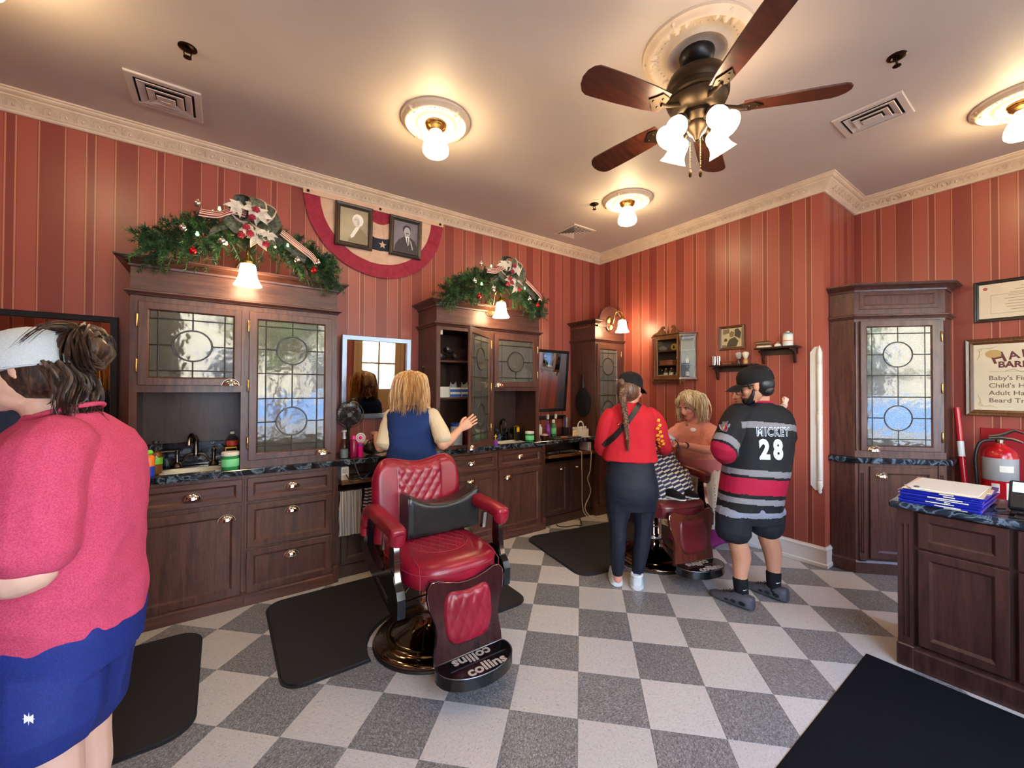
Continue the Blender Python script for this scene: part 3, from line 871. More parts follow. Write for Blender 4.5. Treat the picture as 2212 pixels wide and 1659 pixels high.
h3=thing('hutch_cabinet','narrow dark wood hutch with arched top and sconce in the far corner','cabinet',(1.6,1.3,.906),group='leaded glass hutches')
hutch_body(h3,1.342,1.838,[],[(1.378,1.756,.970,1.955)])
leaded_door(M0,h3,1.366,1.768,.960,1.966,(1.412,1.693,1.008,1.906),(1.459,1.551,1.643),HS,{1:(1.711,.092,.098),3:(1.212,.092,.098)},handle=(1.42,.962),hinge_x=1.772,hinges=(1.857,1.46,1.08))
mb=MB();molding(mb,T(0,1.10,.02),1.342,1.398,DEP,CORN,True,False);molding(mb,T(0,1.10,.02),1.786,1.838,DEP,CORN,False,False);mb.build('cornice',WOODX,parent=h3,smooth=20)
arch=[(1.375,2.17),(1.375,2.246),(1.400,2.246)]+[(1.590+.190*math.cos(math.radians(180-9*i)),2.246+.172*math.sin(math.radians(9*i))) for i in range(21)]+[(1.805,2.246),(1.805,2.17)]
mb=MB();mb.prism(arch,0,.030,M=frame((0,1.115,0),(1,0,0),(0,0,1),(0,-1,0)))
mb.build('arched_crest',WOODX,parent=h3,smooth=20)
mb=MB();mb.tube([(p[0],1.086,p[1]-.004) for p in arch[3:24]],.012,8);mb.build('crest_bead',WOODX,parent=h3,smooth=60)

# --- corner cabinet in the alcove, set at 45 degrees
MC=frame((1.975,-1.100,0),(S2,-S2,0),(S2,S2,0),(0,0,1))
WF=.603
cc=thing('corner_cabinet','dark wood corner cabinet with a tall leaded glass door reflecting the shop window','cabinet',(2.3,-1.2,0))
def pent(e0=0.0,e1=0.0):
    # plan outline in world xy, clockwise from the left return
    return [(1.962-e0,YJ-.004),(1.962-e0,-1.094-e0*.41),(2.405+e0*.0-e0*.41+e0*.41,-1.537-e0),(XA-.004,-1.537-e0),(XA-.004,YJ-.004)]
mb=MB();mb.prism(pent(),0,.866);mb.build('body',WOOD,parent=cc,smooth=0)
mb=MB();mb.prism(pent(),.912,.962);mb.prism(pent(),1.985,2.230)
mb.box(0,0,.962,.036,.022,1.985,M=MC);mb.box(.566,0,.962,.603,.022,1.985,M=MC)
mb.prism([(1.962,YJ-.004),(1.962,-1.094),(1.984,-1.094),(1.984,YJ-.004)],.962,1.985);mb.prism([(2.405,-1.537),(XA-.004,-1.537),(XA-.004,-1.515),(2.405,-1.515)],.962,1.985)
mb.box(.036,0,.962,.566,.022,.966,M=MC)
mb.build('upper_body',WOOD,parent=cc,smooth=0)
mb=MB();mb.prism([(1.986,YJ-.02),(2.60,YJ-.02),(2.60,-1.50),(2.59,-1.50),(2.59,YJ-.03),(1.986,YJ-.03)],.963,1.984);mb.build('interior',WOODIN,parent=cc,smooth=0)
for z in (1.39,1.60):
    mb=MB();mb.prism([(2.00,YJ-.035),(2.00,-1.08),(2.42,-1.50),(2.58,-1.50),(2.58,YJ-.035)],z-.008,z+.008);mb.build('shelf',WOODIN,parent=cc,smooth=0)
def poly_mold(prof):
    a=1/math.sqrt(2);rs=[]
    P_=[(1.962,YJ-.004),(1.962,-1.094),(2.405,-1.537),(XA-.004,-1.537)]
    k=math.tan(math.radians(22.5))
    Nn=[(-1,0),(-1,-k),(-k,-1),(0,-1)]
    return [[(p[0]+n[0]*d,p[1]+n[1]*d,z) for d,z in prof] for p,n in zip(P_,Nn)]
mb=MB();mb.rings(poly_mold([(d,z+.058) for d,z in CORN]));mb.build('cornice',WOODX,parent=cc,smooth=20)
mb=MB();mb.rings(poly_mold([(d,z+.012) for d,z in MIDM]));mb.build('moulding',WOODX,parent=cc,smooth=20)
mb=MB();mb.rings(poly_mold([(-.01,.868),(.030,.868),(.036,.874),(.036,.902),(.030,.910),(-.01,.910)]));mb.build('marble_ledge',MARBLE,parent=cc,smooth=0)
mb=MB();mb.rings(poly_mold([(0,0),(.014,0),(.014,.085),(.004,.10),(0,.10)]));mb.build('plinth',WOODX,parent=cc,smooth=20)
panel_front('frieze_panel',MC,cc,.024,.566,2.085,2.228,.030,t=.010)
leaded_door(MC,cc,.024,.575,.968,1.992,(.072,.510,1.008,1.941),(.108,.288,.472),[1.890,1.560,1.390,1.060],{1:(1.724,.100,.098),3:(1.225,.096,.098)},handle=(.115,.964),hinge_x=.578,hinges=(1.86,1.46,1.08))
panel_front('door',MC,cc,.085,.540,.118,.842,.050,handle=(.165,.758))
pilaster(MC,cc,.012,.052,.10,.866,base=.02);pilaster(MC,cc,.555,.595,.10,.866,base=.02)

# --- reception counter at the right
MR=frame((.810,-1.575,0),(0,-1,0),(1,0,0),(0,0,1))
rc=thing('reception_counter','dark wood reception counter with panelled front at the right edge','counter',(1.05,-2.3,0))
LR=1.55
mb=MB();mb.box(0,0,0,LR,.48,.818,M=MR);mb.build('body',WOODR,parent=rc,smooth=0)
pilaster(MR,rc,.0,.060,0,.818,base=.118,out=.016).data.materials[0]=WOODR
plinth(MR,rc,.062,LR,h=.118,out=.028).data.materials[0]=WOODR
for i in range(4):
    a=.078+i*.326
    panel_front('drawer',MR,rc,a,a+.302,.632,.812,.040,t=.022,rec=.014,mat=WOODR)
    panel_front('door',MR,rc,a,a+.302,.130,.622,.042,t=.022,rec=.014,mat=WOODR)
mb=MB();mb.cbox(-.03,-.042,.820,LR+.02,.49,.858,.008,M=MR);mb.build('marble_top',MARBLE,parent=rc)
# ------------------------------------------------------------------ ceiling lamps, fan, vents, sprinklers
SHADE=emis('glowing_opal_glass',(1.0,0.75,0.40,1),32.0)
SHADE_F=emis('glowing_fan_glass',(1.0,0.76,0.47,1),20.0)
SHADE_S=emis('glowing_sconce_glass',(1.0,0.72,0.40,1),34.0)

def medallion(parent,x,y,R=.22,leaves=4,a0=.3):
    mb=MB();Q=T(x,y,H)
    k=R/.22
    mb.lathe([(.220*k,0),(.218*k,-.012),(.205*k,-.018),(.200*k,-.030),(.190*k,-.034),(.182*k,-.028),(.172*k,-.020),(.135*k,-.016),(.125*k,-.022),(.116*k,-.030),(.106*k,-.024),(.080*k,-.018),(.070*k,-.022),(.0,-.022)],40,M=Q)
    for i in range(40):
        a=2*PI*i/40;mb.sphere((.155*k*math.cos(a),.155*k*math.sin(a),-.020),(.006,.006,.004),6,4,M=Q)
    m=mb.build('medallion',CROWN,parent=parent,smooth=50)
    lf=MB()
    for i in range(leaves):
        a=a0+2*PI*i/leaves
        for da,l,w in ((0,.062,.020),(.22,.046,.014),(-.22,.046,.014)):
            b=a+da
            F=Q@RZ(b)@T(.178*k,0,-.030)
            lf.grid(lambda u,v:(l*(u-.4),w*math.sin(PI*min(1,u*1.02))**.7*(v-.5)*2,-.010*math.sin(PI*u)+.012*(2*v-1)**2+.01*u),6,4,M=F,thick=.004)
        lf.sphere((0,0,0),(.013,.013,.009),8,5,M=Q@RZ(a)@T(.170*k,0,-.034))
    tag(lf.build('leaf_spray',CROWN,parent=m,smooth=60),kind='stuff')
    return m

BELL=[(.034,3.108),(.040,3.095),(.046,3.078),(.058,3.055),(.070,3.030),(.079,3.005),(.083,2.985),(.081,2.966),(.070,2.953),(.040,2.950),(.0,2.952)]
def ceiling_lamp(x,y,label):
    r=thing('ceiling_lamp',label,'ceiling light',(x,y,H),group='ceiling lamps')
    medallion(r,x,y)
    mb=MB();mb.lathe([(.0,3.148),(.066,3.148),(.068,3.140),(.060,3.132),(.064,3.126),(.056,3.116),(.042,3.108),(.038,3.100),(.0,3.100)],24,M=T(x,y,0));mb.build('fitter',BRASS,parent=r)
    mb=MB();mb.lathe(BELL,28,M=T(x,y,0));mb.build('shade',SHADE,parent=r,smooth=80)
    return r
ceiling_lamp(-1.04,.25,'white glass ceiling lamp on a plaster medallion, nearest to the bunting')
ceiling_lamp(.848,.246,'white glass ceiling lamp on a plaster medallion, in front of the louvred square vent')
ceiling_lamp(1.711,-1.963,'white glass ceiling lamp on a medallion cut by the right edge of the photo')
for x,y in ((-2.93,.25),(-1.04,-2.5),(-3.1,-2.3)):
    ceiling_lamp(x,y,'white glass ceiling lamp outside the frame over the near side of the shop')

# ceiling fan
FX,FY=-.20,-1.033
fan=thing('ceiling_fan','dark bronze ceiling fan with five wooden blades and four lit glass shades','ceiling fan',(FX,FY,H))
medallion(fan,FX,FY,.265,6,.1)
Q=T(FX,FY,0)
mb=MB();mb.lathe([(0,3.150),(.082,3.150),(.084,3.140),(.078,3.112),(.058,3.088),(.028,3.078),(.014,3.074),(.014,3.045),(0,3.045)],28,M=Q);mb.build('canopy',BLACKM,parent=fan)
FANB=P('fan_bronze',lin(58,46,34),0.42,0.85)
mb=MB();mb.lathe([(0,3.055),(.060,3.055),(.100,3.042),(.135,3.018),(.148,2.985),(.150,2.960),(.142,2.945),(.150,2.938),(.148,2.915),(.138,2.905),(.142,2.898),(.130,2.875),(.105,2.852),(.080,2.840),(.0,2.838)],36,M=Q);mb.build('motor_housing',FANB,parent=fan)
mb=MB();mb.lathe([(0,2.842),(.072,2.842),(.074,2.820),(.062,2.800),(.050,2.790),(.052,2.770),(.040,2.745),(.022,2.728),(.012,2.705),(.0,2.700)],24,M=Q);mb.build('light_hub',FANB,parent=fan)
BLADE=wood('fan_blade_wood',lin(46,22,16),lin(84,40,26),.35,'x')
for i in range(5):
    a=math.radians(21.5+72*i)
    F=Q@RZ(a)@T(0,0,2.845)
    mb=MB()
    pts=[(.205,-.052),(.30,-.062),(.45,-.070),(.58,-.072)]+[(.60+.062*math.cos(math.radians(t)),.072*math.sin(math.radians(t))) for t in (-80,-55,-28,0,28,55,80)]+[(.58,.072),(.45,.070),(.30,.062),(.205,.052)]
    mb.prism(pts,-.004,.004,M=F@RX(math.radians(13)))
    bl=mb.build('blade',BLADE,parent=fan,smooth=20)
    mb=MB()
    mb.tube([(.10,0,.02),(.145,0,.005),(.185,0,-.006),(.225,0,-.006)],[.014,.012,.014,.020],8,M=F,flat=.45)
    mb.prism([(.205,-.035),(.250,-.045),(.275,-.02),(.300,0),(.275,.02),(.250,.045),(.205,.035)],-.011,-.005,M=F@RX(math.radians(13)))
    for dx,dy in ((.235,-.022),(.235,.022),(.275,0)):mb.sphere((dx,dy,-.012),(.006,.006,.003),8,4,M=F@RX(math.radians(13)))
    mb.build('blade_iron',FANB,parent=bl,smooth=40)
cam_a=math.degrees(math.atan2(1.13,1.95))
for i,da in enumerate((45,135,225,315)):
    a=math.radians(cam_a+da);dx,dy=math.cos(a),math.sin(a)
    mb=MB();mb.tube(bez((FX+dx*.04,FY+dy*.04,2.785),(FX+dx*.075,FY+dy*.075,2.80),(FX+dx*.092,FY+dy*.092,2.81),(FX+dx*.098,FY+dy*.098,2.79),6),.009,8)
    arm=mb.build('lamp_arm',FANB,parent=fan)
    ax=Vector((dx*.55,dy*.55,-.84)).normalized()
    F=along((FX+dx*.092,FY+dy*.092,2.800),ax)
    mb=MB();mb.lathe([(0,.0),(.026,.0),(.030,.008),(.028,.026),(0,.026)],16,M=F);mb.build('shade_holder',FANB,parent=arm)
    mb=MB();mb.lathe([(.024,.024),(.040,.034),(.048,.052),(.050,.070),(.047,.088),(.048,.105),(.054,.122),(.064,.140),(.068,.146),(.060,.143),(.0,.120)],20,M=F);mb.build('shade',SHADE_F,parent=arm,smooth=80)
for dx,dy,l in ((.010,-.012,.15),(-.012,.030,.14)):
    mb=MB()
    for k in range(int(l/.008)):mb.sphere((FX+dx,FY+dy,2.705-k*.008),.0026,6,4)
    ch=mb.build('pull_chain',BRASS,parent=fan,smooth=80)
    mb=MB();mb.lathe([(0,0),(.005,-.004),(.008,-.018),(.008,-.034),(.005,-.040),(0,-.041)],10,M=T(FX+dx,FY+dy,2.708-l));mb.build('chain_pull',BRONZE,parent=ch)

# vents
VENTP=mottled('vent_enamel',lin(196,182,172),lin(202,188,178),5,0.45)
THROAT_SHADE=P('painted_throat_shade',lin(26,24,26),0.9)
def vent(x0,y0,x1,y1,n,label):
    cx,cy=(x0+x1)/2,(y0+y1)/2;hx,hy=(x1-x0)/2,(y1-y0)/2
    r=thing('ceiling_vent',label,'vent',(cx,cy,H),group=None)
    sq_=lambda i,z:[(cx-hx+i,cy-hy+i,z),(cx+hx-i,cy-hy+i,z),(cx+hx-i,cy+hy-i,z),(cx-hx+i,cy+hy-i,z)]
    mb=MB();fl=.034
    mb.rings([sq_(0,H),sq_(0,H-.008),sq_(.004,H-.011),sq_(fl,H-.011),sq_(fl,H)],cap=False);mb.build('flange',VENTP,parent=r,smooth=0)
    mb=MB();mb.box(x0+fl,y0+fl,H-.0025,x1-fl,y1-fl,H-.001);mb.build('throat_shade_plate',THROAT_SHADE,parent=r,smooth=0)  # flat dark plate: shade inside the vent put into colour, no opening behind
    span=min(hx,hy)-fl
    for k in range(n):
        o=fl+.012+span*k/n*.95;w=span/n*(.80 if n==3 else .62)
        mb=MB();z0=H-.010-.006*(k if n==3 else 0)
        if k==n-1 and n==3:mb.rings([sq_(o,z0),sq_(o+.004,z0-.003),sq_(o+w*.55,z0-.002),sq_(o+w*.55,z0+.004)],cap=True)
        else:mb.rings([sq_(o,z0-.002),sq_(o+.003,z0-.005),sq_(o+w,z0+.003),sq_(o+w,z0+.006),sq_(o+.002,z0+.0)],cap=False,close=True)
        mb.build('louver',VENTP,parent=r,smooth=20)
    return r
vent(-2.602,.828,-2.264,1.148,3,'square ceiling vent with nested louvres above the left end of the mirror wall')
vent(1.022,-1.566,1.318,-1.230,3,'square ceiling vent with nested louvres right of the fan, near the sprinkler')
vent(.826,.910,1.150,1.246,5,'square ceiling vent with many thin louvres by the room corner')
for x,y,lab in ((-2.306,.462,'bronze ceiling sprinkler above the left square vent'),(.679,-1.61,'bronze ceiling sprinkler right of the fan blades'),(.667,.48,'small bronze ceiling sprinkler left of the far ceiling lamp')):
    r=thing('sprinkler',lab,'sprinkler',(x,y,H));Q=T(x,y,H)
    mb=MB();mb.lathe([(.040,0),(.040,-.003),(.034,-.007),(.022,-.009),(.016,-.004),(0,-.004)],24,M=Q);mb.build('escutcheon',BRONZE,parent=r)
    mb=MB();mb.lathe([(.010,-.004),(.010,-.020),(.0,-.020)],10,M=Q)
    for s in (-1,1):mb.tube([(.009*s,0,-.018),(.015*s,0,-.030),(.012*s,0,-.042),(.003*s,0,-.048)],.003,6,M=Q)
    mb.build('frame',BRONZE,parent=r)
    mb=MB();mb.lathe([(0,-.047),(.018,-.048),(.019,-.051),(0,-.053)],16,M=Q,wob=lambda i:1 if i%2 else .86);mb.build('deflector',BRONZE,parent=r)
# ------------------------------------------------------------------ mirrors (hung leaning forward from the wall)
def mirror(x0,x1,label,fm,w=.042,tilt=2.0):
    zb,zt=1.185,1.892;yt=1.425-.008*tilt;yb=yt+math.tan(math.radians(tilt))*(zt-zb)
    r=thing('wall_mirror',label,'mirror',((x0+x1)/2,1.498,zb),group=None)
    up=Vector((0,yt-yb,zt-zb));L=up.length;up.normalize()
    F=frame((x0,yb,zb),(1,0,0),up,Vector((1,0,0)).cross(up))     # z axis points into the room
    W=x1-x0
    R=lambda i,z:[(i,i,z),(W-i,i,z),(W-i,L-i,z),(i,L-i,z)]
    mb=MB();mb.rings([R(0,-.022),R(0,.010),R(.003,.013),R(w-.004,.010),R(w,.004),R(w,-.004)],M=F,cap=False)
    mb.add(R(0,-.022),[(0,1,2,3)],M=F);mb.build('frame',fm,parent=r,smooth=20)
    mb=MB();mb.box(w-.002,w-.002,-.006,W-w+.002,L-w+.002,.0,M=F);mb.build('mirror_glass',MIRROR,parent=r,smooth=0)
    mb=MB()
    for x in (x0+W*.25,x1-W*.25):mb.tube([(x,1.4995,zt-.04),(x,yt+.03,zt-.05)],.006,6)
    mb.box(x0+W*.2,yb+.012,zb+.01,x1-W*.2,1.4995,zb+.03)
    mb.build('wall_bracket',BLACKM,parent=r)
    return r
mirror(-1.340,-.744,'square mirror in a brushed steel frame, behind the blue-vested person',STEEL)
mirror(.600,1.200,'black framed mirror leaning out from the wall, left of the corner hutch',BLACKM,.034,5.0)
mirror(-3.30,-2.690,'black framed mirror behind the white cap of the pink-shirted person',BLACKM,.038)

# ------------------------------------------------------------------ sconces
def sconce(x,y0,label):
    r=thing('wall_sconce',label,'wall lamp',(x,y0,2.20),group='bell glass sconces')
    F=frame((x,y0,2.215),(1,0,0),(0,0,1),(0,-1,0))
    mb=MB();mb.lathe([(.066,0),(.066,.006),(.060,.010),(.054,.008),(.020,.013),(.0,.014)],32,M=F@SC(1,1.38,1));pl=mb.build('backplate',PEWTER,parent=r)
    mb=MB()
    for i in range(28):
        a=2*PI*i/28
        mb.tube([(.016*math.cos(a),.016*1.38*math.sin(a),.0135),(.052*math.cos(a),.052*1.38*math.sin(a),.0095)],[.0012,.0030],5,M=F)
    tag(mb.build('fluting',BRASS,parent=pl,smooth=60),kind='stuff')
    mb=MB();mb.tube(smoothpts([(x,y0-.012,2.20),(x,y0-.045,2.215),(x,y0-.065,2.26),(x,y0-.085,2.325),(x,y0-.125,2.350),(x,y0-.170,2.330),(x,y0-.185,2.285),(x,y0-.185,2.262)],5),.0085,8)
    mb.build('arm',BRASS,parent=r,smooth=60)
    mb=MB();S=T(x,y0-.185,0)
    mb.lathe([(0,2.290),(.010,2.288),(.014,2.276),(.022,2.262),(.034,2.246),(.034,2.226),(.0,2.226)],20,M=S);mb.build('shade_holder',BRASS,parent=r)
    mb=MB();mb.lathe([(.033,2.232),(.040,2.226),(.044,2.212),(.046,2.190),(.050,2.160),(.058,2.130),(.072,2.105),(.078,2.096),(.070,2.098),(.0,2.135)],28,M=S);mb.build('shade',SHADE_S,parent=r,smooth=80)
sconce(-2.02,1.100,'lit bell glass sconce under the large garland, above the sink hutch')
sconce(-.085,1.100,'lit bell glass sconce under the smaller looking far garland')
sconce(1.572,1.085,'lit bell glass sconce on the arched crest of the corner hutch')

# ------------------------------------------------------------------ garlands
NG=[P('needle_green_%d' %i,c,0.55) for i,c in enumerate((lin(22,56,30),lin(36,80,40),lin(62,104,46)))]
RIB=mottled('olive_brocade_ribbon',lin(52,58,44),lin(94,98,76),60,0.6,lo=.4,hi=.6)
def stripe_mat(name,axis,c0,c1,scale,duty=.5,c2=None,kind='Generated',rough=.6):
    m,nt,b=nmat(name)
    tc=node(nt,'ShaderNodeTexCoord');sp=node(nt,'ShaderNodeSeparateXYZ');nt.links.new(tc.outputs[kind],sp.inputs[0])
    mu=node(nt,'ShaderNodeMath',operation='MULTIPLY');mu.inputs[1].default_value=scale;nt.links.new(sp.outputs[axis],mu.inputs[0])
    fr=node(nt,'ShaderNodeMath',operation='FRACT');nt.links.new(mu.outputs[0],fr.inputs[0])
    nt.links.new(ramp(nt,fr.outputs[0],[(0,c0),(duty,c1)],'CONSTANT'),b.inputs['Base Color']);b.inputs['Roughness'].default_value=rough
    return m
CREAMR=P('cream_ribbon',lin(226,200,176),.5);REDR=P('red_ribbon_stripe',lin(150,40,50),.5)
PETAL=mottled('cream_velvet_petal',lin(214,204,182),lin(234,226,208),20,.7)
CRIMSON=mottled('crimson_rose',lin(120,10,34),lin(178,22,54),60,.6)
SILVERB=P('silver_ball',lin(224,220,212),.08,1.0);REDB=P('red_glass_ball',lin(170,14,26),.08,.6);GREENB=emis('green_fairy_light',(.3,1,.35,1),1.5,(.2,.9,.3,1));WARMB=emis('warm_fairy_light',(1,.8,.5,1),3.0)

def ribbon(mb,pts,wid,w,mi=0):
    """strip along pts, wid = width direction per point (or one)"""
    P_=smoothpts(pts,6);n=len(P_)-1
    def f(u,v):
        p=P_[min(n,round(u*n))];wd=Vector(wid).normalized()
        return p+wd*(w*(v-.5))+Vector((0,-.010*math.sin(PI*v),0))
    mb.grid(f,n,4,mi=mi,thick=.0015)
def striped_ribbon(name,parent,pts,wid,w,lab=None):
    base=MB();ribbon(base,pts,wid,w);o=base.build(name,CREAMR,parent=parent,smooth=60)
    if lab:o['label']=lab
    for k in (-.28,0,.28):
        m_=MB();wv=Vector(wid).normalized()*(w*k);ribbon(m_,[Vector(p)+wv+Vector((0,-.004,0)) for p in pts],wid,w*.12);m_.build('stripe',REDR,parent=o,smooth=60)
    return o
def garland(cx,label,seed,bow_shift):
    g=random.Random(seed)
    r=thing('christmas_garland',label,'garland',(cx,1.06,2.225),group=None)
    L=.485
    spine=lambda t:Vector((cx+L*t,1.05-.02*math.cos(t*1.4),2.42-.155*abs(t)**1.6))
    mb=MB()
    for i in range(480):
        t=g.uniform(-1,1);t=math.copysign(abs(t)**.9,t)
        if abs(t)<.10 and g.random()<.2:continue
        b=spine(t);ring=(.135*(1-.45*abs(t)**2.2))
        a=g.uniform(0,2*PI)
        d=Vector((t*.75+g.gauss(0,.35),math.cos(a)*.9-.25,math.sin(a)*.95)).normalized()
        if d.z<-.3 and abs(t)<.3:d.z *= .2;d.normalize()
        p0=b+d*ring*.25;ln=g.uniform(.12,.185)*(1-.2*abs(t))
        p3=p0+d*ln+Vector((0,0,-.02))
        if p3.y>1.44:p3.y=1.44
        pts=bez(p0,p0+d*ln*.4,p0+d*ln*.7+Vector((0,0,.008)),p3,5)
        mi=g.choice((0,0,0,1,1,2))
        mb.tube(pts,[.0035,.003,.003,.0025,.002,.0015],4,mi=mi)
        for k in range(34):
            u=g.uniform(.12,1);s=u*5;j=min(4,int(s));q=pts[j].lerp(pts[j+1],s-j)
            td=(pts[j+1]-pts[j]).normalized()
            rd=Vector((g.gauss(0,1),g.gauss(0,1),g.gauss(0,1)));rd=(rd-td*rd.dot(td)).normalized()
            nd=(td*.75+rd).normalized();nl=g.uniform(.026,.040)
            sd=nd.cross(rd if abs(nd.dot(rd))<.95 else td).normalized()*.0022
            sd2=nd.cross(sd).normalized()*.0022
            mb.add([q+sd,q-sd*.5+sd2,q-sd*.5-sd2,q+nd*nl],[(0,1,3),(1,2,3),(2,0,3)],mi=mi)
    tag(mb.build('pine_foliage',NG,parent=r,smooth=0,fix=False),kind='stuff')
    # bow of brocade ribbon
    bx=cx+bow_shift;c=Vector((bx,.925,2.485))
    for nm,pts,wd in (('bow_loop',[(0,0,0),(-.07,-.02,.06),(-.10,-.05,.015),(-.05,-.045,-.035),(0,-.01,-.01)],(.25,.3,.9)),
                        ('bow_loop',[(0,0,.01),(.06,-.02,.085),(.125,-.05,.055),(.08,-.05,-.02),(0,-.01,-.01)],(-.3,.3,.9)),
                        ('bow_loop',[(0,0,.02),(-.035,-.03,.115),(.03,-.06,.115),(.035,-.04,.03),(0,-.01,.01)],(.9,.5,.1)),
                        ('bow_loop',[(0,-.01,0),(.07,-.05,.0),(.105,-.06,-.065),(.04,-.06,-.055),(0,-.02,-.01)],(-.2,.45,.9))):
        mb=MB();ribbon(mb,[c+Vector(p)*1.25 for p in pts],wd,.098);lp=mb.build(nm,RIB,parent=r,smooth=60)
        m_=MB();wv=Vector(wd).normalized()*.047;ribbon(m_,[c+Vector(p)*1.25+wv+Vector((0,-.004,0)) for p in pts],wd,.014);m_.build('ribbon_edge',CREAMR,parent=lp,smooth=60)
    tl=[c+Vector(p) for p in ((0,0,0),(-.07,-.045,-.012),(-.14,-.05,-.055),(-.20,-.045,-.10))]
    mb=MB();ribbon(mb,tl,(.35,.2,.9),.085);mb.build('bow_tail',RIB,parent=r,smooth=60)
    striped_ribbon('bow_tail',r,[p+Vector((-.02,-.03,.055)) for p in tl[:3]]+[c+Vector((-.25,-.07,-.005))],(.2,.25,.9),.05,'cream ribbon tail with red stripes')
    tr=[c+Vector(p) for p in ((.04,-.01,-.02),(.14,-.045,-.05),(.24,-.05,-.12),(.32,-.04,-.17))]
    mb=MB();ribbon(mb,tr,(.3,.2,.9),.062);mb.build('bow_tail',RIB,parent=r,smooth=60)
    striped_ribbon('bow_tail',r,[p+Vector((.03,-.035,.02)) for p in tr[1:]]+[c+Vector((.38,-.06,-.18))],(.35,.2,.85),.045,'cream ribbon tail with red stripes')
    # poinsettias, roses, baubles
    def poinsettia(p,s,tilt):
        F=along(p,(tilt,-1,.15));mb=MB()
        for k in range(6):
            a=2*PI*k/6+g.uniform(-.15,.15);l=s*g.uniform(.85,1.15)
            mb.grid(lambda u,v:(l*u,l*.30*math.sin(PI*min(1,u**.8))*(2*v-1),.012*math.sin(PI*u)-.025*u*u+.010*(2*v-1)**2),6,4,M=F@RZ(a),thick=.0012)
        for k in range(7):mb.sphere((g.uniform(-.008,.008),g.uniform(-.008,.008),.008),.004,6,4,M=F)
        mb.build('poinsettia',PETAL,parent=r,smooth=60)
    for dx,dz,s in ((-.075,.075,.062),(.02,.085,.062),(.055,.06,.06),(.045,-.085,.075),(.10,-.06,.055),(-.01,-.045,.055)):
        poinsettia((bx+dx,.845+.02*g.random(),2.475+dz),s,g.uniform(-.4,.4))
    for dx,dz in ((.03,.09),(.008,.035),(-.02,-.030),(-.045,-.085),(.085,-.115),(.0,-.065)):
        mb=MB();c0=Vector((bx+dx,.826,2.47+dz))
        for k in range(14):
            a=k*2.4;rr=.0045*math.sqrt(k)
            mb.grid(lambda u,v:(rr*math.cos(a)+.013*(u-.5),rr*math.sin(a)+.013*(v-.5),.010-rr*.5+.008*math.sin(PI*u)*math.sin(PI*v)),3,3,M=along(c0,(math.cos(a)*.25,-1,math.sin(a)*.25)),thick=.002)
        mb.sphere(c0+Vector((0,.006,0)),.016,8,6);mb.build('rose',CRIMSON,parent=r,smooth=60)
    for dx,dz,mt,s in ((-.20,.02,SILVERB,.020),(-.335,-.10,SILVERB,.022),(-.15,-.135,SILVERB,.024),(.255,-.18,SILVERB,.022),(.385,-.165,SILVERB,.018),(-.29,-.225,REDB,.020),(.36,-.225,REDB,.020),(-.27,.06,SILVERB,.019),(.13,-.11,WARMB,.009),(-.27,-.12,GREENB,.010),(-.165,.055,GREENB,.009),(.20,-.09,GREENB,.009),(-.13,-.15,WARMB,.008)):
        mb=MB();p=(cx+dx,.862+g.uniform(-.015,.015),2.47+dz);mb.sphere(p,s,14,9);mb.lathe([(.006,s-.002),(.006,s+.006),(0,s+.006)],8,M=T(*p));mb.build('bauble' if s>.015 else 'fairy_light',mt,parent=r,smooth=80)
    return r
garland(-2.005,'large christmas pine garland with olive bow on top of the sink hutch',3,-.01)
garland(-.055,'christmas pine garland with olive bow on top of the open hutch',5,.03)

# ------------------------------------------------------------------ bunting and portraits
RED=mottled('bunting_red',lin(140,26,48),lin(158,36,58),30,.8);WHT=mottled('bunting_cream',lin(206,168,138),lin(218,182,152),14,.8);NAVY=P('bunting_navy',lin(30,34,50),.8)
bt=thing('bunting','red, cream and navy pleated fan bunting pinned below the crown moulding','bunting',(-1.012,1.498,3.03))
BC=(-1.012,3.045)
def pleat(a):
    q=(a/PI*9)%1
    return .010*(q if q<.85 else (1-q)/.15*.85)
def band(r0,r1,mt,name):
    mb=MB();mb.grid(lambda u,v:(BC[0]-(r0+(r1-r0)*v)*math.cos(PI*u),1.4855-pleat(PI*u)*min(1,(r0+(r1-r0)*v)/.3),BC[1]-(r0+(r1-r0)*v)*math.sin(PI*u)),126,3,thick=-.0015)
    return mb.build(name,mt,parent=bt,smooth=25)
for r0,r1,mt,nm in ((.01,.135,RED,'red_band'),(.135,.262,WHT,'cream_band'),(.262,.372,NAVY,'navy_band'),(.372,.490,WHT,'cream_band'),(.490,.610,RED,'red_band')):nb=band(r0,r1,mt,nm)
mb=MB();mb.box(-1.630,1.470,3.022,-.394,1.4735,3.063);mb.build('header_tape',WHT,parent=bt,smooth=0)
for x in (-1.595,-1.012,-.43):
    mb=MB();mb.lathe([(.004,0),(.012,.0),(.012,.004),(.006,.006),(.004,.003)],14,M=frame((x,1.470,3.043),(1,0,0),(0,0,1),(0,-1,0)));mb.build('grommet',BRONZE,parent=bt)
for k in range(7):
    a=math.radians(90+(k-3)*22+4);rr=.318
    F=frame((BC[0]-rr*math.cos(a),1.470,BC[1]-rr*math.sin(a)),(1,0,0),(0,0,1),(0,-1,0))
    mb=MB();mb.prism([((.036 if i%2==0 else .015)*math.cos(math.radians(90+36*i)),(.036 if i%2==0 else .015)*math.sin(math.radians(90+36*i))) for i in range(10)],0,.001,M=F);mb.build('star',WHT,parent=bt,smooth=0)

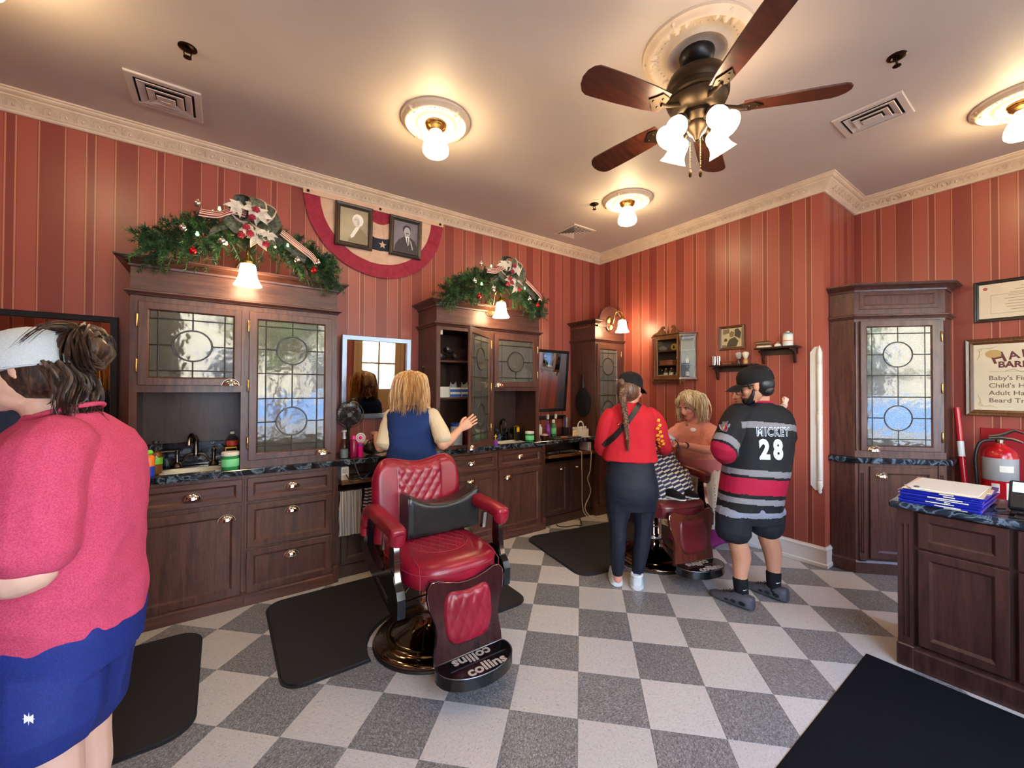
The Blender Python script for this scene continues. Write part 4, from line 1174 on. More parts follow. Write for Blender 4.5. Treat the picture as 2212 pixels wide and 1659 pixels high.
def picture_frame(name,label,cat,F,W,Hh,fw_,fmat,layers,deep=.02,group=None,lines=(),outer=True,loc=None):
    """F: frame at the lower left corner, z out of the wall. layers: (name, material, polygon) flat shapes in the picture plane"""
    r=thing(name,label,cat,F.to_translation(),group=group)
    R=lambda i,z:[(i,i,z),(W-i,i,z),(W-i,Hh-i,z),(i,Hh-i,z)]
    mb=MB();mb.rings([R(0,0),R(0,deep-.004),R(.004,deep),R(fw_*.45,deep*.8),R(fw_*.6,deep*.9),R(fw_-.003,deep*.55),R(fw_,deep*.45),R(fw_,.002)],M=F,cap=False)
    mb.build('frame',fmat,parent=r,smooth=20)
    for i,(ins,th) in enumerate(lines):
        mb=MB();mb.rings([R(ins,deep*.95),R(ins+th*.5,deep*1.06),R(ins+th,deep*.95)],M=F,cap=False);mb.build('gilt_line',BRASS,parent=r,smooth=0)
    mb=MB();mb.box(fw_-.002,fw_-.002,.001,W-fw_+.002,Hh-fw_+.002,deep*.4,M=F);bk=mb.build('picture',layers[0][1],parent=r,smooth=0)
    for k,(nm,mt,poly) in enumerate(layers[1:]):
        mb=MB();mb.prism(poly,deep*.4,deep*.4+.0006*(k+1),M=F);mb.build(nm,mt,parent=bk,smooth=0)
    return r
PB=mottled('portrait_backdrop_tan',lin(128,116,92),lin(166,150,116),5,.35);PB2=mottled('portrait_backdrop_grey',lin(96,88,98),lin(136,128,136),5,.35)
PSK=P('portrait_pale_tone',lin(216,208,190),.4);PSK2=P('portrait_grey_tone',lin(180,172,172),.4);PDK=P('portrait_dark_coat',lin(48,42,38),.4);PDK2=P('portrait_brown_coat',lin(118,98,62),.4);PHR=P('portrait_white_hair',lin(238,234,224),.4);PHB=P('portrait_dark_hair',lin(40,36,38),.4)
FRM=P('ebonised_frame',lin(44,38,32),.35)
def E2(cx,cy,rx,ry,a0=0,a1=360,n=20):return [(cx+rx*math.cos(math.radians(a0+(a1-a0)*i/n)),cy+ry*math.sin(math.radians(a0+(a1-a0)*i/n))) for i in range(n if a1-a0==360 else n+1)]
def hang(x,z,y=1.474,lean=4):return frame((x,y,z),(1,0,0),Vector((0,-math.sin(math.radians(lean)),math.cos(math.radians(lean)))),Vector((0,-math.cos(math.radians(lean)),-math.sin(math.radians(lean)))))
picture_frame('portrait','framed tan portrait of a white-haired bust, left one on the bunting','picture',hang(-1.392,2.652),.308,.362,.040,FRM,[
    ('picture',PB,None),('coat',PDK2,[(.10,.042),(.265,.042),(.265,.11),(.235,.15),(.20,.175),(.165,.16),(.13,.10)]),('cravat',PHR,[(.125,.10),(.165,.175),(.200,.185),(.190,.160),(.150,.09),(.128,.075)]),
    ('hair',PHR,E2(.183,.235,.046,.052)),('face',PSK,E2(.172,.222,.029,.042)),('cheek',PSK2,E2(.186,.212,.010,.022)),('brow',PDK2,[(.155,.236),(.190,.238),(.190,.241),(.155,.240)])],lines=((.004,.004),(.024,.004)))
picture_frame('portrait','framed grey portrait of a dark-suited bust, right one on the bunting','picture',hang(-.934,2.656),.304,.356,.040,FRM,[
    ('picture',PB2,None),('coat',PDK,[(.045,.042),(.262,.042),(.262,.115),(.235,.160),(.190,.185),(.135,.185),(.085,.150),(.055,.10)]),('shirt',PHR,[(.145,.19),(.185,.19),(.185,.125),(.172,.105)]),('tie',PDK,[(.162,.18),(.174,.18),(.180,.125),(.172,.11)]),
    ('lapel',PSK2,[(.19,.165),(.205,.15),(.225,.08),(.215,.075)]),('hair',PHB,E2(.160,.252,.038,.038)),('face',PSK2,E2(.163,.230,.030,.042)),('moustache',PHB,[(.148,.212),(.180,.212),(.176,.220),(.152,.220)])],lines=((.004,.004),(.024,.004)))

# ------------------------------------------------------------------ things on the far wall; local x runs to the right along the wall (-y), z out of the wall
def wallF(y,z,off=0.0,X=XF):return frame((X-off,y,z),(0,-1,0),(0,0,1),(-1,0,0))
# curio cabinet with canted glass sides
cu=thing('curio_cabinet','small walnut wall curio cabinet with scrolled crest and glass front','cabinet',(XF,.425,1.52))
F=frame((XF,.425,0),(0,-1,0),(-1,0,0),(0,0,1))        # x right along wall, y out of wall (left-handed order handled by normals), z up
W2,FW_,D_=.262,.148,.135
hexo=lambda e:[(-W2-e,0),(-W2-e,.02),(-FW_-e*.4,D_+e),(FW_+e*.4,D_+e),(W2+e,.02),(W2+e,0)]
def slab(z0,z1,e,nm,mt=WALNUT,bev=None):
    mb=MB();rs=[[(p[0],p[1],z0) for p in hexo(e)],[(p[0],p[1],z1) for p in hexo(e)]]
    if bev:rs=[[(p[0],p[1],z0) for p in hexo(e-bev)],[(p[0],p[1],z0+bev) for p in hexo(e)],[(p[0],p[1],z1) for p in hexo(e)]]
    mb.rings(rs,M=F);return mb.build(nm,mt,parent=cu,smooth=20)
slab(1.545,1.560,.016,'base',bev=.006);slab(1.560,1.572,.004,'base_rail');slab(2.002,2.022,.004,'top_rail');slab(2.022,2.036,.018,'top',bev=.008)
mb=MB();mb.box(-W2+.004,.0005,1.572,W2-.004,.010,2.002,M=F);mb.build('back_panel',WOODIN,parent=cu,smooth=0)
for x,y in ((-W2+.008,.014),(W2-.008,.014),(-FW_-.004,D_-.008),(FW_+.004,D_-.008)):
    mb=MB();mb.lathe([(.011,1.572),(.011,1.60),(.008,1.61),(.010,1.63),(.008,1.64),(.008,1.93),(.010,1.94),(.008,1.955),(.011,1.965),(.011,2.002)],10,M=F@T(x,y,0));mb.build('post',WALNUT,parent=cu)
for z in (1.703,1.856):
    mb=MB();mb.rings([[(p[0]*.94,max(.011,p[1]*.93),zz) for p in hexo(0)] for zz in (z-.004,z+.003)],M=F);mb.build('shelf',WALNUT,parent=cu,smooth=0)
mb=MB();a,c=-FW_+.010,FW_-.010
R=lambda i,y:[(a+i,y,1.574+i),(c-i,y,1.574+i),(c-i,y,2.000-i),(a+i,y,2.000-i)]
mb.rings([R(0,D_-.012),R(0,D_+.002),R(.020,D_+.004),R(.025,D_-.003),R(.025,D_-.012)],M=F,cap=False,close=True);cd=mb.build('door',WALNUT,parent=cu,smooth=20)
mb=MB();mb.box(a+.024,D_-.008,1.598,c-.024,D_-.005,1.976,M=F);mb.build('pane',CLEAR,parent=cd,smooth=0)
mb=MB();mb.sphere((c-.012,D_+.010,1.77),.006,8,6,M=F);mb.build('knob',BRASS,parent=cd)
for s in (-1,1):
    p,q=Vector((s*(W2-.008),.024,0)),Vector((s*(FW_+.006),D_-.012,0));d=(q-p);n_=Vector((d.y,-d.x,0)).normalized()*.0015
    mb=MB();mb.rings([[(p+n_)+Vector((0,0,z)),(q+n_)+Vector((0,0,z)),(q-n_)+Vector((0,0,z)),(p-n_)+Vector((0,0,z))] for z in (1.574,2.0)],M=F);mb.build('side_pane',CLEAR,parent=cu,smooth=0)
Fp=frame((XF-.10,.425,0),(0,-1,0),(0,0,1),(-1,0,0))
for s in (-1,1):                # swan-neck crest halves
    pts=[(s*.195,2.036),(s*.175,2.050),(s*.130,2.066),(s*.098,2.095),(s*.075,2.122),(s*.050,2.126),(s*.036,2.108),(s*.046,2.096),(s*.058,2.102),(s*.062,2.088),(s*.040,2.070),(s*.026,2.036)]
    if s<0:pts=pts[::-1]
    mb=MB();mb.prism(pts,0,.016,M=Fp);mb.sphere((s*.050,2.108,.008),(.014,.014,.012),10,6,M=Fp);mb.build('crest_scroll',WALNUT,parent=cu,smooth=20)
mb=MB();mb.lathe([(.016,2.036),(.016,2.046),(.007,2.054),(.012,2.066),(.014,2.078),(.006,2.092),(.009,2.102),(.004,2.118),(0,2.126)],12,M=F@T(0,.108,0));mb.build('finial',WALNUT,parent=cu,smooth=60)
sk=[(-.20,1.545),(-.20,1.520),(-.165,1.526),(-.14,1.512),(-.10,1.526),(-.05,1.530),(0,1.520),(.05,1.530),(.10,1.526),(.14,1.512),(.165,1.526),(.20,1.520),(.20,1.545)]
mb=MB();mb.prism(sk[::-1],0,.014,M=Fp);mb.build('apron',WALNUT,parent=cu,smooth=20)
for x in (-.19,.145):
    mb=MB();mb.lathe([(.0,1.486),(.007,1.490),(.009,1.500),(.005,1.508),(.011,1.520),(.011,1.545),(0,1.545)],10,M=F@T(x,.11,0));mb.build('drop_finial',WALNUT,parent=cu)
# what is inside
def lathe_thing(name,label,cat,prof,loc,mats_parts,n=16,group=None):
    """a small turned thing made of stacked parts: mats_parts = [(part, material, profile)]"""
    r=thing(name,label,cat,loc,group=group)
    for nm,mt,pf in mats_parts:
        mb=MB();mb.lathe(pf,n,M=T(*loc));mb.build(nm,mt,parent=r,smooth=50)
    return r
AMBER=P('amber_spirit',lin(110,66,30),.1);PAPERL=P('paper_label',lin(224,214,196),.6);DKGL=P('dark_bottle_glass',lin(28,26,26),.08);CORK=P('cork',lin(176,140,100),.8)
def bottle(name,label,loc,r_,h,glassm,capm,lab=PAPERL,lh=(.12,.5),group=None,cat='bottle',neck=.4):
    k=r_/h
    return lathe_thing(name,label,cat,None,loc,[
        ('body',glassm,[(0,0),(r_*.94,0),(r_,h*.02),(r_,h*.58),(r_*.85,h*.66),(r_*neck,h*.76),(r_*neck,h*.90),(0,h*.90)]),
        ('cap',capm,[(0,h*.90),(r_*neck*1.15,h*.90),(r_*neck*1.15,h*.985),(r_*neck,h),(0,h)]),
        ('label',lab,[(r_*1.012,h*lh[0]),(r_*1.015,h*lh[0]+.001),(r_*1.015,h*lh[1]),(r_*1.012,h*lh[1]+.001)])],group=group)
wl=lambda lx,out,z:(XF-out,.425-lx,z)
bottle('bottle','small dark bottle with white stopper, bottom left inside the curio cabinet',wl(-.100,.07,1.5725),.014,.085,DKGL,WHITEP,lab=DKGL)
bottle('bottle','amber bottle with white label, left of the matching pair in the curio cabinet',wl(-.045,.085,1.5725),.023,.10,AMBER,CORK)
bottle('bottle','amber bottle with white label, right of the matching pair in the curio cabinet',wl(.020,.085,1.5725),.023,.102,AMBER,CORK)
bottle('bottle','thin dark bottle with pale label behind the curio cabinet door edge',wl(.085,.075,1.5725),.016,.095,DKGL,CORK)
bottle('bottle','tall slim bottle with white label in the canted side of the curio cabinet',wl(.185,.050,1.5725),.018,.115,DKGL,CORK)
bottle('bottle','blue-grey glass bottle on the middle shelf at the side of the curio cabinet',wl(.185,.050,1.707),.016,.105,P('bluegrey_glass',lin(96,104,112),.1),BLACKP)
tb=thing('tobacco_box','orange-red wooden box on the middle shelf of the curio cabinet','box',wl(-.03,.075,1.707))
BOXW=mottled('orange_box_wood',lin(146,78,48),lin(170,96,60),20,.5)
mb=MB();mb.cbox(-.105,.045,1.707,.050,.105,1.742,.002,M=F);mb.build('box_body',BOXW,parent=tb)
mb=MB();mb.cbox(-.107,.043,1.7425,.052,.107,1.758,.003,M=F);mb.build('lid',BOXW,parent=tb);mb=MB();mb.sphere((-.028,.108,1.740),.004,8,5,M=F);mb.build('clasp',BRASS,parent=tb)
lathe_thing('glass_bowl','small cut glass bowl on the top shelf of the curio cabinet','bowl',None,wl(-.085,.075,1.860),[('bowl',P('frosted_cut_glass',lin(146,134,128),.2),[(0,0),(.030,.002),(.042,.018),(.044,.036),(.038,.036),(.030,.008),(0,.006)]),('lid',P('frosted_lid',lin(160,150,144),.2),[(.040,.0365),(.030,.046),(.010,.052),(.006,.060),(0,.062)])])
tn=thing('polish_tin','round yellow tin standing on edge on the top shelf of the curio cabinet','tin',wl(.05,.07,1.860));Ft=frame(wl(.045,.055,1.899),(0,-1,0),(0,0,1),(-1,0,0))
YEL=P('yellow_enamel',lin(196,160,50),.35);mb=MB();mb.lathe([(0,0),(.036,0),(.038,.003),(.038,.018),(.036,.020),(0,.020)],24,M=Ft);mb.build('tin_body',YEL,parent=tn)
mb=MB();mb.prism([(-.012,-.016),(.012,-.016),(.006,.012),(0,.018),(-.006,.012)],.0203,.0208,M=Ft);mb.build('emblem',DKGL,parent=tn,smooth=0)
mb=MB();mb.cbox(.083,.06,1.8605,.106,.085,1.905,.002,M=F);tag(mb.build('match_box',PAPERL,at=wl(.095,.07,1.860)),'small cream box beside the yellow tin in the curio cabinet','box')
# sepia photograph
SEP=P('sepia_ground',lin(186,172,132),.35);SEPD=P('sepia_shadow',lin(62,54,40),.4);SEPM=P('sepia_midtone',lin(122,108,78),.4)
picture_frame('framed_photograph','brown framed sepia photograph above the shaving brushes','picture',wallF(-.073,1.828,.002),.240,.232,.026,WALNUT,[('picture',SEP,None),
    ('shadow',SEPD,[(.075,.027),(.165,.027),(.185,.080),(.150,.120),(.100,.100),(.080,.06)]),('wall_tone',SEPM,[(.04,.15),(.10,.16),(.10,.20),(.04,.20)]),('figure',SEPM,[(.105,.12),(.14,.125),(.145,.165),(.12,.18),(.10,.16)]),('drape',SEPD,[(.15,.13),(.20,.10),(.21,.16),(.18,.20),(.15,.19)]),('hat',SEPD,[(.05,.08),(.08,.085),(.075,.11),(.055,.11)]),('bench',SEPM,[(.03,.03),(.075,.028),(.075,.045),(.03,.05)])],deep=.022)
# bracket shelves
def bracket_shelf(y0,y1,z,label):
    r=thing('wall_shelf',label,'shelf',(XF,(y0+y1)/2,z))
    mb=MB();mb.cbox(XF-.118,y1,z-.016,XF-.0005,y0,z,.005);mb.build('board',EBONY,parent=r)
    mb=MB();mb.box(XF-.014,y1+.03,z-.066,XF-.0005,y0-.03,z-.0165);mb.build('rail',EBONY,parent=r,smooth=0)
    for y in (y0-.045,y1+.045):
        poly=[(0,0),(.095,0),(.098,-.014),(.080,-.024),(.050,-.034),(.034,-.056),(.030,-.090),(.022,-.118),(.010,-.128),(0,-.122)]
        mb=MB();mb.prism(poly,-.009,.009,M=frame((XF-.0145,y,z-.0165),(-1,0,0),(0,0,1),(0,1,0)));mb.build('bracket',EBONY,parent=r,smooth=20)
    return r
bracket_shelf(-.022,-.440,1.682,'dark bracket shelf holding silver tumblers and shaving brushes')
bracket_shelf(-.438,-.775,1.818,'dark bracket shelf holding hairbrushes and a powder tin')
TUM=P('silver_tumbler',lin(222,216,206),.14,1.0)
for y,lab in ((-.052,'silver tumbler, left of two on the lower bracket shelf'),(-.098,'silver tumbler, right of two on the lower bracket shelf')):
    lathe_thing('tumbler',lab,'cup',None,(XF-.06,y,1.6825),[('cup',TUM,[(0,0),(.018,0),(.020,.084),(.0185,.084),(.0165,.004),(0,.004)]),('rim',TUM,[(.0202,.080),(.0215,.083),(.0205,.086),(.0188,.085)])],group='silver tumblers')
sb=thing('soap_box','brown leather box between the tumblers and shaving brushes','box',(XF-.06,-.185,1.6825));LEA=mottled('tan_leather',lin(120,62,38),lin(146,80,50),40,.5)
mb=MB();mb.cbox(XF-.09,-.225,1.6825,XF-.03,-.145,1.704,.003);mb.build('box_body',LEA,parent=sb);mb=MB();mb.cbox(XF-.092,-.227,1.7045,XF-.028,-.143,1.718,.004);mb.build('lid',LEA,parent=sb)
BR1=mottled('badger_bristle',lin(128,124,118),lin(190,186,178),90,.9,stretch=(1,1,.15));BR2=mottled('boar_bristle',lin(206,194,170),lin(236,226,206),90,.9,stretch=(1,1,.15))
for y,hm,bm_,lab in ((-.282,P('dark_red_handle',lin(62,20,24),.2),BR1,'shaving brush with dark red handle and grey bristles'),(-.345,P('tan_handle',lin(190,140,90),.3),BR2,'shaving brush with turned tan handle and cream bristles')):
    lathe_thing('shaving_brush',lab,'brush',None,(XF-.06,y,1.6825),[('handle',hm,[(0,0),(.020,0),(.022,.006),(.018,.018),(.021,.030),(.017,.042),(.013,.050),(0,.050)]),('bristles',bm_,[(.012,.0502),(.018,.062),(.027,.082),(.030,.096),(.024,.107),(.010,.113),(0,.114)])],group='shaving brushes')
# hairbrushes and powder
for k,(z,y0,lab) in enumerate(((1.8185,-.500,'wooden hairbrush with pale bristles lying on the upper bracket shelf'),(1.8495,-.492,'dark backed hairbrush resting bristles down on the other hairbrush'))):
    r=thing('hairbrush',lab,'brush',(XF-.06,y0,z),group='hairbrushes')
    zz=z+(.0 if k==0 else 0)
    mb=MB();mb.cbox(XF-.085,y0-.060,zz,XF-.04,y0+.050,zz+.018,.002);bs=mb.build('bristles',BR2 if k==0 else SEPM,parent=r)
    mb=MB();mb.sphere((XF-.0625,y0-.004,zz+.0225),(.028,.064,.007),16,6);mb.build('brush_back',WALNUT if k else BOXW,parent=r)
    mb=MB();mb.tube([(XF-.0625,y0+.052,zz+.022),(XF-.0625,y0+.062,zz+.022)],.006,6);mb.build('handle',WALNUT,parent=r)
lathe_thing('cologne_bottle','small white and amber bottle between hairbrushes and powder tin','bottle',None,(XF-.06,-.612,1.8185),[('body',WHITEP,[(0,0),(.024,0),(.026,.006),(.024,.020),(.012,.028),(0,.028)]),('stopper',CORK,[(0,.0282),(.008,.0282),(.009,.036),(.006,.042),(0,.043)])])
lathe_thing('powder_tin','pale blue and white talc powder tin on the upper bracket shelf','tin',None,(XF-.06,-.690,1.8185),[('tin_body',P('pale_tin',lin(206,214,214),.35),[(0,0),(.037,0),(.037,.098),(.0,.098)]),('shoulder',P('blue_tin',lin(120,150,158),.35),[(.038,.0985),(.038,.104),(.030,.112),(.014,.116),(0,.116)]),('cap',P('tin_cap',lin(190,184,176),.35),[(0,.1165),(.012,.1165),(.012,.126),(0,.127)]),('label',PAPERL,[(.0372,.02),(.0378,.021),(.0378,.075),(.0372,.076)]),('print',P('print_red',lin(196,130,126),.5),[(.0379,.040),(.0382,.041),(.0382,.046),(.0379,.047)])],n=24)
# white plank with half-turned baluster at the wall's end
bp=thing('baluster_post','white turned baluster on a pointed plank at the end of the far wall','post',(XF,-.885,.61))
mb=MB();mb.prism([(.835,.66),(.868,.622),(.902,.622),(.918,.66),(.918,1.755),(.902,1.800),(.868,1.800),(.835,1.755)],0,.014,M=frame((XF-.0005,0,0),(0,-1,0),(0,0,1),(-1,0,0)));mb.build('plank',WHITEPAINT,parent=bp,smooth=0)
prof=[(0,.600),(.008,.604),(.014,.618),(.010,.632),(.016,.645),(.017,.70),(.012,.706),(.018,.716),(.012,.728),(.016,.738),(.016,1.08),(.013,1.12),(.019,1.135),(.012,1.150),(.016,1.165),(.021,1.200),(.019,1.235),(.012,1.250),(.019,1.264),(.013,1.278),(.016,1.29),(.017,1.62),(.012,1.632),(.018,1.645),(.012,1.658),(.017,1.668),(.017,1.745),(.012,1.757),(.015,1.772),(.008,1.79),(0,1.812)]
mb=MB();mb.lathe(prof,16,M=T(XF-.028,-.905,0));mb.build('baluster',WHITEPAINT,parent=bp,smooth=50)
# ------------------------------------------------------------------ floor mats
def mat_thing(label,poly,m,h=.016,M=None):
    cx=sum(p[0] for p in poly)/len(poly);cy=sum(p[1] for p in poly)/len(poly)
    ins=lambda d:[(p[0]+(cx-p[0])*d/math.hypot(p[0]-cx,p[1]-cy),p[1]+(cy-p[1])*d/math.hypot(p[0]-cx,p[1]-cy)) for p in poly]
    mb=MB();n=len(poly)
    mb.rings([[(p[0],p[1],.0005) for p in poly],[(p[0],p[1],h*.35) for p in ins(.002)],[(p[0],p[1],h) for p in ins(.03)]],M=M)
    q=(M@Vector((cx,cy,0))) if M is not None else Vector((cx,cy,0))
    return tag(mb.build('floor_mat',m,at=(q.x,q.y,0),smooth=25),label,'mat')
def cut_mat(x0,y0,x1,y1,r,c,rc):
    """rounded rectangle with a round bite on the front edge for the chair base"""
    out=[]
    for cx,cy,a in ((x1-r,y1-r,0),(x0+r,y1-r,90),(x0+r,y0+r,180)):
        for i in range(8):t=math.radians(a+90*i/7);out.append((cx+r*math.cos(t),cy+r*math.sin(t)))
    if c:
        a=math.asin(max(-1,min(1,(y0-c[1])/rc)))
        for i in range(21):
            t=PI-a+(-(PI-a)+a)*i/20
            out.append((c[0]+rc*math.cos(t),c[1]+rc*math.sin(t)))
    for i in range(8):t=math.radians(270+90*i/7);out.append((x1-r+r*math.cos(t),y0+r+r*math.sin(t)))
    return out
def mat_tri(label,poly,m,h,M):
    """concave outline: flat top with a chamfered rim"""
    bm=bmesh.new();vs=[bm.verts.new((p[0],p[1],.0006)) for p in poly]
    f=bm.faces.new(vs);bm.normal_update()
    if f.normal.z<0:f.normal_flip()
    bmesh.ops.triangulate(bm,faces=[f]);bm.normal_update()
    g=bmesh.ops.extrude_face_region(bm,geom=bm.faces[:])
    top=[e for e in g['geom'] if isinstance(e,bmesh.types.BMVert)]
    for v in top:v.co.z=h
    bmesh.ops.recalc_face_normals(bm,faces=bm.faces)
    rim=[e for e in bm.edges if e.is_boundary is False and all(abs(v.co.z-h)<1e-6 for v in e.verts) and any(abs(ff.normal.z)<.1 for ff in e.link_faces)]
    bmesh.ops.bevel(bm,geom=rim,offset=.010,segments=2,affect='EDGES')
    me=bpy.data.meshes.new('floor_mat');bm.transform(M);bm.to_mesh(me);bm.free()
    c=sum((v.co for v in me.vertices),Vector())/len(me.vertices);c.z=0
    me.transform(Matrix.Translation(-c));me.materials.append(m)
    o=bpy.data.objects.new('floor_mat',me);COL.objects.link(o);o.location=c
    return tag(o,label,'mat')
mat_tri('black rubber mat around the base of the empty barber chair',cut_mat(-1.905,.035,-.425,1.005,.11,(-1.14,.06),.352),RUBBER,.016,Matrix.Identity(4))
C2=(.88,.0);A2=math.radians(-14)
mat_tri('black rubber mat under the red-sweatered person and the occupied chair',cut_mat(-.78,-.05,.72,.88,.12,(0,0),.352),RUBBER,.016,T(C2[0],C2[1],0)@RZ(math.radians(-9)))
mat_tri('black rubber mat behind the bare legs at the left edge',cut_mat(-3.65,.005,-2.225,.905,.12,None,0),RUBBER,.016,Matrix.Identity(4))
mat_thing('black carpet entrance mat in the lower right corner',[(.745,-1.455),(-1.25,-1.475),(-1.25,-3.25),(.745,-3.25)],CARPET,.010)

# ------------------------------------------------------------------ barber chairs
def leather(name,c0,c1):
    m,nt,b=nmat(name)
    v=coords(nt,(1,1,1));t=node(nt,'ShaderNodeTexNoise');t.inputs['Scale'].default_value=6;t.inputs['Detail'].default_value=5;nt.links.new(v,t.inputs[0])
    nt.links.new(ramp(nt,t.outputs[0],[(.35,c0),(.65,c1)]),b.inputs['Base Color'])
    t2=node(nt,'ShaderNodeTexVoronoi');t2.inputs['Scale'].default_value=260;nt.links.new(v,t2.inputs[0])
    b.inputs['Roughness'].default_value=.30;bump(nt,b,t2.outputs['Distance'],.12,.001)
    return m
RED_L=leather('crimson_leather',lin(122,14,36),lin(146,22,46));OX_L=leather('oxblood_leather',lin(88,24,30),lin(108,32,36));BLK_L=leather('black_leather',lin(22,22,24),lin(38,37,38))
THREAD=P('seam_thread',lin(150,48,66),.5);THREAD2=P('seam_thread_dark',lin(60,14,18),.6)
MAHOG=wood('dark_mahogany',lin(40,18,20),lin(62,30,30),.12);MAHOG2=wood('red_mahogany',lin(74,30,24),lin(104,48,36),.2)
BASEC=P('smoked_chrome',lin(120,104,88),.10,1.0)

LETT=P('plate_letter',lin(176,166,154),.45)
def barber_chair(name,label,loc,ang,lm,th,wm):
    r=thing(name,label,'chair',loc,ang);M=T(*loc)@RZ(ang)
    def B(mb,nm,mt,par=None,sm=40):return mb.build(nm,mt,parent=par or r,smooth=sm)
    mb=MB();mb.lathe([(0,0),(.322,0),(.325,.006),(.318,.014),(0,.014)],56,M=M);B(mb,'rubber_flange',BLACKP)
    mb=MB();mb.lathe([(0,.0145),(.315,.0145),(.318,.020),(.312,.030),(.290,.038),(.268,.042),(.262,.048),(.256,.056),(.248,.056),(.240,.052),(.215,.058),(.16,.082),(.120,.106),(.096,.130),(.086,.160),(.084,.178),(0,.178)],56,M=M);base=B(mb,'base',BASEC,sm=60)
    mb=MB();mb.lathe([(0,.1785),(.072,.1785),(.074,.19),(.074,.235),(.070,.240),(.070,.415),(0,.415)],36,M=M);B(mb,'column',CHROME)
    mb=MB();mb.cbox(-.17,-.20,.415,.17,.16,.452,.006,M=M);B(mb,'seat_plate',BLACKM)
    # pump lever
    lv=smoothpts([(-.06,-.02,.385),(-.14,-.06,.372),(-.225,-.115,.345),(-.262,-.140,.332),(-.250,-.150,.328),(-.16,-.145,.325),(-.06,-.13,.322)],4)
    mb=MB();mb.tube(lv,.007,8,M=M);B(mb,'pump_lever',CHROME,sm=60)
    # seat cushion
    def plan(t,e=0.0,f=0.0):
        c,s=math.cos(t),math.sin(t);px=math.copysign(abs(c)**.55,c);py=math.copysign(abs(s)**(.72 if s<0 else .35),s)
        return (px*(.268-e),py*((.30 if s<0 else .24)-e)-.10-f)
    n=56;mb=MB()
    ring=lambda e,z,f=0:[(*plan(2*PI*i/n,e,f),z) for i in range(n)]
    mb.rings([ring(.03,.452),ring(.006,.458),ring(0,.470),ring(0,.530),ring(.004,.548),ring(.016,.563),ring(.04,.574),ring(.08,.580),ring(.14,.582),ring(.20,.580)],M=M);seat=B(mb,'seat',lm,sm=80)
    mb=MB();mb.tube([(*plan(2*PI*i/n,-.001),.534) for i in range(n)],.0022,5,M=M,close=True)
    for s in (-1,1):mb.tube([(s*.225,-.365,.46),(s*.225,-.368,.53),(s*.214,-.33,.568),(s*.205,-.20,.5805)],.0016,5,M=M)
    B(mb,'seam',th,seat,80)
    mb=MB()
    for k in range(-6,7):
        for sgn in (1,-1):
            pts=[]
            for j in range(9):
                x=k*.052+sgn*(j-4)*.020;y=-.10+(j-4)*.042
                if abs(x)<.17 and (x/.17)**2+((y+.06)/.19)**2<1:pts.append((x,y,.5818))
            if len(pts)>1:mb.tube(pts,.0016,4,M=M)
    mb.tube([(.172*math.cos(2*PI*i/32),-.06+.192*math.sin(2*PI*i/32),.5812) for i in range(32)],.0016,4,M=M,close=True)
    tag(B(mb,'quilting',th,seat,80),kind='stuff')
    # backrest: heart topped, quilted middle
    W=.284
    top=lambda x:.992+.030*math.sin(min(1,abs(x)/.20)*PI/2)**2-(max(0,abs(x)-.185)/.099)**2.4*.115
    lean=lambda z:.188+(z-.56)*.11
    def quilt(x,z):
        if abs(x)>.142*(1-.25*max(0,.75-z)):return 0
        a=x/.058;b2=z/.082
        u,v=a+b2,a-b2
        edge=min(1,(.142-abs(x))/.012)
        return .009*(abs(math.sin(PI*u))*abs(math.sin(PI*v)))**.35*edge
    def bk(u,v):
        x=W*(2*u-1);z0,z1=.545,top(x);z=z0+(z1-z0)*v
        ex=min(1,(1-abs(2*u-1))/.16);ez=min(1,(1-v)/.13)
        puff=.052*(1-(1-ex)**2.2)**.5*(1-(1-ez)**2.2)**.5
        return (x,lean(z)-puff-quilt(x,z)*min(1,ez),z)
    mb=MB();mb.grid(bk,84,72,M=M);back=B(mb,'backrest',lm,sm=80)
    mb=MB();mb.grid(lambda u,v:(W*(2*u-1),lean(.545+(top(W*(2*u-1))-.545)*v)+.035*(1-(2*u-1)**6)**.5*(1-(2*v-1)**8)**.5,.545+(top(W*(2*u-1))-.545)*v),40,20,M=M);B(mb,'back_shell',lm,back,80)
    mb=MB()
    for s in (-1,1):
        mb.tube([(s*.145*(1-.25*max(0,.75-z)),lean(z)-.053,z) for z in [.60+.04*i for i in range(10)]],.0018,5,M=M)
    mb.tube([(W*(2*u-1)*.99,lean(top(W*(2*u-1)))-.012,top(W*(2*u-1))-.001) for u in [i/40 for i in range(41)]],.0020,5,M=M)
    B(mb,'seam',th,back,80)
    mb=MB()
    for s in (-1,1):mb.cbox(s*.270-.012,.17,.62,s*.270+.012,.215,.73,.008,M=M)
    B(mb,'hinge_block',BLACKM)
    # armrests
    for s in (-1,1):
        x=s*.305
        pa=smoothpts([(x,.215,.60),(x,.205,.66),(x,.165,.735),(x,.09,.758),(x,-.05,.752),(x,-.20,.745),(x,-.285,.735)],5)
        mb=MB();rr=[]
        for i,p in enumerate(pa):
            t=(pa[min(i+1,len(pa)-1)]-pa[max(i-1,0)]).normalized();up=Vector((1,0,0)).cross(t);up=-up if up.z<0 and abs(up.z)>.3 else up
            if up.y>.3 and abs(up.z)<.5 and i<8:up=up
            hw,hh=.041,.034
            rr.append([p+Vector((1,0,0))*(hw*math.copysign(abs(math.cos(a))**.55,math.cos(a)))+up*(hh*math.copysign(abs(math.sin(a))**.55,math.sin(a))) for a in [2*PI*k/20 for k in range(20)]])
        e=rr[-1];c=sum(e,Vector())/len(e)
        rr.append([c+(q-c)*.9+Vector((0,-.012,-.002)) for q in e]);rr.append([c+(q-c)*.6+Vector((0,-.018,-.003)) for q in e])
        mb.rings(rr,M=M)
        fr=[(x,-.275,.742),(x,-.272,.715),(x,-.262,.690)]
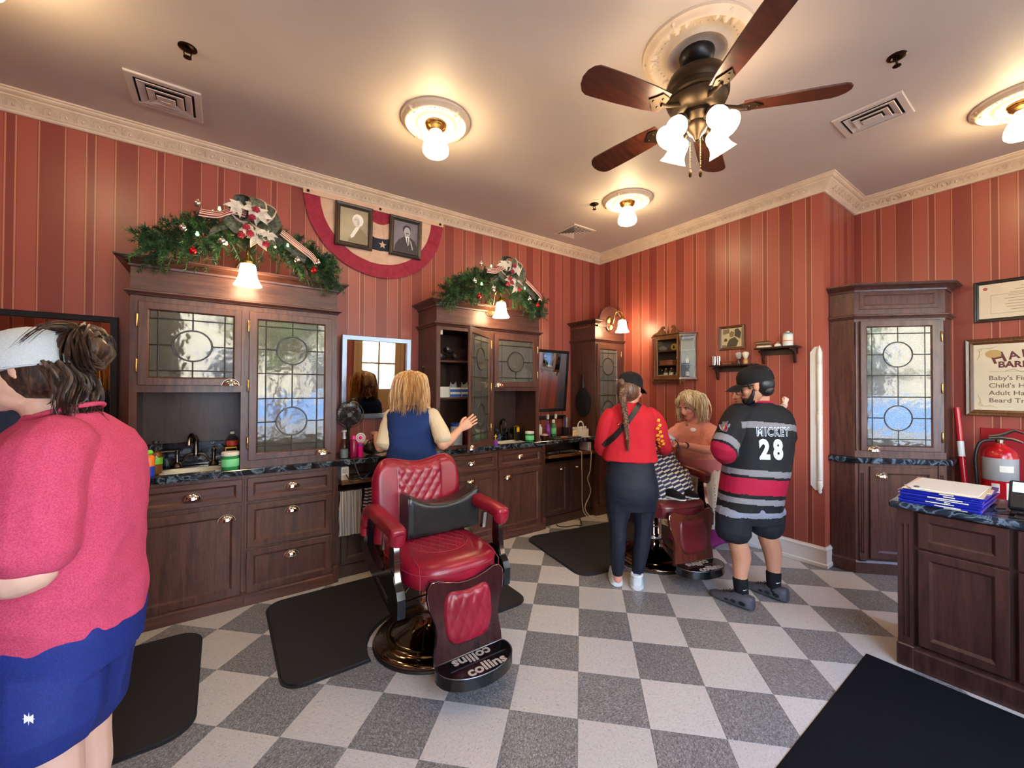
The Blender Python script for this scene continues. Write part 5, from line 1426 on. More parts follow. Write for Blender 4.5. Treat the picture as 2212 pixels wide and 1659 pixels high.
        mb.tube(fr,[.040,.042,.038],16,M=M,up=(1,0,0))
        arm=B(mb,'armrest',lm,sm=60)
        # side frame: posts, rail and toe in dark lacquer
        x0,x1=x-.020,x+.020
        G=M@frame((x,0,0),(0,1,0),(0,0,1),(1,0,0))
        mb=MB()
        mb.prism([(-.262,.70),(-.215,.70),(-.205,.60),(-.215,.545),(-.245,.52),(-.275,.53),(-.270,.60)],-.018,.018,M=G)
        mb.prism([(.150,.70),(.215,.68),(.235,.56),(.225,.48),(.17,.48),(.16,.60)],-.018,.018,M=G)
        mb.prism([(-.275,.535),(-.245,.555),(-.20,.545),(-.12,.505),(-.02,.50),(.08,.515),(.17,.56),(.23,.54),(.235,.48),(.18,.445),(.02,.405),(-.12,.365),(-.26,.330),(-.310,.330),(-.335,.350),(-.338,.44),(-.322,.475),(-.290,.500)],-.020,.020,M=G)
        sf=B(mb,'side_frame',BLACKG,sm=25)
        mb=MB();mb.prism([(-.266,.69),(-.262,.70),(-.268,.60),(-.276,.535),(-.290,.505),(-.294,.508),(-.281,.54),(-.275,.60)],-.014,.014,M=G)
        B(mb,'chrome_trim',CHROME,sf,25);mb=MB();mb.prism([(-.102,.695),(-.075,.695),(-.055,.60),(-.085,.60)],-.010,.010,M=G);B(mb,'chrome_trim',CHROME,sf,25)
        mb=MB();mb.prism([(-.20,.375),(-.02,.425),(-.02,.445),(-.20,.40)],-.0235,-.0205,M=G) if s<0 else mb.prism([(-.20,.375),(-.02,.425),(-.02,.445),(-.20,.40)],.0205,.0235,M=G);B(mb,'side_badge',BLACKM,sf,0)
    # leg panel, pad and foot plate
    L=M@frame((0,-.415,.49),(1,0,0),Vector((0,.10,1)).normalized(),Vector((0,-1,.10)).normalized())
    half=[(0,-.005),(.05,-.002),(.11,.014),(.155,.030),(.190,.030),(.210,.006),(.214,-.03),(.205,-.09),(.178,-.16),(.170,-.20),(.176,-.25),(.184,-.30),(.186,-.355)]
    poly=half+[(-p[0],p[1]) for p in half[::-1]][:-1]
    mb=MB();mb.prism(poly,-.011,.011,M=L);lp=B(mb,'leg_panel',wm,sm=25)
    mb=MB();mb.tube([(p[0],p[1]+.001,.012) for p in half[::-1][5:] ]+[],.0016,5,M=L);mb.tube([(-p[0],p[1]+.001,.012) for p in half[::-1][5:]],.0016,5,M=L);B(mb,'edge_line',CHROME,lp,60)
    def pad(u,v):
        a,b2=2*u-1,2*v-1
        w=.132-.014*b2**2+.006*b2;x=w*a*(1-.13*abs(b2)**7)
        z=-.165+.122*b2*(1-.13*abs(a)**7)+(.020*a*a if b2>0 else .006*a*a)*abs(b2)
        ee=(max(0,1-abs(a)**5)*max(0,1-abs(b2)**5))**.5
        q=(abs(math.sin(PI*(x/.062+z/.12)))*abs(math.sin(PI*(x/.062-z/.12))))**.35
        return (x,z,.0115+ee*(.018+(.008*q if lm is RED_L else .003)))
    mb=MB();mb.grid(pad,44,36,M=L);B(mb,'leg_pad',lm,lp,80)
    fp=[(-.185,-.458),(-.198,-.480),(-.200,-.505)]+[(-.198*math.cos(math.radians(a)),-.510-.130*math.sin(math.radians(a))) for a in range(10,171,10)]+[(.200,-.505),(.198,-.480),(.185,-.458)]
    mb=MB();mb.prism(fp,.098,.150,M=M);plate=B(mb,'foot_plate',BLACKG,sm=25)
    mb=MB();mb.tube([(p[0]*.975,-.545+(p[1]+.545)*.96,.1505) for p in fp],.0026,6,M=M,close=True);mb.box(-.145,-.541,.150,.150,-.536,.1518,M=M);B(mb,'rim_line',STEEL,plate,60)
    text('plate_lettering','collins',.082,M@T(.018,-.587,.1504),LETT,plate,.0008,bold=.0022)
    text('plate_lettering','collins',.082,M@T(-.010,-.497,.1504)@RZ(PI),LETT,plate,.0008,bold=.0022)
    return r
barber_chair('barber_chair','empty crimson leather barber chair with quilted back and black booster cushion on it',(-1.14,.06,0),0,RED_L,THREAD,MAHOG)
barber_chair('barber_chair','oxblood leather barber chair occupied by the caped customer',(C2[0],C2[1],0),A2,OX_L,THREAD2,MAHOG2)
# booster cushion
bc=thing('booster_cushion','black leather saddle-topped booster cushion on the crimson chair','cushion',(-1.07,.13,.583))
def bo(u,v):
    # outline swept across the width, rounded box with a saddle top
    x=-.232+.464*u
    e=min(1,min(u,1-u)/.045);top_=.765+.082*abs(2*u-1)**2.4-.016*(1-e)
    a=2*PI*v;c,s=math.cos(a),math.sin(a)
    y=.070*math.copysign(abs(c)**.28,c)*(1-.06*(1-e));zz=math.copysign(abs(s)**.28,s)
    z=.583+(top_-.583)*(zz+1)/2
    wr=.0022*math.sin(70*u+9*math.sin(5*a))*abs(2*u-1)**2
    return (-1.052+x,.124+y+(wr if c<0 else 0),z)
mb=MB();mb.rings([[bo(i/36,k/40) for k in range(40)] for i in range(37)]);cb=mb.build('cushion_body',BLK_L,parent=bc,smooth=70)
mb=MB();mb.tube([(-1.052-.232+.464*i/24,.128-.066,bo(i/24,.25)[2]-.012) for i in range(25)],.0028,6)
for s in (-1,1):mb.tube([(-1.052+s*.226,.060,.59),(-1.052+s*.229,.0585,.70),(-1.052+s*.226,.060,.832)],.0026,6)
mb.build('piping',BLK_L,parent=cb,smooth=80)
# ------------------------------------------------------------------ things at the sinks and stations
ZC=.9055
ORNG=P('orange_plastic',lin(236,120,40),.35);BLUP=P('blue_plastic',lin(36,70,190),.35);LIME=P('lime_plastic',lin(120,200,60),.35);GRNGEL=P('green_gel',lin(40,140,70),.15);MINT=P('mint_label',lin(120,214,150),.5);YELB=P('yellow_carton',lin(226,176,30),.5);MAG=P('magenta_plastic',lin(140,20,70),.25);HOTP=P('hot_pink_plastic',lin(232,30,130),.35);PURP=P('purple_plastic',lin(130,50,150),.35);GREENB_=P('green_bottle',lin(50,120,80),.3);BEIGE=P('beige_plastic',lin(196,178,156),.5);TISS=P('tissue_carton',lin(226,222,212),.6);BLUC=P('blue_carton_print',lin(40,78,170),.5);GREYT=P('grey_tissue',lin(150,152,154),.8)
def faucet(x,y,m,label):
    r=thing('faucet',label,'faucet',(x,y,ZC))
    for s in (-1,1):
        mb=MB();mb.lathe([(0,ZC),(.028,ZC),(.030,ZC+.006),(.022,ZC+.022),(.016,ZC+.030),(.011,ZC+.036),(.009,ZC+.09),(.013,ZC+.096),(.013,ZC+.118),(.0,ZC+.120)],16,M=T(x+s*.10,y,0));v=mb.build('valve',m,parent=r)
        mb=MB();mb.tube([(x+s*.10,y,ZC+.112),(x+s*.155,y-.012,ZC+.114),(x+s*.19,y-.02,ZC+.112)],[.006,.005,.007],8);mb.build('lever',m,parent=v)
    mb=MB();mb.tube(smoothpts([(x-.10,y,ZC+.030),(x-.075,y,ZC+.034),(x-.055,y,ZC+.070),(x-.03,y,ZC+.085),(x,y,ZC+.080),(x+.03,y,ZC+.085),(x+.055,y,ZC+.070),(x+.075,y,ZC+.034),(x+.10,y,ZC+.030)],4),.008,8);mb.build('bridge',m,parent=r)
    mb=MB();mb.lathe([(0,ZC+.07),(.014,ZC+.07),(.017,ZC+.085),(.012,ZC+.10),(.016,ZC+.12),(.012,ZC+.14),(.015,ZC+.17),(.018,ZC+.18),(.011,ZC+.195),(.006,ZC+.21),(0,ZC+.215)],14,M=T(x,y,0));mb.build('riser',m,parent=r)
    mb=MB();mb.tube(smoothpts([(x,y,ZC+.165),(x-.01,y-.03,ZC+.20),(x-.02,y-.08,ZC+.225),(x-.03,y-.12,ZC+.205),(x-.032,y-.13,ZC+.16)],5),.010,10);mb.build('spout',m,parent=r)
faucet(-2.291,1.40,PEWTER,'antique pewter bridge faucet with two levers at the nearest sink');faucet(.245,1.40,BRONZE,'dark bronze bridge faucet at the sink under the small leaded door')
lt=lathe_thing
lt('squeeze_bottle','orange and blue squeeze bottle with lime cap by the nearest sink','bottle',None,(-2.505,1.145,ZC),[('body',BLUP,[(0,0),(.025,0),(.027,.006),(.027,.062),(0,.062)]),('shoulder',ORNG,[(.027,.0622),(.0275,.11),(.022,.126),(.012,.132),(0,.132)]),('cap',LIME,[(0,.1322),(.012,.1322),(.018,.140),(.018,.150),(.010,.160),(0,.161)])])
lt('pump_bottle','amber liquid pump bottle with black nozzle behind the orange bottle','bottle',None,(-2.485,1.235,ZC),[('body',AMBER,[(0,0),(.033,0),(.035,.005),(.035,.11),(.028,.13),(.012,.14),(0,.14)]),('pump',BLACKP,[(0,.1402),(.014,.1402),(.014,.165),(.006,.168),(.006,.19),(.018,.192),(.018,.205),(0,.206)]),('label',LIME,[(.0352,.06),(.0356,.061),(.0356,.10),(.0352,.101)])])
lt('mouthwash_bottle','clear-topped bottle with red label behind the yellow carton','bottle',None,(-2.085,1.385,ZC),[('body',CLEAR,[(0,0),(.036,0),(.038,.006),(.038,.17),(.022,.20),(.014,.21),(0,.21)]),('liquid',P('brown_liquid',lin(150,70,40),.1),[(0,.003),(.036,.003),(.036,.12),(0,.12)]),('label',P('red_label',lin(190,60,40),.5),[(.0384,.13),(.0388,.131),(.0388,.165),(.0384,.166)]),('cap',WHITEP,[(0,.2102),(.014,.2102),(.014,.228),(0,.229)])])
def carton(name,label,x0,y0,x1,y1,z0,z1,m,print_m=None,txt=None,tm=None):
    r=thing(name,label,'box',((x0+x1)/2,(y0+y1)/2,z0))
    mb=MB();mb.cbox(x0,y0,z0,x1,y1,z1,.002);mb.build('carton',m,parent=r)
    if print_m:
        mb=MB();mb.box(x0+.004,y0-.0008,z0+(z1-z0)*.62,x1-.004,y0,z1-.008);mb.build('print_band',print_m,parent=r,smooth=0)
    if txt:text('print',txt,(x1-x0)*.34,frame(((x0+x1)/2,y0-.0006,z0+(z1-z0)*.30),(1,0,0),(0,0,1),(0,-1,0)),tm or DKGL,r,.0004)
    return r
carton('carton','yellow printed carton behind the nearest green jar',-2.125,1.28,-2.058,1.32,ZC,1.035,YELB,DKGL,'omcb')
def jar(label,x,y,k=1.0):
    lt('gel_jar',label,'jar',None,(x,y,ZC),[('body',GRNGEL,[(0,0),(.046*k,0),(.050*k,.006),(.050*k,.088*k),(.044*k,.092*k),(0,.092*k)]),('label',MINT,[(.0503*k,.024*k),(.0508*k,.025*k),(.0508*k,.072*k),(.0503*k,.073*k)]),('lid',WHITEP,[(0,.0925*k),(.050*k,.0925*k),(.051*k,.096*k),(.051*k,.114*k),(.048*k,.118*k),(0,.118*k)])],n=24)
jar('green gel jar with white lid beside the nearest sink',-2.098,1.128);jar('green gel jar with white lid at the far end of the open hutch',.42,1.135,.9)
# desk fan
fn=thing('desk_fan','black caged desk fan beside the steel-framed mirror','fan',(-1.315,1.27,ZC));Fc=along((-1.315,1.24,1.235),(-.25,-1,.05))
mb=MB();mb.lathe([(0,ZC),(.055,ZC),(.058,ZC+.008),(.040,ZC+.022),(.014,ZC+.032),(.011,ZC+.20),(.02,ZC+.22),(.02,1.20),(0,1.20)],20,M=T(-1.315,1.285,0));mb.build('stand',BLACKP,parent=fn)
mb=MB();mb.lathe([(0,-.075),(.035,-.07),(.042,-.03),(.038,-.012),(0,-.010)],18,M=Fc);mb.build('motor',BLACKP,parent=fn)
cg=MB()
for k in range(28):
    a=2*PI*k/28;cg.tube([Fc@Vector((r_*math.cos(a),r_*math.sin(a),z)) for r_,z in ((.018,.040),(.06,.036),(.098,.014),(.104,-.01),(.09,-.03),(.045,-.045))],.0013,4)
for r_,z in ((.02,.040),(.065,.034),(.104,-.008)):cg.tube([Fc@Vector((r_*math.cos(a),r_*math.sin(a),z)) for a in [2*PI*i/32 for i in range(32)]],.0028,6,close=True)
tag(cg.build('cage',BLACKM,parent=fn,smooth=80),kind='stuff')
for k in range(4):
    mb=MB();mb.grid(lambda u,v:((.018+.072*u)*math.cos((v-.5)*1.1*(.5+u)),(.018+.072*u)*math.sin((v-.5)*1.1*(.5+u)),.018*(v-.5)),6,4,M=Fc@RZ(PI/2*k),thick=.0015);mb.build('fan_blade',P('smoke_plastic',lin(46,42,42),.2) if k==0 else bpy.data.materials['smoke_plastic'],parent=fn,smooth=60)
lt('spray_bottle','clear water spray bottle in front of the desk fan','bottle',None,(-1.372,1.172,ZC),[('body',CLEAR,[(0,.001),(.030,.001),(.033,.006),(.033,.10),(.024,.13),(.013,.15),(0,.15)]),('water',P('water_tint',lin(150,160,170),.05),[(0,.004),(.030,.004),(.030,.07),(0,.07)]),('nozzle',P('clear_nozzle',lin(190,196,200),.2),[(0,.1502),(.014,.1502),(.014,.168),(.010,.17),(.010,.20),(.020,.203),(.018,.215),(0,.216)])])
lt('shampoo_bottle','dark magenta bottle behind the pink hand fan','bottle',None,(-1.30,1.175,ZC),[('body',MAG,[(0,0),(.028,0),(.030,.005),(.030,.12),(.018,.14),(0,.14)]),('cap',HOTP,[(0,.1402),(.016,.1402),(.016,.165),(.010,.172),(0,.173)])])
hf=lt('hand_fan','hot pink hand fan with a round white head on the middle station','fan',None,(-1.25,1.165,ZC),[('handle',HOTP,[(0,0),(.020,0),(.022,.004),(.021,.075),(.024,.08),(.024,.105),(.012,.112),(0,.112)]),('collar',PURP,[(.0245,.084),(.027,.09),(.027,.10),(.0245,.106)])])
Fh=along((-1.25,1.165,ZC+.150),(-.25,-1,0));mb=MB();mb.lathe([(0,-.012),(.036,-.010),(.039,0),(.036,.010),(.014,.011),(0,.011)],24,M=Fh);hd_=mb.build('fan_head',WHITEP,parent=hf)
mb=MB();mb.sphere((0,0,.012),(.015,.015,.007),14,8,M=Fh);mb.build('hub',HOTP,parent=hd_);mb=MB();mb.tube([Fh@Vector((.026*math.cos(a),.026*math.sin(a),.011)) for a in [2*PI*i/20 for i in range(20)]],.002,5,close=True);mb.build('ring',MAG,parent=hd_)
mb=MB();mb.box(-.055,0,0,.055,.0012,.105,M=T(-1.165,1.36,ZC)@RZ(.15)@RX(-.2));tag(mb.build('printed_card',P('cream_card',lin(222,206,170),.7),at=(-1.165,1.36,ZC),smooth=0),'cream printed card leaning at the back of the middle station','card')
db=thing('dryer_bag','soft black bag on the middle station behind the pink hand fan','bag',(-1.14,1.24,ZC));mb=MB();mb.sphere((-1.14,1.24,ZC+.048),(.075,.06,.047),16,10);mb.build('bag_body',BLK_L,parent=db,smooth=80);mb=MB();mb.tube(smoothpts([(-1.19,1.22,ZC+.07),(-1.17,1.21,ZC+.115),(-1.11,1.21,ZC+.115),(-1.09,1.22,ZC+.07)],4),.005,6);mb.build('bag_handle',BLACKP,parent=db)
mb=MB();mb.box(-.10,-.07,0,.10,.07,.0015,M=T(-1.02,1.18,ZC+.0006)@RZ(.2));tag(mb.build('paper_sheet',PAPERL,at=(-1.02,1.18,ZC),smooth=0),'cream paper sheet lying on the middle station under the left elbow','paper')
# hanging striped towel and cape under the tray
def tick_mat():
    m,nt,b=nmat('ticking_stripe');tc=node(nt,'ShaderNodeTexCoord');sp=node(nt,'ShaderNodeSeparateXYZ');nt.links.new(tc.outputs['Object'],sp.inputs[0]);mu=node(nt,'ShaderNodeMath',operation='MULTIPLY');mu.inputs[1].default_value=95;nt.links.new(sp.outputs[0],mu.inputs[0]);fr=node(nt,'ShaderNodeMath',operation='FRACT');nt.links.new(mu.outputs[0],fr.inputs[0])
    nt.links.new(ramp(nt,fr.outputs[0],[(0,lin(206,200,188)),(.58,lin(40,42,54))],'CONSTANT'),b.inputs['Base Color']);b.inputs['Roughness'].default_value=.85;return m
TICK=tick_mat()
def hung(x0,x1,y,z0,z1,m,label,amp=.006,nm='towel',cat='towel'):
    mb=MB();mb.grid(lambda u,v:(x0+(x1-x0)*u+.004*math.sin(9*v),y+amp*math.sin(u*13+2*v)*(1-v*.4),z0+(z1-z0)*v),30,14,thick=.010)
    return tag(mb.build(nm,m,at=((x0+x1)/2,y,z0),smooth=80),label,cat)
hung(-1.424,-1.262,1.075,.335,.668,TICK,'black and white ticking-striped towel hanging under the middle station')
mt_=stripe_mat('navy_cream_stripe',2,lin(30,36,66),lin(206,196,176),11,.62)
hung(-1.245,-1.165,1.062,.40,.672,mt_,'navy and cream striped cape hanging right of the ticking towel',.012,'folded_cape','cape')
hung(-1.235,-1.185,1.040,.20,.39,mt_,'lower corner of a striped cape showing behind the chair arm',.008,'folded_cape','cape')
# trays: power blocks, clippers and cords
def cord(label,pts,r_,m,nm='cord'):
    mb=MB();mb.tube(smoothpts(pts,6),r_,6);p=pts[len(pts) // 2];return tag(mb.build(nm,m,at=p,smooth=80),label,'cord')
def outlet(x,label):
    r=thing('power_block',label,'socket',(x,1.22,.741));mb=MB();mb.cbox(x-.028,1.12,.741,x+.028,1.26,.845,.004);mb.build('case',WHITEP,parent=r)
    for z in (.765,.815):
        mb=MB();mb.cbox(x-.018,1.1145,z-.016,x+.018,1.1195,z+.016,.003);mb.build('socket',BEIGE,parent=r)
outlet(-1.375,'white power block in the tray left of the striped towel');outlet(1.275,'white power block in the far tray by the corner hutch')
CLP=P('clipper_black',lin(30,30,32),.3)
for i,(x,y,a,lab) in enumerate(((-1.23,1.12,.3,'black hair clipper in the middle tray, nearest the power block'),(-.98,1.13,-.2,'black hair clipper in the middle tray, right of its twin'),(.70,1.10,.2,'black hair clipper at the left end of the far tray'),(.915,1.11,-.3,'black hair clipper in the middle of the far tray'))):
    r=thing('hair_clipper',lab,'clipper',(x,y,.741));M=T(x,y,.765)@RZ(a)@RY(PI/2)
    mb=MB();mb.lathe([(0,-.09),(.016,-.088),(.021,-.06),(.019,0),(.023,.06),(.018,.075),(0,.076)],14,M=M);mb.build('clipper_body',CLP,parent=r,smooth=60);mb=MB();mb.cbox(-.016,-.019,.076,.016,.019,.092,.002,M=M);mb.build('blade',STEEL,parent=r)
cord('black clipper cord looping over the middle tray',[(-1.33,1.06,ZC),(-1.30,1.03,.80),(-1.28,1.0,.76),(-1.20,1.03,.80),(-1.12,1.08,.765)],.005,BLACKP);cord('second black cord dipping below the middle tray edge',[(-1.385,1.05,.80),(-1.36,.985,.745),(-1.33,.99,.775),(-1.22,.98,.77),(-1.15,1.04,.778)],.004,BLACKP)
cl_=MB();cl_.grid(lambda u,v:(.93+.20*u,1.07+.09*v,.745+.028*math.sin(PI*u)*(1-.3*math.sin(7*v))*math.sin(PI*min(1,v+.2))),16,10,thick=.004);tag(cl_.build('cloth',P('slate_blue_cloth',lin(70,90,124),.8),at=(1.0,1.1,.742),smooth=80),'crumpled slate-blue cloth in the far tray','cloth')
cord('beige cord hanging from the far tray, left of the pair',[(1.03,1.045,.765),(1.055,1.03,.75),(1.06,1.03,.60),(1.075,1.04,.40),(1.085,1.05,.22),(1.10,1.04,.10),(1.16,1.02,.03),(1.22,1.0,.012)],.005,BEIGE);cord('beige cord hanging from the far tray, right of the pair',[(1.20,1.045,.765),(1.205,1.03,.74),(1.19,1.03,.55),(1.16,1.04,.45),(1.22,1.05,.30),(1.13,1.05,.14),(1.20,1.03,.03),(1.30,.99,.010)],.005,BEIGE)
cord('black cord lying on the floor in front of the far desk',[(.76,1.11,.02),(.74,1.05,.008),(.80,.985,.008),(.90,.97,.008),(.955,.93,.008),(1.02,1.0,.008),(1.10,1.10,.012)],.005,BLACKP)
# inside the open hutch
for i,(x,z,lab) in enumerate(((-.515,1.700,'rolled black cape at the left of the top shelf'),(-.375,1.700,'rolled black cape at the right of the top shelf'),(-.445,1.762,'rolled black cape lying on the other two'))):
    mb=MB();zz=z+.0335
    mb.tube([(x+.10*(t-.5),1.18+.10*t+(.0 if i<2 else .01),zz+.004*math.sin(9*t)) for t in [k/14 for k in range(15)]],[.028+.003*math.sin(k*2.2) for k in range(15)],10);r_=tag(mb.build('rolled_cape',BLK_L,at=(x,1.22,z),smooth=80),lab+' in the open hutch','cape')
def tissue(x,y,z,lab,tis=False):
    r=thing('tissue_box',lab,'box',(x,y,z));mb=MB();mb.cbox(x-.055,y-.05,z,x+.055,y+.05,z+.044,.003);mb.build('carton',TISS,parent=r);mb=MB();mb.box(x-.055,y-.0508,z+.004,x+.055,y-.05,z+.027);mb.build('print_band',BLUC,parent=r,smooth=0)
    if tis:
        mb=MB();mb.grid(lambda u,v:(x+.035*(2*u-1)*(1-.3*v),y+.01*math.sin(5*u),z+.0445+.055*v*(1-.5*math.sin(PI*u))),8,5,thick=.002);mb.build('tissue',GREYT,parent=r,smooth=80)
for k,z in enumerate((1.3675,1.412)):
    tissue(-.425,1.19,z,'white and blue tissue box, %s in the left stack of the open hutch' %('lower' if k==0 else 'upper'),k==1)
tissue(-.305,1.19,1.3675,'white and blue tissue box, lower right in the open hutch');tissue(-.305,1.20,1.412,'tissue box with crumpled tissue, upper right in the open hutch',True)
for k in range(3):
    mb=MB();z=1.3675+k*.032;mb.rings([[(p[0],p[1],z+q) for p in rounded_rect(-.585+(.003 if q in (0,.031) else 0),1.13,-.485,1.24,.012)] for q in (0,.006,.025,.031)]);tag(mb.build('folded_towel',TISS,at=(-.535,1.18,z),smooth=60),('bottom','middle','top')[k]+' white folded towel of the stack left of the tissue boxes','towel')
lt('wipes_tub','white tub with blue lid on the bottom shelf of the open hutch','tub',None,(-.365,1.235,.907),[('body',WHITEP,[(0,0),(.054,0),(.057,.005),(.057,.19),(0,.19)]),('lid',BLUC,[(0,.1905),(.060,.1905),(.060,.215),(.050,.222),(0,.222)]),('label',P('pale_blue_label',lin(206,216,228),.5),[(.0573,.04),(.0577,.041),(.0577,.15),(.0573,.151)])],n=24)
carton('carton','dark red box beside the white tub in the open hutch',-.295,1.19,-.20,1.28,.907,1.07,P('dark_red_box',lin(96,18,26),.5));lt('lotion_jar','small white jar left of the white tub in the open hutch','jar',None,(-.475,1.18,.907),[('body',WHITEP,[(0,0),(.030,0),(.032,.004),(.032,.04),(0,.04)]),('lid',CHROME,[(0,.0405),(.033,.0405),(.033,.055),(0,.056)])])
# hand mirrors hung on the hutch sides
def paddle(label,x,y,z,w,h):
    r=thing('hand_mirror',label,'mirror',(x,y,z));F=frame((x,y,z),(0,-1,0),(0,0,1),(-1,0,0))
    pts=[(w/2*math.sin(a)*(1-.12*math.cos(a)),-h*.30-h*.36*math.cos(PI-a)) for a in [2*PI*i/36 for i in range(36)]]
    pts=[(w/2*math.sin(t)*(1 if math.cos(t)<.3 else max(.25,1-(math.cos(t)-.3)*.8)),-.28*h+.36*h*math.cos(t)) for t in [2*PI*i/36 for i in range(36)]]
    mb=MB();mb.prism(pts[::-1],.001,.016,M=F);mb.build('mirror_back',BLACKP,parent=r,smooth=20)
    mb=MB();mb.tube([F@Vector((0,y_,.0185)) for y_ in (.04*h,.16*h,.26*h,.34*h)],[.030,.017,.014,.020],10,flat=.5,up=(0,1,0));mb.build('handle',BLACKP,parent=r,smooth=60)
    mb=MB();mb.tube([F@Vector((0,.33*h,.002)),F@Vector((0,.35*h,.02)),F@Vector((0,.37*h,.02))],.003,6);mb.build('hook',BRASS,parent=r)
paddle('black teardrop hand mirror hung on the side of the corner hutch',1.3415,1.283,1.44,.245,.50);paddle('dark hand mirror hung on the left side of the open hutch',-.6345,1.34,1.48,.19,.46)
# second sink, toys and bottles
lt('shave_foam','white and orange can at the left of the far sink','can',None,(.005,1.22,ZC),[('body',WHITEP,[(0,0),(.025,0),(.026,.004),(.026,.12),(.015,.14),(0,.14)]),('band',ORNG,[(.0263,.02),(.0268,.021),(.0268,.07),(.0263,.071)]),('cap',WHITEP,[(0,.1405),(.018,.1405),(.020,.17),(.010,.185),(0,.186)])])
lt('purple_bottle','tiny purple bottle with yellow cross top at the worktop edge','bottle',None,(-.012,1.108,ZC),[('body',PURP,[(0,0),(.020,0),(.022,.004),(.020,.045),(.008,.052),(0,.052)]),('stem',YELB,[(0,.0522),(.005,.0522),(.005,.105),(0,.106)]),('cross',YELB,[(.0052,.082),(.016,.084),(.016,.090),(.0052,.092)])])
carton('carton','black and gold carton right of the far sink faucet',.345,1.26,.385,1.29,ZC,1.055,BLACKP,YELB);carton('carton','slim yellow carton right of the far sink',.392,1.335,.432,1.375,ZC,1.050,YELB,DKGL)
lt('white_bottle','white bottle at the left end of the far desk','bottle',None,(.70,1.31,ZC),[('body',WHITEP,[(0,0),(.022,0),(.024,.004),(.024,.11),(.012,.13),(0,.13)]),('cap',WHITEP,[(0,.1302),(.012,.1302),(.012,.15),(0,.151)])]);lt('purple_shampoo','tall purple bottle on the far desk left of the green bottle','bottle',None,(.81,1.31,ZC),[('body',PURP,[(0,0),(.026,0),(.028,.004),(.028,.13),(.012,.15),(0,.15)]),('cap',PURP,[(0,.1502),(.015,.1502),(.015,.175),(0,.176)])])
lt('green_lotion','green bottle with white cap on the far desk','bottle',None,(.885,1.30,ZC),[('body',GREENB_,[(0,0),(.030,0),(.032,.004),(.032,.14),(.016,.16),(0,.16)]),('label',MINT,[(.0323,.04),(.0328,.041),(.0328,.10),(.0323,.101)]),('cap',WHITEP,[(0,.1602),(.017,.1602),(.017,.192),(.010,.198),(0,.199)])])
lt('drinking_glass','clear empty glass on the far desk beside the green bottle','glass',None,(.975,1.30,ZC),[('tumbler',CLEAR,[(0,.001),(.026,.001),(.030,.11),(.028,.11),(.025,.006),(0,.006)])])
tc_=lt('tool_cup','black cup of scissors and combs on the far desk','cup',None,(1.085,1.32,ZC),[('cup',BLACKP,[(0,0),(.040,0),(.045,.10),(.042,.10),(.038,.006),(0,.006)])])
for k,(dx,dy,h,m,lab) in enumerate(((.01,0,.24,STEEL,'steel scissors standing in the black cup, left blade pair'),(.028,.005,.20,WHITEP,'white comb standing in the black cup'),(-.012,.01,.18,BLUP,'blue comb standing in the black cup'),(.02,-.012,.22,STEEL,'second steel scissors standing in the black cup'))):
    mb=MB();mb.cbox(-.006,-.002,0,.006,.002,h-.05,.001,M=T(1.085+dx,1.32+dy,ZC+.012)@RY(.06*(k-1)))
    if m is STEEL:
        for s in (-1,1):mb.tube([T(1.085+dx,1.32+dy,ZC+.012)@RY(.06*(k-1))@Vector((s*.010+.010*math.cos(a),0,h-.042+.013*math.sin(a))) for a in [2*PI*i/12 for i in range(12)]],.0028,5,close=True)
    else:mb.cbox(-.010,-.002,h-.05,.010,.002,h,.001,M=T(1.085+dx,1.32+dy,ZC+.012)@RY(.06*(k-1)))
    tag(mb.build('scissors' if m is STEEL else 'comb',m,at=(1.085+dx,1.32+dy,ZC+.012)),lab,'scissors' if m is STEEL else 'comb')
cd_=thing('caddy','white plastic caddy of clipper guards on the far desk','caddy',(1.225,1.22,ZC));mb=MB();x0,x1,y0,y1=1.15,1.31,1.17,1.27
for a in ((x0,y0,x1,y0+.005,.075),(x0,y1-.005,x1,y1,.10),(x0,y0+.005,x0+.005,y1-.005,.085),(x1-.005,y0+.005,x1,y1-.005,.085),(x0+.005,y0+.005,x1-.005,y1-.005,.005)):mb.box(a[0],a[1],ZC,a[2],a[3],ZC+a[4])
mb.build('bin',WHITEP,parent=cd_,smooth=0);mb=MB();mb.tube(smoothpts([(1.185,1.22,ZC+.006),(1.19,1.22,ZC+.13),(1.23,1.22,ZC+.165),(1.27,1.22,ZC+.13),(1.275,1.22,ZC+.006)],5),.008,8,flat=.6);mb.build('carry_handle',WHITEP,parent=cd_,smooth=80)
for k in range(4):mb=MB();mb.cbox(1.165+k*.036,1.19,ZC+.0055,1.19+k*.036,1.21,ZC+.10+.012*(k%2),.003);mb.build('clipper_guard',TISS,parent=cd_)
mb=MB();mb.prism([(-.05,0),(.04,0),(.05,.05),(.03,.085),(-.03,.07)],0,.002,M=frame((1.095,1.16,ZC),(1,0,0),Vector((0,.3,1)).normalized(),Vector((0,-1,.3)).normalized()));sc_=tag(mb.build('spotted_card',P('cream_spotted_card',lin(220,196,160),.6),at=(1.095,1.16,ZC),smooth=0),'cream spotted card leaning against the white caddy','card')
for px,pz in ((-.02,.02),(.01,.03),(-.005,.05),(.02,.055),(.025,.015)):mb=MB();mb.prism(E2(px,pz,.007,.006,n=10),.0021,.0026,M=frame((1.095,1.16,ZC),(1,0,0),Vector((0,.3,1)).normalized(),Vector((0,-1,.3)).normalized()));mb.build('spot',CORK,parent=sc_,smooth=0)
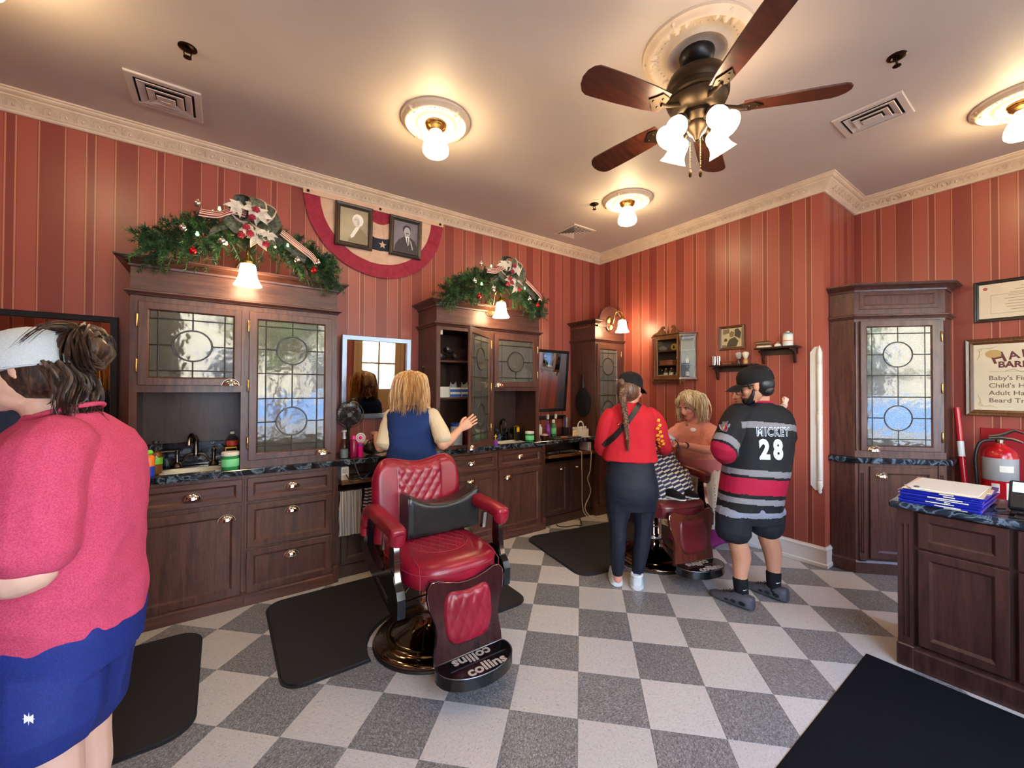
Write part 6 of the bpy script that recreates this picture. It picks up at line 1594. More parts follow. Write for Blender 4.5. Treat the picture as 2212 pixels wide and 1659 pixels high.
lt('candy_dish','small dark dish of wrapped sweets at the near end of the far desk','dish',None,(.635,1.155,ZC),[('dish',P('brown_glass',lin(70,30,26),.15),[(0,0),(.030,0),(.048,.03),(.050,.05),(.046,.05),(.042,.03),(0,.012)]),('sweets',mottled('sweets',lin(120,40,36),lin(220,200,190),90,.4),[(0,.045),(.040,.046),(.038,.056),(.02,.066),(0,.068)])])
mb=MB();mb.prism([(-.05,-.02),(.03,-.03),(.05,.01),(.0,.03),(-.04,.02)],0,.003,M=T(.91,1.15,ZC+.0145));tag(mb.build('orange_wrapper',ORNG,at=(.91,1.15,ZC+.0145),smooth=0),'orange paper wrapper on the dark mat of the far desk','paper');mb=MB();mb.cbox(.72,1.09,ZC+.0005,1.12,1.27,ZC+.013,.005);tag(mb.build('station_mat',RUBBER,at=(.92,1.18,ZC)),'black rubber mat on the far desk','mat');mb=MB();mb.box(1.17,1.10,ZC+.0005,1.27,1.13,ZC+.003);tag(mb.build('comb_card',WHITEP,at=(1.22,1.115,ZC),smooth=0),'white card lying in front of the white caddy','card')
ps=thing('power_strip','black power strip on the wall below the far framed mirror','socket',(.98,1.49,1.13));mb=MB();mb.cbox(.74,1.455,1.09,1.22,1.4995,1.135,.005);mb.build('case',BLACKP,parent=ps)
for x in (.92,1.04):mb=MB();mb.cbox(x-.014,1.425,1.095,x+.014,1.4548,1.150,.005);mb.build('plug',WHITEP,parent=ps)
# ------------------------------------------------------------------ right side: certificates, pole, extinguisher, folders
CERT=mottled('certificate_paper',lin(214,196,166),lin(226,210,182),4,.5);INK=P('sepia_ink',lin(116,92,74),.6);INKR=P('maroon_ink',lin(96,40,40),.6)
F=wallF(-1.664,1.966,.002,XA);c1=picture_frame('framed_certificate','black framed printed certificate, upper of the two at the right edge','picture',F,.46,.312,.026,FRM,[('picture',CERT,None),('seal',P('red_seal',lin(170,76,60),.6),E2(.058,.252,.012,.012))])
bk=[o for o in c1.children if o.name.startswith('picture')][0]
for k in range(9):mb=MB();w=(.10,.16,.20,.22,.26,.22,.25,.24,.20)[k];mb.box(.28-w/2,.25-k*.021,.0091,.28+w/2,.2525-k*.021,.0095,M=F);mb.build('text_line',INK,parent=bk,smooth=0)
mb=MB();mb.tube([F@Vector(p) for p in ((.085,.06,.0092),(.085,.20,.0092),(.42,.20,.0092),(.42,.06,.0092))],.0008,4,close=True);mb.build('ruled_box',INK,parent=bk,smooth=0)
F=wallF(-1.616,1.252,.002,XA);WS=.72
c2=picture_frame('price_sign','dark framed cream price sign of the barber shop, lower at the right edge','picture',F,WS,.588,.044,WALNUT,[('picture',CERT,None)],deep=.026);bk=[o for o in c2.children if o.name.startswith('picture')][0]
def sign(txt,x,z,s,m,align='LEFT',bold=0):text('sign_lettering',txt,s,F@T(x,z,.0107),m,bk,.0003,align=align,bold=bold)
for i,ch in enumerate('HARMONY'):
    t=i-3;text('sign_lettering',ch,.105 if i==0 else .078,F@T(WS/2+t*.060-(.012 if i==0 else 0),.468-.0042*t*t+(.004 if i==0 else 0),.0107)@RZ(-t*.10),INKR,bk,.0003,bold=.002)
sign('BARBER SHOP',WS/2,.385,.062,INKR,'CENTER',.0022)
for k,tx in enumerate(("Baby's First Haircut","Child's Haircut","Adult Haircut","Beard Trim")):sign(tx,.118,.285-k*.056,.047,INK,bold=.0006)
mb=MB();mb.box(.12,.335,.0105,WS-.12,.3365,.0109,M=F);mb.tube(smoothpts([F@Vector(p) for p in ((.20,.337,.011),(.24,.350,.011),(.28,.330,.011),(.33,.348,.011),(.37,.330,.011),(.42,.350,.011),(.46,.336,.011))],4),.0012,4);mb.build('rule_line',INK,parent=bk,smooth=0)
for cx,cz,sx,sz in ((.062,.525,1,-1),(.062,.062,1,1)):
    mb=MB()
    for k in range(3):mb.tube(smoothpts([F@Vector((cx+sx*a,cz+sz*b,.011)) for a,b in ((.0+.012*k,.10-.02*k),(.012,.05),(.004+.01*k,.02),(.03,.012),(.06,.014),(.10-.02*k,.0+.012*k))],5),.0011,4)
    mb.build('corner_flourish',P('gold_ink',lin(186,152,92),.6) if cz>.3 else bpy.data.materials['gold_ink'],parent=bk,smooth=0)
mb=MB();mb.sphere(F@Vector((WS/2-.215,.468,.0108)),(.0004,.045,.032),14,8);mb.build('gold_scroll',bpy.data.materials['gold_ink'],parent=bk,smooth=80)
rp=thing('red_pole','red pole with a white label leaning beside the corner cabinet','pole',(2.47,-1.66,0));a_,b_2=Vector((2.46,-1.675,.012)),Vector((2.565,-1.572,1.31));REDP=P('red_lacquer',lin(176,20,36),.25)
mb=MB();mb.tube([a_,a_.lerp(b_2,.5),b_2],.019,14);mb.build('shaft',REDP,parent=rp,smooth=40);mb=MB();mb.tube([a_.lerp(b_2,.71),a_.lerp(b_2,.80)],.0198,14);mb.build('label',WHITEP,parent=rp,smooth=40)
ex=thing('fire_extinguisher','red fire extinguisher with grey label in front of a red panel','extinguisher',(2.48,-1.80,.56));X_=T(2.49,-1.795,.56)
EXR=P('extinguisher_red',lin(176,18,26),.22)
mb=MB();mb.lathe([(0,0),(.080,0),(.088,.008),(.088,.40),(.080,.44),(.055,.470),(.030,.485),(.026,.50),(0,.50)],32,M=X_);mb.build('cylinder',EXR,parent=ex,smooth=50)
mb=MB();mb.lathe([(0,.5002),(.022,.5002),(.022,.530),(.016,.54),(0,.54)],14,M=X_);mb.build('valve',PEWTER,parent=ex)
for z0,z1,y in ((.545,.600,-.12),(.530,.535,-.11)):mb=MB();mb.tube([X_@Vector(p) for p in ((-.01,.05,z0),(-.02,0,z0+.01),(-.04,y*.6,z1),(-.05,y,z1-.02))],[.010,.013,.011,.008],8,flat=.4);mb.build('lever',STEEL,parent=ex)
mb=MB();mb.lathe([(.0885,.235),(.0892,.236),(.0892,.395),(.0885,.396)],32,M=X_);mb.build('label',P('grey_instruction_label',lin(150,148,148),.5),parent=ex,smooth=40)
mb=MB();mb.tube(smoothpts([X_@Vector(p) for p in ((0,.03,.52),(-.02,.09,.50),(-.03,.115,.40),(-.03,.112,.25),(-.02,.105,.10))],5),.011,8);mb.build('hose',BLACKP,parent=ex,smooth=80)
rf=lambda a:X_@Vector((.0895*math.cos(a),.0895*math.sin(a),0))
for a0,a1,z0,z1,nm in ((2.75,3.20,.15,.215,'round_sticker'),(3.55,4.05,.07,.225,'inspection_tag'),(3.2,4.0,.30,.345,'barcode_panel')):
    mb=MB();mb.grid(lambda u,v:tuple(X_@Vector((.0902*math.cos(a0+(a1-a0)*u),.0902*math.sin(a0+(a1-a0)*u),z0+(z1-z0)*v))),6,2,thick=.0005);mb.build(nm,PAPERL,parent=ex,smooth=60)
mb=MB();mb.cbox(2.612,-1.96,.50,2.6195,-1.69,1.16,.002);tag(mb.build('wall_panel',P('red_backing_panel',lin(150,20,30),.35),at=(2.616,-1.82,.5)),'flat red backing panel on the wall behind the extinguisher','panel');mb=MB();mb.cbox(2.578,-1.83,.94,2.611,-1.76,.98,.003);mb.build('bracket',BLACKM,parent=ex)
FBL=P('blue_plastic_folder',lin(28,40,150),.15);MAN=P('manila',lin(222,196,156),.6)
g=random.Random(12);zf=.8585;words_=('lowest','second','third','fourth','fifth','sixth','seventh','eighth')
for k in range(8):
    a=g.uniform(-.05,.05);M=T(.985+g.uniform(-.012,.012),-1.735+g.uniform(-.012,.012),zf)@RZ(a)
    r=thing('folder','blue plastic folder on the reception counter, %s from the bottom of its stack' %words_[k],'folder',(.985,-1.735,zf),group='blue folders on the counter');mb=MB();mb.cbox(-.215,-.145,0,.215,.145,.0085,.003,M=M);mb.build('cover',FBL,parent=r)
    mb=MB();mb.box(-.219,-.10+.02*(k%4),.002,-.2155,-.02+.03*(k%3),.0065,M=M);mb.build('tab_label',PAPERL,parent=r,smooth=0);mb=MB();mb.box(-.205,.1455,.003,.205,.150,.006,M=M);mb.build('paper_edge',TISS,parent=r,smooth=0);zf+=.0092
r=thing('manila_folder','manila folder with cut tab lying on the blue folders','folder',(.985,-1.735,zf));M=T(.985,-1.735,zf+.0004)@RZ(.02);mb=MB();mb.prism([(-.21,-.14),(-.05,-.14),(-.04,-.155),(.09,-.155),(.10,-.14),(.20,-.14),(.20,.14),(-.21,.14)],0,.004,M=M);mb.build('cover',MAN,parent=r,smooth=0);mb=MB();mb.box(-.20,-.13,.0042,.185,.128,.0072,M=M@RZ(-.03));mb.build('paper',P('cream_paper',lin(232,222,204),.7),parent=r,smooth=0)
r=thing('key_tag','white tag with a ring at the left end of the folder stack','tag',(.80,-1.64,zf));mb=MB();mb.box(-.045,-.035,0,.045,.035,.003,M=T(.80,-1.650,zf+.0085)@RZ(.5));mb.build('card',WHITEP,parent=r,smooth=0);mb=MB();mb.tube([(.80+.014*math.cos(a),-1.650+.010*math.sin(a),zf+.0135) for a in [2*PI*i/16 for i in range(16)]],.0022,6,close=True);mb.build('ring',PEWTER,parent=r)
tm=thing('payment_terminal','black payment terminal with lit screen at the right photo edge','terminal',(.98,-1.99,.8585));Q=frame((.965,-1.99,.875),(0,-1,0),Vector((.55,0,.83)).normalized(),Vector((-.83,0,.55)).normalized())
mb=MB();mb.cbox(-.05,0,-.025,.07,.15,.012,.008,M=Q);mb.build('case',BLACKP,parent=tm);mb=MB();mb.box(-.038,.085,.0121,.058,.138,.0128,M=Q);mb.build('screen',emis('terminal_screen',(.55,.75,1,1),.7,(.3,.5,.7,1)),parent=tm,smooth=0);mb=MB();mb.cbox(.90,-2.06,.8588,1.05,-1.95,.872,.004);mb.build('base',BLACKP,parent=tm);cord('black cable curling beside the payment terminal',[(.99,-1.93,.864),(.95,-1.90,.866),(.90,-1.91,.864),(.93,-1.945,.866)],.004,BLACKP)
mb=MB();mb.cbox(.83,-2.10,.8588,.875,-1.965,.866,.003);tag(mb.build('card_tray',PEWTER,at=(.85,-2.03,.8588)),'small metal tray on the counter before the payment terminal','tray');mb=MB();mb.tube([(.853,-1.975,.8775),(.853,-2.09,.8775)],[.008,.010],10);tag(mb.build('pen',BLACKG,at=(.853,-2.03,.868),smooth=60),'thick black pen resting on the metal tray','pen')
# ------------------------------------------------------------------ building people
from mathutils.bvhtree import BVHTree
def sring(c,side,fwd,a,b,n=24,e=.85):
    out=[]
    for i in range(n):
        t=2*PI*i/n;cs,sn=math.cos(t),math.sin(t)
        out.append(c+side*(a*math.copysign(abs(cs)**e,cs))+fwd*(b*math.copysign(abs(sn)**e,sn)))
    return out
def torso(mb,secs,side,fwd,n=28,e=.85):
    """secs: (centre, half width, half depth[, belly])"""
    rs=[]
    for s in secs:rs.append(sring(Vector(s[0]),side,fwd,s[1],s[2],n,e))
    f,l=secs[0],secs[-1]
    mb.rings([[Vector(f[0])+(p-Vector(f[0]))*.5 for p in rs[0]]]+rs+[[Vector(l[0])+(p-Vector(l[0]))*.5 for p in rs[-1]]])
def limb(mb,pts,rad,n=14,sm=4,ends=True):
    P_=smoothpts(pts,sm) if len(pts)>2 else [Vector(p) for p in pts]
    m=len(P_);k=len(rad)-1
    rr=[]
    for i in range(m):
        t=i/(m-1)*k;j=min(k-1,int(t));f=t-j
        a,b=rad[j],rad[j+1]
        if isinstance(a,tuple):rr.append(tuple(a[q]*(1-f)+b[q]*f for q in (0,1)))
        else:rr.append(a*(1-f)+b*f)
    if ends:
        d0=(P_[0]-P_[1]).normalized();d1=(P_[-1]-P_[-2]).normalized()
        s=lambda q,f:tuple(x*f for x in q) if isinstance(q,tuple) else q*f
        mx=lambda q:max(q) if isinstance(q,tuple) else q
        P_=[P_[0]+d0*mx(rr[0])*.6,P_[0]+d0*mx(rr[0])*.4]+P_+[P_[-1]+d1*mx(rr[-1])*.4,P_[-1]+d1*mx(rr[-1])*.6]
        rr=[s(rr[0],.4),s(rr[0],.8)]+rr+[s(rr[-1],.8),s(rr[-1],.4)]
    mb.tube(P_,rr,n)
def remesh(mb,name,mats,parent,voxel=.007,smooth=3,wrinkle=0.0,wscale=(9,9,4),mat_fn=None,extra=None,seed=0.0,wfn=None,disp_fn=None):
    me=bpy.data.meshes.new(name);me.from_pydata([tuple(v) for v in mb.v],[],mb.f)
    bm=bmesh.new();bm.from_mesh(me);bmesh.ops.recalc_face_normals(bm,faces=bm.faces);bm.to_mesh(me);bm.free()
    o=bpy.data.objects.new(name,me);COL.objects.link(o)
    r=o.modifiers.new('r','REMESH');r.mode='VOXEL';r.voxel_size=voxel
    if smooth:
        s=o.modifiers.new('s','SMOOTH');s.factor=.5;s.iterations=smooth
    dg=bpy.context.evaluated_depsgraph_get()
    me2=bpy.data.meshes.new_from_object(o.evaluated_get(dg))
    bpy.data.objects.remove(o);bpy.data.meshes.remove(me)
    if wrinkle or disp_fn:
        nv=[v.normal.copy() for v in me2.vertices]
        for v,n in zip(me2.vertices,nv):
            p=v.co
            if wrinkle:
                w=wfn(p) if wfn else 1.0
                q=Vector((p.x*wscale[0]+seed,p.y*wscale[1],p.z*wscale[2]))
                h=noise.noise(q)+.5*noise.noise(q*2.3)
                h=h if h>0 else h*.5
                v.co=p+n*(wrinkle*w*h)
            if disp_fn:v.co=v.co+n*disp_fn(p)
    if extra is not None:
        bm=bmesh.new();bm.from_mesh(me2)
        for e in extra:
            t=bpy.data.meshes.new('t');t.from_pydata([tuple(v) for v in e.v],[],e.f);bm.from_mesh(t);bpy.data.meshes.remove(t)
        bmesh.ops.recalc_face_normals(bm,faces=bm.faces);bm.to_mesh(me2);bm.free()
    if not isinstance(mats,(list,tuple)):mats=[mats]
    me2.materials.clear()
    for m in mats:me2.materials.append(m)
    if mat_fn:
        for p in me2.polygons:p.material_index=mat_fn(p.center)
    me2.polygons.foreach_set('use_smooth',[True]*len(me2.polygons))
    W=Matrix.Identity(4);p=parent
    while p is not None:W=p.matrix_basis@W;p=p.parent
    bvh=BVHTree.FromPolygons([v.co.copy() for v in me2.vertices],[tuple(p.vertices) for p in me2.polygons])
    me2.transform(W.inverted())
    o=bpy.data.objects.new(name,me2);COL.objects.link(o);o.parent=parent
    o.data.name=name
    return o,bvh
def hand(M,curl=(.35,.5,.4),spread=.10,thumb=.5,mirror=1,s=1.0):
    """right hand: wrist at the origin, fingers along +y, back of the hand +z, thumb on the -x side; mirror=-1 for a left hand"""
    mb=MB()
    X=lambda x:x*mirror*s
    mb.rings([[(X(cx+w*math.cos(a)),y*s,(z+d*math.sin(a))*s) for a in [2*PI*k/14 for k in range(14)]] for y,w,d,cx,z in ((-.03,.026,.020,0,0),(0,.027,.018,0,0),(.03,.036,.016,0,-.001),(.065,.041,.0145,0,-.002),(.088,.040,.012,0,-.003),(.097,.032,.008,0,-.004))],M=M)
    for x,l,r_,fa in ((-.030,.070,.0088,-1),(-.010,.078,.0090,-.3),(.010,.073,.0086,.35),(.029,.058,.0076,1.1)):
        p=Vector((x,.085,-.003));d=Vector((fa*spread,1,0)).normalized();pts=[p-d*.02,p];ang=0
        for k,f in enumerate((.44,.31,.25)):
            ang-=curl[k];dd=Vector((d.x*math.cos(ang),d.y*math.cos(ang),math.sin(ang)));p=p+dd*(l*f);pts.append(p)
        mb.tube([(X(q.x),q.y*s,q.z*s) for q in smoothpts(pts,3)],[r_*s*f for f in [1.05]*4+[1.0]*4+[.95]*3+[.85,.6]][:len(smoothpts(pts,3))],9,M=M)
    tp=[Vector((-.020,.015,-.004)),Vector((-.038,.035,-.010)),Vector((-.052,.062,-.016-.01*thumb)),Vector((-.052+.010*thumb,.092,-.024-.02*thumb))]
    q=smoothpts(tp,3);mb.tube([(X(a.x),a.y*s,a.z*s) for a in q],[s*f for f in (.016,.016,.015,.0135,.0125,.0115,.011,.0105,.0100,.007)],9,M=M)
    return mb
def head(mb,H_,s=1.0,jaw=1.0,nose=1.0,ears=True):
    """skull, face and ears in the head frame H_: x right, y forward, z up, centre between the ears"""
    M=H_@SC(s,s,s)
    mb.sphere((0,-.012,.028),(.074,.092,.088),20,14,M=M)
    mb.sphere((0,.018,-.020),(.064*jaw,.066,.078),18,12,M=M)
    mb.sphere((0,.034,-.060),(.048*jaw,.050,.050),16,10,M=M)
    mb.sphere((0,.064,-.092),(.024,.020,.018),12,8,M=M)
    for x in (-1,1):
        mb.sphere((x*.038,.054,-.028),(.024,.022,.024),12,8,M=M)
        mb.sphere((x*.030,.070,.024),(.026,.012,.009),10,6,M=M)
        if ears:
            mb.sphere((x*.076,-.010,-.008),(.007,.018,.031),10,8,M=M);mb.sphere((x*.078,-.012,.008),(.008,.016,.016),10,8,M=M)
    mb.tube([M@Vector(p) for p in ((0,.074,.016),(0,.086,.0),(0,.098,-.018),(0,.100,-.030),(0,.082,-.038))],[.009*s,.0095*s,.012*s*nose,.013*s*nose,.008*s],10)
    for x in (-1,1):mb.sphere((x*.012,.086,-.032),(.009,.010,.008),8,6,M=M)
    mb.sphere((0,.077,-.058),(.026,.013,.010),12,8,M=M)
EYEW=P('eye_white',lin(232,226,220),.2);IRIS=P('iris_brown',lin(52,36,26),.15);LIP=P('lip',lin(176,92,88),.4);LIPD=P('lip_soft',lin(190,120,110),.45)
def face(root,body,H_,s=1.0,brow=None,lip=LIP,smile=.0,closed=False):
    M=H_@SC(s,s,s)
    for x in (-1,1):
        if not closed:
            mb=MB();mb.sphere((x*.030,.0715,.004),(.0135,.0095,.0085),12,8,M=M);e=mb.build('eye',EYEW,parent=body,smooth=180)
            mb=MB();mb.sphere((x*.030,.0785,.003),(.0058,.0032,.0058),10,6,M=M);mb.build('iris',IRIS,parent=body,smooth=180)
        if brow:
            mb=MB();mb.tube([M@Vector((x*q,y,z)) for q,y,z in ((.014,.084,.024),(.030,.084,.029),(.046,.072,.024))],[.003*s,.0038*s,.002*s],6);mb.build('eyebrow',brow,parent=body,smooth=180)
        mb=MB();mb.tube([M@Vector((x*q,y,z)) for q,y,z in ((.017,.078,.008),(.030,.082,.0125),(.045,.072,.007))],[.0015*s,.0022*s,.0012*s],6);mb.build('eyelid',brow or IRIS,parent=body,smooth=180)
    for dz,r_ in ((.0035,.0045),(-.005,.0055)):
        mb=MB();mb.tube([M@Vector((x,y,z)) for x,y,z in ((-.026,.079,-.058+smile*.008),(-.012,.0885,-.058+dz*.6),(0,.0905,-.058+dz-smile*.002),(.012,.0885,-.058+dz*.6),(.026,.079,-.058+smile*.008))],[.0015*s,r_*.8*s,r_*s,r_*.8*s,.0015*s],8);mb.build('lip',lip,parent=body,smooth=180)
def hair_mat(name,c0,c1,c2):
    m,nt,b=nmat(name)
    v=coords(nt,(120,120,6));t=node(nt,'ShaderNodeTexNoise');t.inputs['Scale'].default_value=1.0;t.inputs['Detail'].default_value=3;nt.links.new(v,t.inputs[0])
    nt.links.new(ramp(nt,t.outputs[0],[(.3,c0),(.5,c1),(.68,c2)]),b.inputs['Base Color']);b.inputs['Roughness'].default_value=.42
    bump(nt,b,t.outputs[0],.35,.004)
    return m
def locks(mb,roots,n_each,w,seed,jitter=.01,taper=.35,flat=.45):
    """flat tapering strands along given guide curves"""
    g=random.Random(seed)
    for gd in roots:
        P_=smoothpts(gd,4)
        for k in range(n_each):
            j=[Vector((g.gauss(0,1),g.gauss(0,1),g.gauss(0,.6)))*jitter for _ in range(3)]
            q=[p+j[0]*(1-i/(len(P_)-1))+j[1]*(i/(len(P_)-1))+j[2]*math.sin(PI*i/(len(P_)-1)) for i,p in enumerate(P_)]
            ww=w*g.uniform(.7,1.2)
            mb.tube(q,[ww*(.6+.4*math.sin(PI*min(1,(i+1)/len(q)*1.2)))*(1-(1-taper)*(i/(len(q)-1))**2) for i in range(len(q))],5,flat=flat)
def shoe_basic(mb,M,L=.27,w=.048,h=.075):
    """last shape: heel at y=-L*.3, toe at y=+L*.7"""
    rs=[]
    for t in [i/12 for i in range(13)]:
        y=L*(t-.30);ww=w*(.78+.30*math.sin(PI*(t*.75+.18)))*(1 if t<.85 else math.sqrt(max(.05,1-((t-.85)/.15)**2)))*(1 if t>.1 else .6+4*t)
        hh=h*(1 if t<.35 else max(.42,1-(t-.35)*1.15))*(1 if t<.92 else .75)
        rs.append([(ww*math.cos(a)*(1 if math.sin(a)<0 else .86),y,max(.0,hh*.5+hh*.5*math.copysign(abs(math.sin(a))**.5,math.sin(a)))) for a in [2*PI*k/20 for k in range(20)]])
    mb.rings(rs,M=M)
def cap_geo(H_,s=1.0,brim_dir=1):
    """crown and brim of a baseball cap in the head frame; returns (crown, brim, button)"""
    M=H_@SC(s,s,s)
    cr=MB();n=32;rs=[]
    for z,k in ((.020,1.0),(.045,1.0),(.075,.96),(.100,.84),(.118,.64),(.128,.40),(.132,.15)):
        rs.append([(.086*k*math.cos(2*PI*i/n),-.010+.106*k*math.sin(2*PI*i/n),z) for i in range(n)])
    ins=[[(p[0]*.96,p[1]*.96,p[2]-.003) for p in r] for r in rs[::-1]]
    cr.rings(rs+ins,M=M)
    br=MB()
    def f(u,v):
        a=math.radians(-62+124*u)+PI/2
        r0x,r0y=.084,.104;ext=.075*v*math.cos(math.radians(-62+124*u))**.6
        x=r0x*math.cos(a)*(1+.06*v);y=r0y*math.sin(a)+ext
        return (x,(-.010+y)*brim_dir,.026-.030*v*v-.018*(2*u-1)**2)
    br.grid(f,24,8,M=M,thick=.003*s)
    bt=MB();bt.sphere((0,-.010,.134),(.007,.007,.005),10,6,M=M)
    return cr,br,bt
def swoosh(M,s):
    mb=MB();mb.prism([(-1.0*s,.18*s),(-.86*s,-.10*s),(-.55*s,-.22*s),(-.2*s,-.16*s),(1.0*s,.34*s),(-.25*s,.06*s),(-.6*s,.02*s),(-.82*s,.10*s)],0,.001,M=M)
    return mb
def drape_text(name,body,size,c,right,up,fwd,bvh,mat,parent,off=.003,bold=0.0,squeeze=1.0,shear=0.0,sp=1.0):
    """lettering laid onto a curved garment: every point is shot along fwd onto the cloth"""
    F=frame(c,right,up,Vector(right).cross(Vector(up)))
    o=text(name,body,size,F,mat,None,.0,bold=bold,squeeze=squeeze,shear=shear,sp=sp)
    me=o.data;bm=bmesh.new();bm.from_mesh(me)
    bmesh.ops.triangulate(bm,faces=bm.faces)
    bmesh.ops.subdivide_edges(bm,edges=[e for e in bm.edges if e.calc_length()>.012],cuts=2,use_grid_fill=True)
    bm.to_mesh(me);bm.free()
    f=Vector(fwd).normalized()
    for v in me.vertices:
        h=bvh.ray_cast(v.co-f*.4,f)
        if h[0] is not None:v.co=h[0]-f*off
    W=Matrix.Identity(4);p=parent
    while p is not None:W=p.matrix_basis@W;p=p.parent
    me.transform(W.inverted());o.parent=parent
    return o
def drape_poly(name,poly,c,right,up,fwd,bvh,mat,parent,off=.003,n=2):
    bm=bmesh.new();R,U,f=Vector(right),Vector(up),Vector(fwd).normalized()
    bm.faces.new([bm.verts.new(Vector(c)+R*p[0]+U*p[1]) for p in poly])
    bmesh.ops.triangulate(bm,faces=bm.faces)
    for _ in range(n):bmesh.ops.subdivide_edges(bm,edges=[e for e in bm.edges if e.calc_length()>.012],cuts=1)
    for v in bm.verts:
        h=bvh.ray_cast(v.co-f*.4,f)
        if h[0] is not None:v.co=h[0]-f*off
    bmesh.ops.triangulate(bm,faces=bm.faces)
    me=bpy.data.meshes.new(name);bm.to_mesh(me);bm.free();me.materials.append(mat)
    W=Matrix.Identity(4);p=parent
    while p is not None:W=p.matrix_basis@W;p=p.parent
    me.transform(W.inverted())
    o=bpy.data.objects.new(name,me);COL.objects.link(o);o.parent=parent
    return o
def skin(name,c):
    m=P(name,c,.5);m.node_tree.nodes['Principled BSDF'].inputs['Subsurface Weight'].default_value=.0
    return m
def cloth(name,c0,c1,scale=220,rough=.85,bumpk=.2):
    return mottled(name,c0,c1,scale,rough,bumpk=bumpk,spec=.25)
SK_F=skin('fair_skin',lin(222,168,142));SK_W=skin('warm_skin',lin(196,138,108));SK_R=skin('rosy_skin',lin(218,152,130));SK_P=skin('pale_skin',lin(226,182,160))
def heading(deg):
    a=math.radians(deg);f=Vector((math.cos(a),math.sin(a),0));return f,Vector((f.y,-f.x,0))
def headframe(c,deg,pitch=0,roll_=0):
    """pitch > 0 looks up"""
    f,r=heading(deg);Q=frame(c,r,f,(0,0,1))
    return Q@RX(math.radians(pitch))@RY(math.radians(roll_))
# ------------------------------------------------------------------ the blue-vested barber at the middle station (seen from behind)
UP=Vector((0,0,1))
def add_hair_shell(mb,H_,s=1.0,back=1.0):
    M=H_@SC(s,s,s);mb.sphere((0,-.028,.030),(.086,.096*back,.096),20,12,M=M)
BLOND=hair_mat('honey_blond_hair',lin(146,104,60),lin(212,168,112),lin(242,212,164))
ASH=hair_mat('ash_blond_hair',lin(112,94,70),lin(188,166,128),lin(226,212,180))
BRUN=hair_mat('dark_brown_hair',lin(26,17,14),lin(52,36,28),lin(92,66,50));BRAIDM=hair_mat('braided_brown_hair',lin(42,26,20),lin(88,58,42),lin(140,102,74));BLKH=hair_mat('black_hair',lin(10,9,9),lin(22,20,20),lin(44,40,38))
VEST=cloth('royal_blue_vest',lin(24,44,92),lin(32,56,112));CREAMSH=cloth('cream_shirt',lin(222,206,178),lin(234,220,194));KHAKI=cloth('khaki_trousers',lin(150,138,116),lin(166,154,132));LEATHB=P('black_shoe',lin(20,19,19),.3)

p1=thing('person','person with honey-blond hair in a blue vest and cream shirt, back turned, reaching out','person',(-.972,.802,0))
f,r=heading(68)
mb=MB()
torso(mb,[((-0.9646,0.8075,0.7396),.135,.095),((-0.9693,0.8081,0.9329),.135,.09),((-0.9733,0.8092,1.0560),.125,.08),((-0.9687,0.8042,1.1791),.14,.085),((-0.9695,0.8036,1.2600),.13,.07),((-0.9728,0.8053,1.3092),.075,.055)],r,f)
limb(mb,[(-0.9726,0.8055,1.2846),(-0.9737,0.8045,1.4076)],[.052,.050]);
H1=headframe((-0.9722,0.8276,1.4357),82,-22)
head(mb,H1)
limb(mb,[(-1.0956,0.8932,1.2560),(-1.1474,0.8830,1.1125),(-1.1779,0.8939,1.0062)],[.042,.042,.038]);limb(mb,[(-1.1779,0.8939,1.0062),(-1.1454,1.0546,1.0244),(-1.1145,1.1914,1.0714)],[.038,.034,.026])
limb(mb,[(-0.8404,0.7120,1.2570),(-0.8237,0.6405,1.1322),(-0.8222,0.5795,1.0285)],[.042,.042,.038]);limb(mb,[(-0.8222,0.5795,1.0285),(-0.7406,0.6069,1.0677),(-0.6483,0.6262,1.1377)],[.038,.034,.025])
for q3 in (((-1.0284,0.8518,0.8096),(-1.0327,0.8347,0.4993),(-1.0223,0.8566,0.1591)),((-0.9022,0.7622,0.8101),(-0.9073,0.7456,0.4998),(-0.8962,0.7670,0.1596))):limb(mb,q3,[.08,.06,.045])
wR=Vector((-0.6483,0.6262,1.1377));dR=(Vector((-0.5546,0.5832,1.2077))-wR).normalized();toC=-fw
zR=(toC-dR*toC.dot(dR)).normalized();hR=hand(frame(wR,dR.cross(zR),dR,zR),(.12,.18,.15),.10,.3,1,.95)
wL=Vector((-1.1145,1.1914,1.0714));dL=(Vector((-1.1000,1.3404,1.0881))-wL).normalized();zL=(UP-dL*UP.z*dL.z).normalized();zL=(UP-dL*dL.z).normalized();hL=hand(frame(wL,dL.cross(zL),dL,zL),(.3,.4,.3),.12,.5,-1,.95)
b1p,_=remesh(mb,'body',SK_F,p1,.006,2,extra=[hR,hL]);face(p1,b1p,H1,1.0,BRUN,smile=.6)
mb=MB();torso(mb,[((-0.9659,0.8064,0.8802),.168,.118),((-0.9698,0.8077,0.9857),.162,.108),((-0.9708,0.8069,1.0912),.165,.106),((-0.9688,0.8041,1.1896),.172,.108),((-0.9694,0.8036,1.2565),.168,.09),((-0.9727,0.8053,1.3022),.135,.066),((-0.9730,0.8051,1.3268),.064,.056)],r,f)
limb(mb,[(-1.0898,0.8892,1.2525),(-1.1242,0.8905,1.1558),(-1.1527,0.8757,1.0271)],[.050,.060,.068]);limb(mb,[(-0.8490,0.7181,1.2534),(-0.8253,0.6534,1.1658),(-0.8154,0.5864,1.0749)],[.050,.060,.068])
remesh(mb,'shirt',CREAMSH,p1,.006,4,.008,(12,12,7))
